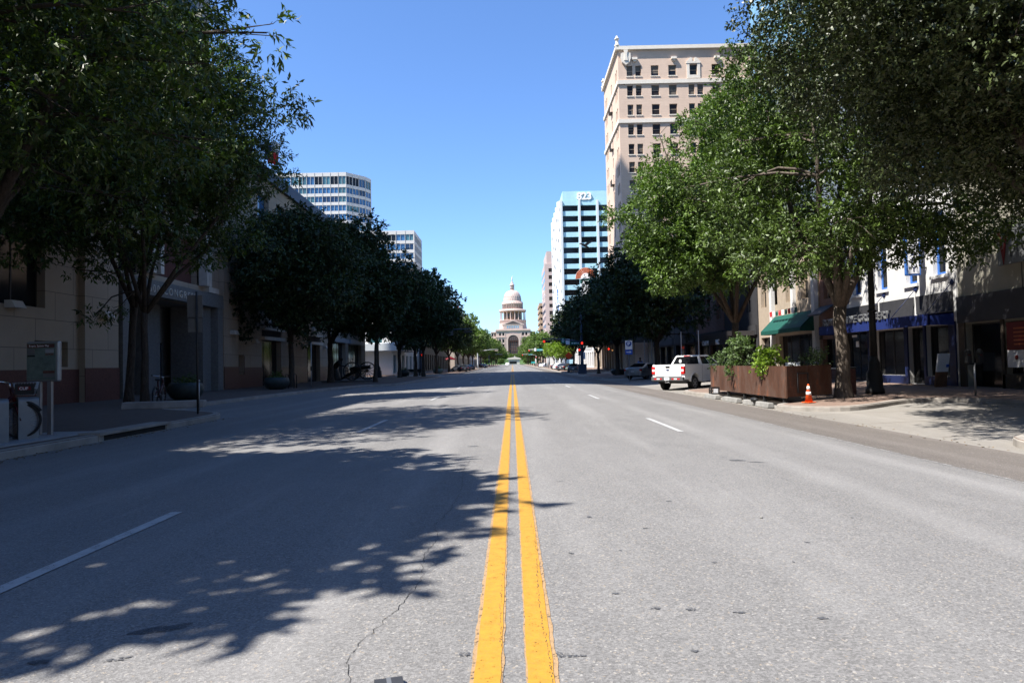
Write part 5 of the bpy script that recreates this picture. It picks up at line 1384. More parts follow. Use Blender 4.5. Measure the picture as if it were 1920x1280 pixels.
# ---- shrubs in the planter --------------------------------------------------------
def shrub(label, x, y, z, env, ncl, n, size, m, seed, name='shrub', group='plants in the rusty planter', cat='plant'):
    t = empty(name, (x, y, z), 0, label, cat, group)
    cl = clump_cloud(env, ncl, .12, .26, seed); rg = random.Random(seed)
    b = MB()
    for c, r in cl: b.tube([V(rg.uniform(-.1, .1), rg.uniform(-.15, .15), -.15), c*.55+V(0, 0, .03), c], [.012, .008, .003], 5, cap=False)
    b.build('stems', M['bark'], t)
    link('foliage', leaf_mesh('foliage', [(tuple(c), r) for c, r in cl], n, size, seed+3, M[m], .6, spread=.07, spray=6), t)
    return t
PX = 9.15
shrub('grey green bushy plant at the far end of the rusty planter', PX+.1, 30.2, .85, [((0, 0, .35), (.5, .7, .45))], 12, 900, .075, 'leaf_shrub', 31)
shrub('tall green leafy plant in the middle of the rusty planter', PX+.15, 28.0, .85, [((0, 0, .6), (.6, .9, .75)), ((0, .1, 1.1), (.3, .4, .5)), ((-.35, -.2, .0), (.25, .6, .35))], 34, 2600, .10, 'leaf_shrub', 32)
shrub('dark green loose plant between the two bright planter plants', PX+.5, 26.2, .85, [((0, 0, .45), (.5, .9, .55))], 16, 1100, .09, 'leaf_dark', 33)
shrub('bright lime green plant spilling over the rusty planter edge', PX+.05, 24.5, .85, [((0, 0, .38), (.5, .8, .5)), ((-.3, .1, .02), (.25, .7, .3))], 26, 1500, .11, 'leaf_lime', 34)
shrub('dark shrub in the shaded end of the planter beside the tree trunk', 10.75, 23.9, .85, [((0, 0, .4), (.4, .4, .5))], 12, 800, .07, 'leaf_shrub', 35)
shrub('low dark plant beside the white chair in the planter', 10.1, 23.6, .85, [((0, 0, .25), (.35, .3, .3))], 8, 450, .07, 'leaf_dark', 36)
# ================================================================== VEHICLES
def wheel(parent, x, y, r, w, side):
    b = MB(); k = Matrix.Translation((x, y, r)) @ Matrix.Rotation(PI/2, 4, 'Y')
    b.lathe([(r*.62, -w/2+.01), (r*.93, -w/2), (r, -w/2+.03), (r, w/2-.03), (r*.93, w/2), (r*.62, w/2-.01)], 28, 0, M=k)
    o = b.build('wheel', M['rubber'], parent)
    b = MB(); k2 = Matrix.Translation((x+side*(w/2-.02), y, r)) @ Matrix.Rotation(side*PI/2, 4, 'Y')
    b.lathe([(r*.64, 0), (r*.62, .022), (r*.55, .012), (r*.5, -.01), (r*.2, .012), (r*.16, .03), (.001, .03)], 24, 0, M=k2)
    for i in range(6):
        a = 2*PI*i/6; kk = k2 @ Matrix.Rotation(a, 4, 'Z'); b.box(r*.18, -r*.075, -.008, r*.56, r*.075, .02, 0, kk)
    b.build('rim', M['rim'], o)
    return o

def pickup(loc, rz):
    t = empty('pickup_truck', loc, rz, 'white pickup truck parked at an angle, sunlit tailgate towards the road', 'pickup')
    w = 1.0
    def side_profile():
        p = [(0.06, .62), (.62, .62)]
        for i in range(13):
            a = PI - PI*i/12; p.append((1.2+math.cos(a)*.5, .5+math.sin(a)*.46))
        p += [(1.8, .46), (4.2, .46)]
        for i in range(13):
            a = PI - PI*i/12; p.append((4.85+math.cos(a)*.5, .5+math.sin(a)*.46))
        p += [(5.75, .5), (5.86, .7), (5.86, 1.05), (5.7, 1.22), (4.55, 1.36), (4.3, 1.40), (2.02, 1.41), (0.06, 1.42)]
        return p
    # body: side skins with belly, slightly barrelled
    b = MB(); P = side_profile(); n = len(P)
    xs = [(-.985, 0), (-1.0, 1), (1.0, 1), (.985, 0)]
    b.prism(P, 'x', -1.0, 1.0)
    body = b.build('body', M['car_white'], t)
    bv = body.modifiers.new('soft', 'BEVEL'); bv.width = .03; bv.segments = 2; bv.limit_method = 'ANGLE'; bv.angle_limit = R(50)
    b = MB(); b.box(-.86, .14, .85, .86, 1.95, 1.40); 
    b = MB(); b.box(-.86, .12, 1.412, .86, 1.98, 1.424); b.build('bed', M['rubber'], t)
    b = MB()
    for s in (-1, 1): b.box(s*.93-.06, .1, 1.415, s*.93+.06, 1.98, 1.455)
    b.build('bed_rail', M['car_white'], t)
    # wheel-arch lips
    for y in (1.2, 4.85):
        for s in (-1, 1):
            b = MB(); pts = [(s*1.004, y+math.cos(PI-PI*i/12)*.53, .5+math.sin(PI*i/12)*.49) for i in range(13)]; b.tube(pts, .035, 6); b.build('wheel_arch', M['car_white'], t)
    # cab
    b = MB()
    bt = [(-.97, 1.98, 1.40), (.97, 1.98, 1.40), (.95, 4.5, 1.38), (-.95, 4.5, 1.38)]
    tp = [(-.74, 2.2, 1.91), (.74, 2.2, 1.91), (.72, 3.45, 1.92), (-.72, 3.45, 1.92)]
    mid = [(-.68, 2.3, 1.955), (.68, 2.3, 1.955), (.66, 3.3, 1.965), (-.66, 3.3, 1.965)]
    b.add(bt+tp+mid, [(0, 1, 5, 4), (1, 2, 6, 5), (2, 3, 7, 6), (3, 0, 4, 7), (4, 5, 9, 8), (5, 6, 10, 9), (6, 7, 11, 10), (7, 4, 8, 11), (8, 9, 10, 11)], 0, False)
    cab = b.build('cab', M['car_white'], t); bv = cab.modifiers.new('soft', 'BEVEL'); bv.width = .045; bv.segments = 3; bv.limit_method = 'ANGLE'; bv.angle_limit = R(12)
    def patch(nm, quad, m, out, th=.012):
        q = [Vector(p) for p in quad]; nn = (q[1]-q[0]).cross(q[3]-q[0]).normalized()
        b = MB(); b.add([p+nn*out for p in q]+[p+nn*(out-th) for p in q], [(0, 1, 2, 3), (7, 6, 5, 4), (0, 4, 5, 1), (1, 5, 6, 2), (2, 6, 7, 3), (3, 7, 4, 0)])
        return b.build(nm, M[m], t)
    B_, T_ = Vector, None
    lerp = lambda a, b_, f: Vector(a)+(Vector(b_)-Vector(a))*f
    def onface(a, b_, c, d, u0, u1, v0, v1):
        f = lambda u_, v_: lerp(lerp(a, b_, u_), lerp(d, c, u_), v_)
        return [f(u0, v0), f(u1, v0), f(u1, v1), f(u0, v1)]
    patch('rear_window', onface(bt[0], bt[1], tp[1], tp[0], .07, .93, .1, .93), 'glass_dark', .008)
    for s, (a, b_, c, d) in ((1, (bt[1], bt[2], tp[2], tp[1])), (-1, (bt[3], bt[0], tp[0], tp[3]))):
        rng_ = ((.07, .44), (.48, .88)) if s > 0 else ((.12, .52), (.56, .93))
        for u0, u1 in rng_: patch('side_window', onface(a, b_, c, d, u0, u1, .1, .9), 'glass_dark', .008)
    patch('windscreen', onface(bt[2], bt[3], tp[3], tp[2], .06, .94, .08, .94), 'glass_dark', .008)
    b = MB(); b.box(-.2, 2.16, 1.895, .2, 2.24, 1.935); b.build('brake_light', M['tail_red'], t)
    b = MB(); b.ball((-.35, 2.03, 1.62), .09, n=8, sq=(1, .06, 1.2)); b.build('window_sticker', M['sign_white'], t)
    # tailgate & rear
    b = MB(); b.bbox(-.80, .0, .80, .80, .055, 1.43, .022); b.bbox(-.76, -.012, 1.36, .76, .03, 1.43, .01); b.bbox(-.72, -.008, .86, .72, .01, .98, .006); tg = b.build('tailgate', M['car_white'], t)
    b = MB(); b.bbox(-.13, -.016, 1.26, .13, .0, 1.36, .008); b.build('handle', M['black_metal'], tg)
    b = MB(); b.lathe([(.105, 0), (.105, .012), (.09, .016), (.001, .016)], 20, 0, M=Matrix.Translation((0, -.002, 1.15)) @ Matrix.Rotation(PI/2, 4, 'X') @ Matrix.Diagonal((1, .42, 1, 1))); b.build('emblem', M['logo_blue'], tg)
    for s in (-1, 1):
        b = MB(); b.bbox(s*.9-.1, -.01, .93, s*.9+.105, .14, 1.34, .02); o = b.build('tail_light', M['tail_red'], t)
        b = MB(); b.box(s*.89-.075, -.018, 1.07, s*.89+.075, -.009, 1.19); b.build('reversing_lens', M['lens_white'], o)
    b = MB(); b.bbox(-.98, -.13, .56, .98, .06, .78, .03); b.box(-.95, .06, .5, .95, .5, .6); bp = b.build('bumper', M['bumper'], t)
    for s in (-1, 1):
        for x0, x1, m in ((.30, .44, 'tail_red'), (.44, .62, 'lens_white'), (.62, .80, 'tail_red')):
            b = MB(); xa, xb = sorted((s*x0, s*x1)); b.box(xa, -.138, .635, xb, -.128, .70); b.build('reflector', M[m], bp)
    b = MB(); b.box(-.155, -.142, .60, .155, -.128, .765); pl = b.build('number_plate', M['sign_white'], bp)
    b = MB()
    for i in range(6): b.box(-.115+i*.04, -.145, .65, -.09+i*.04, -.1425, .71)
    b.build('plate_digits', M['logo_blue'], pl)
    b = MB(); b.tube([(0, .1, .47), (0, -.2, .47), (0, -.24, .52)], .03, 8); b.ball((0, -.24, .56), .035, n=8); b.tube([(-.15, -.1, .5), (-.05, -.16, .44), (.1, -.1, .5), (.2, -.12, .42)], .012, 6); b.build('tow_hitch', M['chrome'], t)
    for s in (-1, 1):
        for y in (1.2, 4.85): wheel(t, s*.86, y, .40, .27, s)
        for y in (2.62, 3.72):
            b = MB(); b.bbox(s*1.0-.02, y, 1.14, s*1.0+.03, y+.2, 1.2, .01); b.build('door_handle', M['black_metal'], t)
        for y in (2.05, 3.2, 4.25):
            b = MB(); b.box(s*1.0-.004, y, .52, s*1.0+.003, y+.012, 1.40); b.build('door_seam', M['black_metal'], t)
        b = MB(); b.bbox(s*1.12-.13, 4.0, 1.3, s*1.12+.1, 4.12, 1.55, .03); b.build('mirror', M['black_metal'], t)
    b = MB(); b.box(-.9, .5, .40, .9, 5.6, .60); b.build('chassis', M['rubber'], t)
    return t

def car(name, label, loc, rz, paint, cat='car', tall=0.0, group=None):
    """sedan (or estate when tall>0): local +y is forward, origin under the middle"""
    t = empty(name, loc, rz, label, cat, group)
    # stations: y, half width, z floor, z belt, z roof(or bonnet), roof half width
    S = [(-2.38, .70, .42, .78, .92, .60), (-2.30, .82, .30, .86, 1.02, .68), (-1.95, .89, .24, .92, 1.08, .70), (-1.45, .91, .22, .95, 1.16+tall, .66), (-.85, .915, .2, .96, 1.40+tall*.6, .60),
         (-.2, .915, .2, .96, 1.46+tall*.4, .60), (.4, .915, .2, .95, 1.42+tall*.3, .60), (.95, .91, .2, .93, 1.18, .68), (1.35, .90, .22, .90, .98, .74), (1.9, .86, .24, .84, .88, .70), (2.25, .76, .3, .72, .76, .6), (2.36, .62, .38, .62, .66, .5)]
    b = MB(); vs = []; fs = []
    for y, w_, z0, zb, zr, rw in S:
        vs += [(-w_*.9, y, z0), (-w_, y, z0+.12), (-w_*1.01, y, (z0+zb)/2+.08), (-w_*.97, y, zb), (-rw, y, zr-.02), (-rw*.6, y, zr), (rw*.6, y, zr), (rw, y, zr-.02), (w_*.97, y, zb), (w_*1.01, y, (z0+zb)/2+.08), (w_, y, z0+.12), (w_*.9, y, z0)]
    k = 12
    for i in range(len(S)-1):
        for j in range(k-1): fs.append((i*k+j, (i+1)*k+j, (i+1)*k+j+1, i*k+j+1))
    fs.append(tuple(range(k))[::1]); fs.append(tuple(range((len(S)-1)*k, len(S)*k))[::-1])
    b.add(vs, [f[::-1] for f in fs], 0, True); b.build('body', M[paint], t)
    def patch(nm, q, m, out=.012):
        q = [Vector(p) for p in q]; nn = (q[1]-q[0]).cross(q[3]-q[0]).normalized(); bb = MB()
        bb.add([p+nn*out for p in q]+[p-nn*.02 for p in q], [(0, 1, 2, 3), (7, 6, 5, 4), (0, 4, 5, 1), (1, 5, 6, 2), (2, 6, 7, 3), (3, 7, 4, 0)]); return bb.build(nm, M[m], t)
    tr = tall
    patch('rear_window', [(-.62, -1.82, 1.09+tr*.3), (.62, -1.82, 1.09+tr*.3), (.53, -.95, 1.38+tr*.62), (-.53, -.95, 1.38+tr*.62)], 'glass_dark', .02)
    patch('windscreen', [(.62, 1.0, 1.16), (-.62, 1.0, 1.16), (-.54, .45, 1.39+tr*.3), (.54, .45, 1.39+tr*.3)], 'glass_dark', .02)
    for s in (-1, 1):
        q = [(s*.885, -1.15, 1.0), (s*.885, .85, .98), (s*.66, .4, 1.33+tr*.3), (s*.66, -.85, 1.33+tr*.5)]
        patch('side_window', q if s > 0 else q[::-1], 'glass_dark', .018)
        b = MB(); b.bbox(s*.66-.17, -2.375, .76, s*.66+.17, -2.2, .90, .02); b.build('tail_light', M['tail_red'], t)
        b = MB(); b.bbox(s*.62-.14, 2.1, .62, s*.62+.14, 2.3, .72, .02); b.build('headlight', M['lens_white'], t)
        for y in (-1.38, 1.42): wheel(t, s*.80, y, .325, .21, s)
        b = MB(); b.bbox(s*.97-.09, .62, .98, s*.97+.07, .74, 1.1, .02); b.build('mirror', M[paint], t)
    b = MB(); b.box(-.17, -2.40, .66, .17, -2.37, .76); b.build('number_plate', M['sign_white'], t)
    b = MB(); b.bbox(-.72, -2.42, .34, .72, -2.25, .52, .04); b.build('bumper', M[paint], t)
    return t

# truck: rear-left wheel near (8.7, 38.6)
th = R(43)
pickup((8.55, 37.6, -.40), -th)
car('sedan', 'pale silver sedan parked in the shade behind the white pickup', (11.9, 61.3, -.31), -R(38), 'car_silver')
car('parked_car', 'grey silver hatchback seen from behind below the orange diamond sign', (9.9, 110.5, -.33), -R(8), 'car_grey', tall=.12)
for i, (x, y, rz, p, tl, lab) in enumerate(((10.2, 131, -30, 'car_dark', .2, 'dark car parked under the small yellow green trees'), (10.6, 141, -30, 'car_grey', .1, 'grey car parked past the green bowl planter'), (10.6, 150, -30, 'car_white', .3, 'white tall car parked beside the dark one on the right'), (10.7, 160, -30, 'car_dark', 0, 'low dark car parked far along the right'), (10.6, 228, -30, 'car_white', 0, 'distant white car by the far right mast'), (10.6, 240, -30, 'car_dark', .2, 'distant dark car beyond the far right mast'),
        (-10.4, 134, 30, 'car_dark', 0, 'dark car parked under the left trees, nearest of three'), (-10.5, 146, 30, 'car_grey', .2, 'grey car parked under the left trees'), (-10.5, 160, 30, 'car_dark', .1, 'dark car parked furthest under the left trees'), (-10.4, 226, 30, 'car_dark', .1, 'tiny dark car far up the left kerb'), (-10.4, 240, 30, 'car_grey', 0, 'tiny grey car far up the left kerb'), (-2.5, 330, 0, 'car_white', .2, 'tiny pale car far off in the road'))):
    car('parked_car', lab, (x, y, prof(x, y)), R(rz), p, 'car', tl, 'cars parked far along the avenue')

# ================================================================== STREET FURNITURE, RIGHT
# parklet planter of weathering steel
t = empty('steel_planter', (8.95, 26, -.24), 0, 'long rusty weathered steel planter box standing at the kerb with plants on top', 'planter')
S0, N0, SE = (8.95, 22.4), (8.98, 31.0), (11.0, 23.55)
def pl(p, q, z0, z1, th_=.05, dz=0, n=1):
    p = Vector((*p, 0)); q = Vector((*q, 0)); u_ = (q-p).normalized(); nn = Vector((u_.y, -u_.x, 0)); L = (q-p).length; b = MB(); o = []
    for i in range(n):
        a = p+u_*(L*i/n+.006); c = p+u_*(L*(i+1)/n-.006)
        b.add([a+UP*z0, c+UP*z0, c-nn*th_+UP*z0, a-nn*th_+UP*z0, a+UP*z1, c+UP*z1, c-nn*th_+UP*z1, a-nn*th_+UP*z1], [(3, 2, 1, 0), (4, 5, 6, 7), (0, 1, 5, 4), (1, 2, 6, 5), (2, 3, 7, 6), (3, 0, 4, 7)])
    return b
wchild(t, pl(N0, S0, -.06, 1.0, .05, 0, 7), 'street_panel', M['rust'])
wchild(t, pl(S0, SE, -.02, 1.0, .05, 0, 2), 'end_panel', M['rust'])
b = MB(); b.box(9.72, 23.2, 0, 9.77, 30.95, .98); wchild(t, b, 'inner_panel', M['rust'])
b = MB(); b.add([(9.0, 22.55, .72), (9.75, 23.0, .72), (9.75, 30.9, .72), (9.03, 30.9, .72)], [(0, 1, 2, 3)]); b.add([(9.1, 22.6, .72), (11.2, 23.8, .72), (11.0, 24.3, .72), (9.1, 23.3, .72)], [(0, 1, 2, 3)]); wchild(t, b, 'soil', M['soil'])
for y in (22.7, 24.5, 26.6, 28.6, 30.6):
    b = MB(); b.box(9.0, y, -.33, 9.1, y+.12, -.04); wchild(t, b, 'foot', M['black_metal'])
k_ = Vector((SE[0]-S0[0], SE[1]-S0[1], 0)).normalized()
b = MB(); mm = face_mat((S0[0]+k_.x*.55+k_.y*.02, S0[1]+k_.y*.55-k_.x*.02, .0), k_)
for q in ((0, .1, .55, .14), (0, .72, .55, .76), (0, .1, .04, .76), (.51, .1, .55, .76)): b.box(q[0], q[1], 0, q[2], q[3], .02, 0, mm)
wchild(t, b, 'hatch_frame', M['frame_dark'])
# wheel stops
for i, (x, y, l) in enumerate(((8.78, 28.7, 1.6), (8.74, 26.2, 1.75), (8.72, 24.2, 1.0), (8.70, 22.9, 1.15))):
    b = MB(); b.prism([(-.13, 0), (.13, 0), (.09, .17), (-.09, .17)], 'y', -l/2, l/2); o = b.build('wheel_stop', M['concrete_light'], None, (x-.02, y, prof(8.5, y)+.005+(.06 if y < 0 else 0)))
    o.location.x = 8.36+.02*i; o.location.z = prof(8.3, y)+.004
    bv = o.modifiers.new('b', 'BEVEL'); bv.width = .025; bv.segments = 2
    tag(o, ['pale concrete wheel stop furthest from the camera, near the black crate', 'longest pale concrete wheel stop under the middle of the rusty planter', 'short concrete wheel stop with a black bag on it', 'pale concrete wheel stop at the near corner of the rusty planter'][i], 'wheel stop', 'wheel stops by the planter')
b = MB(); b.ball((0, 0, .08), .17, n=8, sq=(.7, 1.3, .5)); b.ball((.03, .15, .06), .12, n=8, sq=(.8, 1.1, .55)); o = b.build('bag', M['black_metal'], None, (8.38, 23.75, prof(8.4, 24)+.14)); tag(o, 'crumpled black bag lying on a wheel stop', 'bag')
# crate
t = empty('milk_crate', (8.72, 29.6, swz(8.7, 29.6)+.0), .1, 'black slotted plastic crate on the paving at the planter foot', 'crate')
b = MB(); b.box(-.17, -.17, 0, .17, .17, .02)
for s in (-1, 1):
    for z in (0.0, .12, .26): b.box(-.17, s*.16-.012, z, .17, s*.16+.012, z+.05); b.box(s*.16-.012, -.148, z, s*.16+.012, .148, z+.05)
    for x in (-.165, -.06, .06, .165): b.box(x-.012, s*.16-.010, 0.05, x+.012, s*.16+.010, .30); b.box(s*.16-.010, x*.85-.012, 0.05, s*.16+.010, x*.85+.012, .30)
b.build('body', M['black_metal'], t)
b = MB(); b.box(-.10, -.178, .06, .10, -.173, .24); b.build('label_panel', M['sign_white'], t)
# cone
t = empty('traffic_cone', (9.58, 22.15, swz(9.6, 22.2)+.012), .4, 'orange traffic cone with two white bands beside the dark planter end', 'cone')
t.scale = (.84, .84, .84)
b = MB(); b.bbox(-.19, -.19, 0, .19, .19, .03, .01); b.build('base', M['orange'], t)
b = MB(); b.lathe([(.145, .03), (.035, .70), (.028, .715), (.02, .715)], 20); b.build('cone', M['orange'], t)
for z0, z1 in ((.30, .42), (.50, .63)):
    b = MB(); f = lambda z: .145-(z-.03)/.67*.11+.003; b.lathe([(f(z0), z0), (f(z1), z1)], 20); b.build('reflective_band', M['reflective'], t)
# chair + table in the parklet, terracotta pots
def chair(label, x, y, rz, m='plastic_white'):
    t = empty('chair', (x, y, swz(x, y)), rz, label, 'chair', 'chairs in the parklet')
    b = MB(); b.bbox(-.23, -.22, .42, .23, .22, .46, .012); b.build('seat', M[m], t)
    b = MB()
    for x_ in (-.2, -.07, .07, .2): b.box(x_-.03, .2, .5, x_+.03, .235, 1.2)
    b.box(-.24, .195, 1.12, .24, .24, 1.28); b.box(-.24, .195, .46, .24, .24, .54); b.build('backrest', M[m], t)
    for a in (-1, 1):
        for c in (-1, 1): q = MB(); q.cyl((a*.2, c*.18, .43), (a*.23, c*.21, 0), .018, 8); q.build('leg', M[m], t)
        q = MB(); q.tube([(a*.22, .2, .7), (a*.25, -.05, .7), (a*.24, -.2, .66), (a*.22, -.2, .44)], .02, 6); q.build('armrest', M[m], t)
    return t
chair('white plastic chair seen over the near end of the rusty planter', 10.45, 25.4, 2.6)
chair('second pale chair deeper in the parklet behind the planter', 11.6, 27.0, 1.2)
t = empty('cafe_table', (11.7, 25.5, swz(11.7, 25.5)), 0, 'round pale table top inside the parklet behind the cone', 'table')
b = MB(); b.lathe([(.4, .98), (.42, 1.0), (.4, 1.02)], 24); b.build('tabletop', M['plastic_white'], t)
b = MB(); b.cyl((0, 0, .02), (0, 0, .98), .035, 10); b.lathe([(.25, 0), (.24, .02), (.05, .05)], 16); b.build('leg', M['black_metal'], t)
for i, (x, y, z) in enumerate(((9.35, 23.3, .5), (10.95, 23.85, .5), (9.4, 24.0, .5))):
    b = MB(); b.lathe([(.09, 0), (.13, .24), (.145, .24), (.145, .28), (.1, .28)], 14); o = b.build('flower_pot', M['terracotta'], None, (x, y, z)); tag(o, ['small terracotta pot by the bright green plant', 'terracotta pot near the tree trunk end of the planter', 'terracotta pot half hidden behind the planter edge'][i], 'pot')
# trash box
t = empty('litter_bin', (12.55, 25.6, swz(12.55, 25.6)), 0, 'dark red brown litter bin behind the thick tree trunk', 'bin')
b = MB(); b.bbox(-.22, -.22, 0, .22, .22, .95, .03); b.build('body', M['granite_red'], t)
b = MB(); b.bbox(-.24, -.24, .951, .24, .24, 1.02, .03); b.build('lid', M['black_metal'], t)
# street lamp (ornate black)
def street_lamp(label, x, y, h=8.0, base=.32, group='black ornate street lamps'):
    t = empty('street_lamp', (x, y, swz(x, y)), 0, label, 'street lamp', group)
    b = MB(); b.lathe([(base, 0), (base, .18), (base*.86, .24), (base*.84, .75), (base*.62, .9), (base*.6, 1.15), (base*.42, 1.3), (.12, 1.45)], 14); b.build('base', M['black_metal'], t)
    b = MB(); b.lathe([(.13, 1.4), (.11, 3), (.09, h), (.06, h+.2)], 12); b.lathe([(.13, 3.0), (.17, 3.05), (.13, 3.1)], 12); b.build('pole', M['black_metal'], t)
    for s in (-1, 1):
        b = MB(); b.tube([(0, 0, h-.3), (0, s*.5, h+.05), (0, s*1.0, h-.1)], .04, 8); o = b.build('arm', M['black_metal'], t)
        b = MB(); b.lathe([(.05, .1), (.26, -.1), (.22, -.14), (.16, -.42), (.05, -.5)], 12, 0, (0, s*1.0, h-.15)); b.build('lantern', M['frame_dark'], o)
    return t
street_lamp('black lamp post standing in front of the blue grocery awning', 13.35, 25.2, 8.2)
# parking meter pair
t = empty('parking_meter', (14.95, 22.1, swz(14.95, 22.1)), 0, 'grey twin headed parking meter on the kerb, right side', 'parking meter')
b = MB(); b.cyl((0, 0, 0), (0, 0, 1.05), .032, 10); b.build('post', M['steel'], t)
b = MB(); b.box(-.22, -.03, 1.0, .22, .03, 1.06); b.build('crossbar', M['black_metal'], t)
for s in (-1, 1):
    b = MB(); b.bbox(s*.19-.09, -.07, 1.05, s*.19+.09, .07, 1.33, .03); b.lathe([(.09, 0), (.1, .04), (.09, .12), (.05, .18), (.001, .2)], 14, 0, (s*.19, 0, 1.32)); h = b.build('meter_head', M['black_metal'], t)
    b = MB(); b.ball((s*.19, -.055, 1.41), .055, n=8, sq=(1, .5, .8)); b.build('dome_window', M['steel'], h)
    b = MB(); b.box(s*.19-.035, -.076, 1.3, s*.19+.035, -.071, 1.34); b.build('red_tab', M['red'], h)
# A-frame board leaning at the grocery
t = empty('a_frame_board', (17.35, 27.75, swz(17.3, 27.7)), .3, 'white and brown folding board leaning by the grocery corner', 'sign board')
b = MB(); b.box(-.3, -.03, .62, .3, .03, 1.35, 0, Matrix.Rotation(.16, 4, 'X')); b.build('white_panel', M['sign_white'], t)
b = MB(); b.box(-.3, -.028, 0, .3, .028, .615, 0, Matrix.Rotation(.16, 4, 'X')); b.build('brown_panel', M['wood'], t)
b = MB(); b.box(.15, -.04, .8, .3, -.031, .92, 0, Matrix.Rotation(.16, 4, 'X')); b.build('blue_tag', M['sign_blue'], t)

# parking sign
t = empty('parking_sign', (9.45, 55.2, -.34), 0, 'white sign with blue P roundel above a blue arrow panel on a thin post', 'sign')
b = MB(); b.cyl((0, .03, 0), (0, .03, 3.35), .03, 8); b.build('post', M['steel_paint'], t)
b = MB(); b.bbox(-.29, -.01, 2.60, .29, .012, 3.32, .004); b.build('panel', M['sign_white'], t)
b = MB(); b.lathe([(.22, 0), (.22, .006), (.001, .006)], 28, 0, M=face_mat((0, -.012, 3.05), XU)); b.build('roundel', M['sign_blue'], t)
text('letter', 'P', .42, M['sign_white'], t, face_mat((0, -.021, 2.905), XU), .002, .012, 'CENTER')
b = MB(); b.bbox(-.29, -.01, 2.18, .29, .012, 2.575, .004); b.build('arrow_panel', M['sign_blue'], t)
b = MB(); k = face_mat((0, -.012, 2.38), XU); b.prism([(-.2, -.03), (.06, -.03), (.06, -.09), (.21, 0), (.06, .09), (.06, .03), (-.2, .03)], 'z', 0, .006, 0, k); b.build('arrow', M['sign_white'], t)

# bowl planters
def bowl(label, x, y, r, h, m='bowl', plants=True, z=None):
    t = empty('bowl_planter', (x, y, swz(x, y) if z is None else z), 0, label, 'planter', 'round bowl planters')
    b = MB(); b.lathe([(r*.55, 0), (r*.8, h*.14), (r*.97, h*.42), (r, h*.6), (r*.96, h*.82), (r*.9, h*.97), (r*.84, h), (r*.8, h*.96), (r*.78, h*.85), (.01, h*.85)], 30); b.build('bowl', M[m], t)
    if plants:
        cl = [((0, 0, h+.06), (r*.6, r*.6, .14)), ((.1, 0, h+.2), (r*.3, r*.3, .22))]
        link('plants', leaf_mesh('plants', cl, 420, .14, abs(int(x*7+y)), M['leaf_bright'], .35, spread=.06, spray=6), t)
    return t
bowl('dark round bowl planter with low grass in front of the grey entrance', -14.3, 29.9, .74, .74)
bowl('dark round bowl planter beside a tree trunk, in front of the first doorway', -14.7, 42.6, .78, .74)
bowl('dark bowl planter by the left signal corner', -13.9, 87.0, .8, .8)
bowl('teal grey bowl planter across the left side street', -12.2, 112, .85, .75, 'bowl_light')
bowl('black round bowl planter in shade on the right corner pavement', 11.6, 75.0, .80, .66, plants=False)
bowl('pale green grey bowl planter in sun past the silver car', 10.6, 146 if False else 128, .7, .62, 'bowl_light', False)

# signals ------------------------------------------------------------------
def signal_head(parent, loc, horiz, lit, facing=-1, m='frame_dark'):
    """three-lamp head; facing -1 looks towards the camera"""
    b = MB(); L = 1.06
    if horiz: b.bbox(loc[0]-L/2, loc[1]-.12, loc[2]-.18, loc[0]+L/2, loc[1]+.12, loc[2]+.18, .03)
    else: b.bbox(loc[0]-.18, loc[1]-.12, loc[2]-L/2, loc[0]+.18, loc[1]+.12, loc[2]+L/2, .03)
    h = b.build('signal_head', M[m], parent)
    for i in range(3):
        o = (i-1)*.34; c = (loc[0]+o, loc[1]+facing*.125, loc[2]) if horiz else (loc[0], loc[1]+facing*.125, loc[2]-o)
        k = Matrix.Translation(c) @ Matrix.Rotation(facing*-PI/2*-1, 4, 'X')
        b = MB(); b.lathe([(.135, 0), (.11, .03), (.001, .045)], 16, 0, M=k); b.build('lamp', M['red_lamp'] if (lit and i == 0) else M['frame_dark'], h)
    return h
def mast(label, x, y, arm, z_arm, side, lit=True, facing=-1, detail=True, polem='signal_pole', basebox=True, headm='frame_dark'):
    t = empty('traffic_signal', (x, y, swz(x, y)), 0, label, 'traffic light', 'mast arm traffic signals')
    if basebox:
        b = MB(); b.bbox(-.55, -.5, 0, .55, .5, 1.25, .06); b.bbox(-.6, -.55, 1.2, .6, .55, 1.3, .03); b.build('base', M[polem], t)
    b = MB(); b.lathe([(.24, 0), (.22, 1.4), (.17, 5.5), (.14, 8.2), (.1, 8.3)], 14); b.build('pole', M[polem], t)
    s = -side  # arm reaches to the road centre
    b = MB(); pts = [(0, 0, z_arm-.55), (s*arm*.25, 0, z_arm-.28), (s*arm*.6, 0, z_arm-.05), (s*arm, 0, z_arm+.05)]; b.tube(pts, [.13, .115, .09, .06], 10); b.build('mast_arm', M[polem], t)
    signal_head(t, (s*(arm-.5), facing*.12, z_arm-.32 if detail else z_arm-.25), True, lit, facing, headm)
    return t
t = mast('blue grey signal mast with a glowing red horizontal head, large square base, right corner', 9.35, 91.5, 5.2, 4.75, 1)
signal_head(t, (0, -.32, 3.75), False, True)
b = MB(); b.box(-2.75, -.08, 4.15, -2.25, -.04, 4.85); o = b.build('small_green_sign', M['sign_green'], t)
b = MB(); b.box(-2.56, -.09, 4.25, -2.44, -.081, 4.75); b.box(-2.68, -.09, 4.45, -2.32, -.082, 4.56); b.build('symbol', M['sign_white'], o)
b = MB(); b.box(-2.15, -.08, 3.95, -1.6, -.04, 4.7); b.build('white_sign', M['sign_white'], t)
b = MB(); b.box(-1.5, -.08, 3.9, -.25, -.04, 4.32); o = b.build('street_name_sign', M['sign_green'], t)
for x0, x1 in ((-1.35, -1.15), (-1.05, -.8), (-.72, -.62), (-.55, -.4)):
    b = MB(); b.box(x0, -.085, 4.05, x1, -.081, 4.18); b.build('name_stroke', M['sign_white'], o)
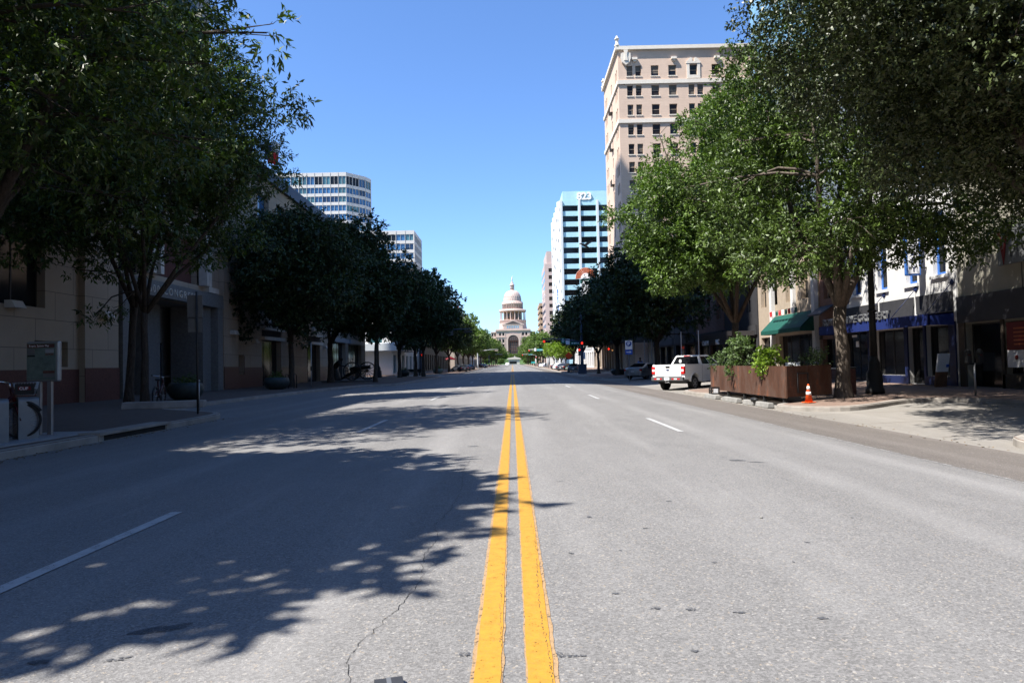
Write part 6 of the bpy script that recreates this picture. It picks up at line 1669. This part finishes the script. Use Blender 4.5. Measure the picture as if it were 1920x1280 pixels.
t = mast('dark signal mast with long arm and brown backed horizontal head, left corner', -12.3, 91.4, 7.0, 6.1, -1, True, 1, headm='brown_wall', basebox=False)
b = MB(); b.box(3.6, .06, 5.3, 4.45, .1, 6.35); b.build('sign_back', M['sign_grey'], t)
b = MB(); b.bbox(.15, -.3, 2.55, .55, -.05, 2.95, .03); h = b.build('pedestrian_signal', M['frame_dark'], t)
b = MB(); b.box(.22, -.312, 2.63, .48, -.302, 2.87); b.build('hand_lamp', M['red_lamp'], h)
street_lamp('dark lamp post with heavy base at the shaded left corner', -16.6, 88.6 if False else 84.5, 7.5, .5)
t = mast('pale far signal mast with red head and teal sign on the right', 10.9, 213, 5.8, 5.6, 1, True, -1, True, 'pale_pole', False)
b = MB(); b.box(-4.0, -.08, 5.1, -3.4, -.04, 6.0); b.build('white_sign', M['sign_white'], t)
b = MB(); b.box(-3.2, -.08, 5.15, -1.3, -.04, 5.75); b.build('street_name_sign', M['sign_teal'], t)
t = mast('distant pale signal mast with red head, right side beyond the others', 11.2, 321, 6.6, 5.4, 1, True, -1, True, 'pale_pole', False)
b = MB(); b.box(-3.6, -.08, 5.0, -1.6, -.04, 5.6); b.build('street_name_sign', M['sign_teal'], t)
signal_head(t, (0, -.3, 3.6), False, True)
mast('far signal mast with tan backed head over the left lanes', -10.8, 213, 6.4, 5.7, -1, False, 1, True, 'pale_pole', False, 'tan_wall')
mast('distant signal mast on the left with dark backed head', -11, 321, 6.4, 5.6, -1, False, 1, True, 'signal_pole', False)
# red vertical signals / lamps seen among the trees
t = empty('pedestrian_signal', (10.3, 104.8, -.3), 0, 'slim post with a red lamp beside the far kerb of the cross street', 'traffic light')
b = MB(); b.cyl((0, 0, 0), (0, 0, 3.2), .06, 8); b.build('post', M['pale_pole'], t)
signal_head(t, (0, -.15, 3.2), False, True)
t = empty('street_pole', (9.95, 189, swz(9.95, 189)), 0, 'plain white slim post on the far right pavement', 'post')
b = MB(); b.cyl((0, 0, 0), (0, 0, 3.3), .16, 8); b.build('shaft', M['pale_pole'], t); b = MB(); b.lathe([(.2, 3.3), (.22, 3.35), (.05, 3.6)], 8); b.build('cap', M['pale_pole'], t)
t = empty('bus_post', (6.9+1.9, 260, swz(8.8, 260)), 0, 'slim white post with small teal sign far along on the right', 'post')
b = MB(); b.cyl((0, 0, 0), (0, 0, 3.0), .14, 8); b.build('shaft', M['pale_pole'], t); b = MB(); b.box(-1.6, -.05, 1.3, -.16, .05, 1.9); b.build('sign', M['sign_teal'], t)
# road-work diamond
t = empty('road_work_sign', (8.8, 106.3, -.22), 0, 'red orange diamond road work sign on a portable stand', 'sign')
k = face_mat((0, -.04, 2.65), XU); b = MB(); b.prism([(0, -.62), (.62, 0), (0, .62), (-.62, 0)], 'z', 0, .015, 0, k); b.build('diamond', M['sign_orange'], t)
b = MB(); b.cyl((0, 0, .1), (0, 0, 2.6), .025, 8)
for a, c in ((.6, .5), (-.6, .5), (.6, -.5), (-.6, -.5)): b.cyl((0, 0, .45), (a, c, .02), .018, 6)
b.build('stand', M['black_metal'], t)
t = empty('white_sign', (10.9, 104.9, -.2), 0, 'blank white sign on a thin post right of the orange diamond', 'sign')
b = MB(); b.box(-.35, -.03, 2.0, .35, 0, 3.1); b.build('panel', M['sign_white'], t); b = MB(); b.cyl((0, .03, 0), (0, .03, 3.1), .03, 8); b.build('post', M['steel'], t)
# white columns in the shade on the right
for i, (x, y, h) in enumerate(((12.9, 66.5, 3.4), (13.2, 64.5, 3.4), (13.4, 54.0, 3.6), (14.4, 52.6, 3.6))):
    b = MB(); b.lathe([(.07, 0), (.07, .1), (.045, .2), (.04, h), (.05, h+.05)], 10); o = b.build('post', M['pale_pole'], None, (x, y, swz(x, y))); tag(o, ['pale thin post right of the parking sign, left of its pair', 'pale thin post beside the blue shirted person', 'thin pale post above the sedan roof', 'thin pale post just left of the pickup cab'][i], 'post', 'thin pale posts in the shade')
# warm lamps under the hotel canopy
for i, (x, z) in enumerate(((14.9, 3.3), (15.6, 3.1), (16.3, 3.35))):
    t = empty('hanging_lamp', (x, 106.2 if i else 105.2, z), 0, ['red lamp hanging under the black hotel canopy', 'first warm yellow lamp under the black hotel canopy', 'second warm yellow lamp under the black hotel canopy, higher one'][i], 'lamp')
    b = MB(); b.ball((0, 0, 0), .13, n=8); b.build('globe', M['red_lamp' if i == 0 else 'amber_lamp'], t)
    b = MB(); b.cyl((0, 0, .2), (0, 0, 4.2-z), .02, 6); b.build('stem', M['black_metal'], t)
# bird
t = empty('bird', (6.62, 60, 11.65), .3, 'brown bird in flight with raised wings against the blue tower', 'bird')
b = MB(); b.tube([(-.52, 0, .06), (-.36, 0, .10), (-.18, 0, .04), (.05, 0, -.06), (.28, 0, -.18), (.48, 0, -.25)], [.02, .055, .1, .12, .07, .02], 10)
for s in (-1, 1):
    pts = [(.0, s*.06, .03), (.16, s*.16, .18), (.38, s*.26, .30), (.62, s*.36, .32), (.55, s*.32, .22), (.36, s*.22, .10), (.2, s*.08, -.04)]
    b.add([V(*p) for p in pts]+[V(*p)+V(.01, 0, -.02) for p in pts], [tuple(range(7)), tuple(range(13, 6, -1))]+[(i, (i+1) % 7, 7+(i+1) % 7, 7+i) for i in range(7)])
b.prism([(.42, -.24), (.62, -.28), (.6, -.36), (.4, -.26)], 'y', -.1, .1)
b.build('body', M['feather'], t)

# person in a pale blue shirt on the shaded pavement -------------------------
def skin_body(name, joints, edges, m, parent, lv=2):
    me = bpy.data.meshes.new(name); me.from_pydata([j[0] for j in joints], edges, [])
    o = link(name, me, parent); sk = o.modifiers.new('skin', 'SKIN')
    for i, j in enumerate(joints):
        r_ = j[1]; me.skin_vertices[0].data[i].radius = r_ if hasattr(r_, '__len__') else (r_, r_)
    me.skin_vertices[0].data[0].use_root = True
    sk.use_smooth_shade = True
    sb = o.modifiers.new('sub', 'SUBSURF'); sb.levels = lv; sb.render_levels = lv
    me.materials.append(m); return o
t = empty('person', (12.1, 64.6, swz(12.1, 64.6)), .5, 'person in a pale blue shirt and dark trousers standing on the shaded pavement', 'person')
J = [((0, 0, .96), (.15, .11)), ((0, 0, 1.2), (.15, .1)), ((0, .01, 1.42), (.17, .1)), ((0, .01, 1.52), (.06, .06)), ((0, -.01, 1.62), (.085, .1)), ((0, -.01, 1.72), (.07, .085)),
     ((-.2, .01, 1.42), .06), ((-.27, 0, 1.15), .045), ((-.25, -.1, .92), .035), ((.2, .01, 1.42), .06), ((.28, 0, 1.15), .045), ((.27, -.08, .9), .035),
     ((-.1, 0, .86), .095), ((-.11, -.02, .5), .065), ((-.12, .02, .09), .045), ((-.13, -.12, .04), .04), ((.1, 0, .86), .095), ((.12, -.04, .5), .065), ((.14, .02, .09), .045), ((.15, -.12, .04), .04)]
E_ = [(0, 1), (1, 2), (2, 3), (3, 4), (4, 5), (2, 6), (6, 7), (7, 8), (2, 9), (9, 10), (10, 11), (0, 12), (12, 13), (13, 14), (14, 15), (0, 16), (16, 17), (17, 18), (18, 19)]
skin_body('body', J, E_, M['skin'], t)
Sx = [((0, 0, .97), (.175, .13)), ((0, 0, 1.2), (.175, .125)), ((0, .01, 1.42), (.18, .12)), ((-.21, .01, 1.41), .085), ((-.27, 0, 1.2), .07), ((.21, .01, 1.41), .085), ((.28, 0, 1.2), .07), ((0, 0, .86), (.185, .14))]
skin_body('shirt', Sx, [(0, 1), (1, 2), (2, 3), (3, 4), (2, 5), (5, 6), (0, 7)], M['shirt'], t)
Tx = [((0, 0, .92), (.165, .125)), ((-.1, 0, .84), .115), ((-.115, -.02, .5), .085), ((-.12, .02, .12), .07), ((.1, 0, .84), .115), ((.125, -.04, .5), .085), ((.14, .02, .12), .07)]
skin_body('trousers', Tx, [(0, 1), (1, 2), (2, 3), (0, 4), (4, 5), (5, 6)], M['trousers'], t)
b = MB(); b.ball((0, .0, 1.70), .105, n=10, sq=(.9, 1.05, .95)); b.build('hair', M['black_metal'], t)

# ================================================================== STREET FURNITURE, LEFT
# map board
t = empty('map_board', (-9.45, 13.95, 0), R(-8), 'grey framed system map board with red header on two posts beside the bike dock', 'sign')
b = MB(); b.bbox(-.48, -.05, 1.11, .26, .05, 1.93, .03); b.build('cabinet', M['steel'], t)
b = MB(); b.box(-.455, -.056, 1.15, .20, -.051, 1.89); f_ = b.build('map_face', M['map_face'], t)
b = MB(); b.box(-.44, -.06, 1.80, .18, -.057, 1.875); b.build('header', M['granite_red'], f_)
words('lettering', 'B-cycle System Map', .055, M['sign_white'], f_, face_mat((-.40, -.062, 1.822), XU), .001)
for q, m in (((-.44, 1.66, -.27, 1.77), 'sign_grey'), ((-.44, 1.62, -.27, 1.65), 'black_metal'), ((-.03, 1.64, .16, 1.77), 'steel_paint'), ((-.03, 1.64, .16, 1.69), 'wood'), ((-.08, 1.28, .18, 1.33), 'granite_red'), ((-.08, 1.2, .18, 1.27), 'sign_grey')):
    b = MB(); b.box(q[0], -.0605, q[1], q[2], -.0575, q[3]); b.build('map_panel', M[m], f_)
for x in (-.22, .03):
    b = MB(); b.box(x-.045, -.03, 0, x+.045, .03, 1.12); b.build('post', M['steel'], t)
b = MB(); b.bbox(-.1, -.16, 0, .28, .16, .035, .01); b.build('foot_plate', M['steel'], t)
# dock plate and docks
b = MB(); b.box(-9.9, 4.0, .005, -8.88, 14.6, .03); o = b.build('dock_plate', M['steel_paint']); tag(o, 'long flat steel base plate under the bike docks along the kerb', 'base plate')
def dock(label, x, y, rz):
    t = empty('bike_dock', (x, y, .03), rz, label, 'bike dock', 'silver bike share docks')
    b = MB()
    def arc(x0, x1, z1, r, y0, y1):
        pts = [(x0, 0), (x0, z1-r)]+[(x0+r-math.cos(PI/2*i/5)*r, z1-r+math.sin(PI/2*i/5)*r) for i in range(1, 6)]+[(x1-r+math.sin(PI/2*i/5)*r, z1-r+math.cos(PI/2*i/5)*r) for i in range(0, 6)]+[(x1, 0)]
        return pts
    o_ = arc(-.17, .17, .80, .08, 0, 0); i_ = arc(-.085, .085, .70, .075, 0, 0)
    n = len(o_)
    for j in range(n-1): b.prism([o_[j], o_[j+1], i_[j+1], i_[j]], 'y', -.17, .17)
    b.box(-.085, -.12, 0, .085, .12, .06); b.build('frame', M['dock'], t)
    b = MB(); b.box(-.05, -.17, .06, .05, .17, .1); b.build('wheel_slot', M['black_metal'], t)
    return t
dock('empty silver bike dock at the left edge of the view', -9.42, 12.45, R(-38))
dock('silver bike dock holding the basket bicycle', -9.42, 13.25, R(-38))
dock('silver bike dock nearest the camera, just out of view', -9.42, 11.4, R(-38))
def bicycle(name, label, loc, rz, lean=0.0, basket=True, m='bike_red'):
    """local +y forward, wheels at y=+-0.52"""
    t = empty(name, loc, rz, label, 'bicycle'); t.rotation_euler = (0, lean, rz)
    for y in (-.52, .52):
        b = MB(); r_ = .31; pts = [(0, y+math.cos(2*PI*i/28)*r_, .335+math.sin(2*PI*i/28)*r_) for i in range(29)]
        b.tube(pts, .023, 8, cap=False); w = b.build('wheel', M['rubber'], t)
        b = MB()
        for i in range(14):
            a = 2*PI*i/14; b.cyl((0, y, .335), (0, y+math.cos(a)*.3, .335+math.sin(a)*.3), .003, 4)
        b.cyl((-.05, y, .335), (.05, y, .335), .03, 8); b.build('spokes', M['steel'], w)
        b = MB(); pts = [(0, y+math.cos(a)*.36, .335+math.sin(a)*.36) for a in np.linspace(.3 if y < 0 else .5, 2.9, 9)]; b.tube(pts, .03, 6); b.build('mudguard', M['black_metal'], t)
    b = MB(); b.tube([(0, .40, .82), (0, .1, .5), (0, -.05, .36)], .04, 8); b.tube([(0, -.12, .34), (0, -.26, .9)], .03, 8); b.tube([(0, -.05, .34), (0, -.52, .335)], .022, 8); b.tube([(0, -.2, .7), (0, -.52, .335)], .018, 8)
    b.tube([(0, .36, .96), (0, .42, .7)], .035, 8)
    for s in (-1, 1): b.tube([(s*.05, .42, .66), (s*.055, .52, .335)], .018, 8)
    b.build('frame', M[m], t)
    b = MB(); b.tube([(0, .36, .94), (0, .33, 1.06)], .018, 8); b.tube([(-.3, .12, 1.1), (-.24, .26, 1.08), (0, .34, 1.05), (.24, .26, 1.08), (.3, .12, 1.1)], .014, 8); b.build('handlebar', M['chrome'], t)
    for s in (-1, 1):
        b = MB(); b.cyl((s*.3, .13, 1.1), (s*.31, .0, 1.1), .02, 8); b.build('grip', M['rubber'], t)
    b = MB(); b.ball((0, -.28, .95), .13, n=8, sq=(.8, 1.2, .35)); b.build('saddle', M['rubber'], t)
    b = MB(); b.cyl((0, -.05, .34), (.06, -.05, .34), .09, 14); b.cyl((-.1, -.05, .34), (.1, -.05, .34), .015, 6); b.box(.09, -.24, .24, .17, -.16, .27); b.box(-.17, .06, .44, -.09, .14, .47); b.build('cranks', M['black_metal'], t)
    if basket:
        b = MB()
        for z, w_, d_ in ((.82, .15, .12), (.95, .19, .16), (1.06, .22, .19)):
            b.tube([(-w_, .6-d_, z), (w_, .6-d_, z), (w_, .6+d_, z), (-w_, .6+d_, z), (-w_, .6-d_, z)], .006, 5)
        for i in range(9):
            f_ = -1+2*i/8
            for s in (-1, 1): b.cyl((f_*.15, .6+s*.12, .82), (f_*.22, .6+s*.19, 1.06), .004, 4); b.cyl((s*.15, .6+f_*.12, .82), (s*.22, .6+f_*.19, 1.06), .004, 4)
        bk = b.build('basket', M['steel'], t)
        for s in (-1, 1):
            b = MB(); k = face_mat((s*.19, .6, .94), (0, s, 0), (s*.2, 0, 1)); b.box(-.15, -.1, 0, .15, .1, .012, 0, k); pn = b.build('advert_panel', M['black_metal'], bk)
            b = MB(); b.box(-.1, -.02, .0125, .1, .05, .0145, 0, k); b.build('red_patch', M['red'], pn)
            text('lettering', 'CLIF', .075, M['sign_white'], pn, k @ Matrix.Translation((-.085, -.012, .016)), .001, .001)
    return t
bicycle('bicycle', 'dark red share bicycle with wire basket locked in the silver dock', (-9.86, 12.85, .05), R(-62), 0)
bicycle('bicycle', 'red bicycle standing end on beside the twin tree trunks', (-13.45, 26.0, .02), R(12), .05, False)
# kerb block by the trees, sign post
b = MB(); b.bbox(-11.9, 21.3, 0, -9.9, 21.7, .16, .03); o = None
b = MB(); b.prism([(-.3, 0), (.3, 0), (.22, .24), (-.22, .24)], 'x', -1.3, 1.3); o = b.build('concrete_block', M['concrete'], None, (-12.0, 23.6, .01), (0, 0, .2)); tag(o, 'low long concrete block on the pavement in front of the twin trunks', 'block')
bv = o.modifiers.new('b', 'BEVEL'); bv.width = .03; bv.segments = 2
t = empty('sign_post', (-9.25, 20.1, 0), R(4), 'thin dark sign post with two grey sign backs, left kerb', 'sign')
b = MB(); b.cyl((0, 0, 0), (-.02, 0, 3.6), .03, 8); b.build('post', M['black_metal'], t)
b = MB(); b.bbox(-.3, .03, 2.85, .14, .045, 3.5, .004); b.build('upper_panel', M['sign_grey'], t)
b = MB(); b.bbox(-.28, .03, 2.4, .12, .045, 2.8, .004); b.build('lower_panel', M['sign_grey'], t)
t = empty('post', (-9.9, 21.6, 0), 0, 'short thin post left of the tall sign post at the kerb', 'post')
b = MB(); b.cyl((0, 0, 0), (0, 0, .95), .025, 8); b.ball((0, 0, .95), .04, n=6); b.build('shaft', M['steel'], t)
t = empty('street_post', (-13.0, 44.2, .02), 0, 'thin pale meter post on the shaded pavement before the cannon', 'post')
b = MB(); b.cyl((0, 0, 0), (0, 0, 2.9), .03, 8); b.build('shaft', M['steel_paint'], t)
b = MB(); b.bbox(-.06, -.05, 1.1, .06, .05, 1.4, .02); b.build('meter', M['black_metal'], t)
for i, (x, y) in enumerate(((-14.6, 44.0), (-14.1, 44.1))):
    b = MB(); b.tube([(0, -.02, 0), (0, -.02, .8), (0, .1, .92), (0, .4, .92), (0, .52, .8), (0, .52, 0)], .03, 8); o = b.build('bike_rack', M['black_metal'], None, (x, y, .02)); tag(o, ['black hoop rack left of the thin post', 'black hoop rack right beside the thin post'][i], 'bike rack', 'black hoop racks')
# bronze sculpture: figure firing a cannon
t = empty('bronze_sculpture', (-14.4, 60.9, .03), 0, 'dark bronze sculpture of a woman bending to a wheeled cannon', 'sculpture')
b = MB(); b.bbox(-2.4, -1.0, 0, 2.1, 1.0, .16, .03); b.build('plinth', M['grey_stone'], t)
for x, y in ((.25, -.62), (1.35, .5)):
    b = MB(); k = Matrix.Translation((x, y, .96)) @ Matrix.Rotation(.0, 4, 'Z')
    pts = [(x+math.cos(2*PI*i/30)*.76, y, .94+math.sin(2*PI*i/30)*.76) for i in range(31)]; b.tube(pts, .055, 8, cap=False)
    for i in range(12):
        a = 2*PI*i/12; b.cyl((x, y, .94), (x+math.cos(a)*.74, y, .94+math.sin(a)*.74), .03, 6)
    b.cyl((x, y-.14, .94), (x, y+.14, .94), .12, 12); b.build('wheel', M['bronze'], t)
b = MB(); b.cyl((.25, -.62, .94), (1.35, .5, .94), .06, 8); b.tube([(.8, -.05, 1.0), (.0, .0, .7), (-.9, .05, .25)], [.13, .12, .1], 8); b.build('carriage', M['bronze'], t)
b = MB(); b.lathe([(.06, -.85), (.1, -.8), (.2, -.7), (.22, -.2), (.2, .2), (.15, .9), (.19, 1.0), (.17, 1.05), (.1, 1.05)], 16, 0, M=Matrix.Translation((.7, 0, 1.18)) @ Matrix.Rotation(PI/2*.93, 4, 'Y')); b.build('barrel', M['bronze'], t)
b = MB(); b.lathe([(.58, .16), (.52, .3), (.4, .8), (.24, 1.25), (.22, 1.3)], 16, 0, (-1.45, 0, 0), (1.1, .9))
b.tube([(-1.42, 0, 1.2), (-1.28, 0, 1.5), (-1.05, 0, 1.75), (-.95, 0, 1.86)], [.23, .24, .2, .09], 12); b.ball((-.82, 0, 2.0), .15, n=10, sq=(.9, .85, 1.1)); b.ball((-.93, 0, 2.05), .13, n=8)
for s in (-1, 1): b.tube([(-1.12, s*.2, 1.72), (-.9, s*.3, 1.45), (-.55, s*.16, 1.38), (-.4, s*.1, 1.36)], [.09, .075, .055, .04], 8)
b.tube([(-1.7, 0, .2), (-2.1, 0, .18)], [.14, .06], 8)
b.build('figure', M['bronze'], t)
# bench, parasol, flags and far bits on the left
t = empty('bench', (-12.9, 90.0, swz(-12.9, 90)), 0, 'dark bench in shade beside the left signal mast', 'bench')
b = MB(); b.box(-.9, -.2, .42, .9, .2, .47); b.build('seat', M['black_metal'], t)
b = MB(); b.box(-.9, .2, .5, .9, .24, .9); b.build('backrest', M['black_metal'], t)
for s in (-1, 1):
    b = MB(); b.box(s*.75-.04, -.2, 0, s*.75+.04, .2, .42); b.build('leg', M['black_metal'], t)
t = empty('parasol', (-11.9, 131, swz(-11.9, 131)), 0, 'small red parasol over a table under the left trees', 'parasol')
b = MB(); b.lathe([(1.3, 2.3), (1.28, 2.36), (.05, 2.95)], 8); b.build('canopy', M['red'], t); b = MB(); b.cyl((0, 0, 0), (0, 0, 2.95), .03, 8); b.build('pole', M['pale_pole'], t)
t = empty('corner_post', (-14.4, 104.6, swz(-14.4, 104.6)), 0, 'blue grey corner post under the pale canopy across the side street', 'post')
b = MB(); b.cyl((0, 0, 0), (0, 0, 5.8), .11, 10); b.build('shaft', M['steel_paint'], t); b = MB(); b.box(-.8, -.03, 5.0, -.1, .03, 5.25); b.build('sign', M['black_metal'], t)
t = empty('arrow_signal', (-17.2, 104.5, swz(-17.2, 104.5)), 0, 'dark signal with dull orange lamp at the left corner', 'traffic light')
b = MB(); b.cyl((0, 0, 0), (0, 0, 3.2), .07, 8); b.build('post', M['steel_paint'], t); b = MB(); b.bbox(-.2, -.15, 3.0, .2, .15, 3.9, .03); b.build('head', M['frame_dark'], t); b = MB(); b.ball((0, -.15, 3.2), .12, n=8, sq=(1, .4, 1)); b.build('lamp', M['orange'], t)
for i, (x, y, z, m1, m2) in enumerate(((-22.4, 268, 19, 'flag_red', 'flag_white'), (-23.6, 268, 19, 'flag_white', 'flag_red'))):
    t = empty('flag_pole', (x, y, rise(y)), 0, ['red and white flag on a tall pole, right of the far pair', 'pale flag hanging limp on the left pole of the far pair'][i], 'flag', 'pair of far flags')
    hh = 24.5-i*.2
    b = MB(); b.cyl((0, 0, 0), (0, 0, hh), .12, 8); b.build('pole', M['pale_pole'], t)
    cloth(1.6 if i == 0 else .7, 1.1, (.1, 0, hh-.2), 0).build('upper_half', M[m1], t); cloth(1.7 if i == 0 else .6, 1.1, (.1, 0, hh-1.3), 0).build('lower_half', M[m2], t)
# ================================================================== LIGHT, SKY, CAMERA
AZ, EL = R(62), R(56)      # sun behind the camera to the left: azimuth from -y towards -x
sdir = Vector((-math.sin(AZ)*math.cos(EL), -math.cos(AZ)*math.cos(EL), math.sin(EL)))
su = bpy.data.lights.new('Sun', 'SUN'); su.energy = 5.0; su.angle = R(0.53); su.color = (1.0, 0.95, 0.88)
so = bpy.data.objects.new('sun', su); COL.objects.link(so); so.rotation_euler = sdir.to_track_quat('Z', 'Y').to_euler(); so.location = sdir*100
w = bpy.data.worlds.new('World'); SC.world = w; w.use_nodes = True
nt = w.node_tree; nt.nodes.clear()
o = nt.nodes.new('ShaderNodeOutputWorld'); bg = nt.nodes.new('ShaderNodeBackground'); sk = nt.nodes.new('ShaderNodeTexSky')
sk.sky_type = 'NISHITA'; sk.sun_disc = False; sk.sun_elevation = EL
sk.sun_rotation = math.atan2(sdir.x, sdir.y)
sk.altitude = 150; sk.air_density = 1.0; sk.dust_density = 0.4; sk.ozone_density = 2.0
tn = nt.nodes.new('ShaderNodeMix'); tn.data_type = 'RGBA'; tn.blend_type = 'MULTIPLY'; tn.inputs[0].default_value = 1.0
tn.inputs[7].default_value = (0.93, 1.21, 1.60, 1)      # deep clear-day blue
nt.links.new(sk.outputs[0], tn.inputs[6]); nt.links.new(tn.outputs[2], bg.inputs[0]); bg.inputs[1].default_value = 0.067
nt.links.new(bg.outputs[0], o.inputs[0])

cam = bpy.data.cameras.new('Camera'); co = bpy.data.objects.new('camera', cam); COL.objects.link(co); SC.camera = co
cam.sensor_width = 36; cam.lens = 24; cam.clip_start = 0.05; cam.clip_end = 12000
co.matrix_world = Matrix.Translation((0.02, 0, 1.25)) @ (Matrix.Rotation(PI/2+math.atan(43/1280), 4, 'X') @ Matrix.Rotation(-0.022, 4, 'Z'))
SC.view_settings.view_transform = 'Standard'; SC.view_settings.look = 'None'; SC.view_settings.exposure = 1.28; SC.view_settings.gamma = 1
SC.cycles.max_bounces = 6; SC.cycles.diffuse_bounces = 3; SC.cycles.glossy_bounces = 3; SC.cycles.transmission_bounces = 3; SC.cycles.transparent_max_bounces = 8
SC.cycles.use_denoising = True
SC.cycles.sample_clamp_indirect = 6.0
SC.render.resolution_x = 1024; SC.render.resolution_y = 682
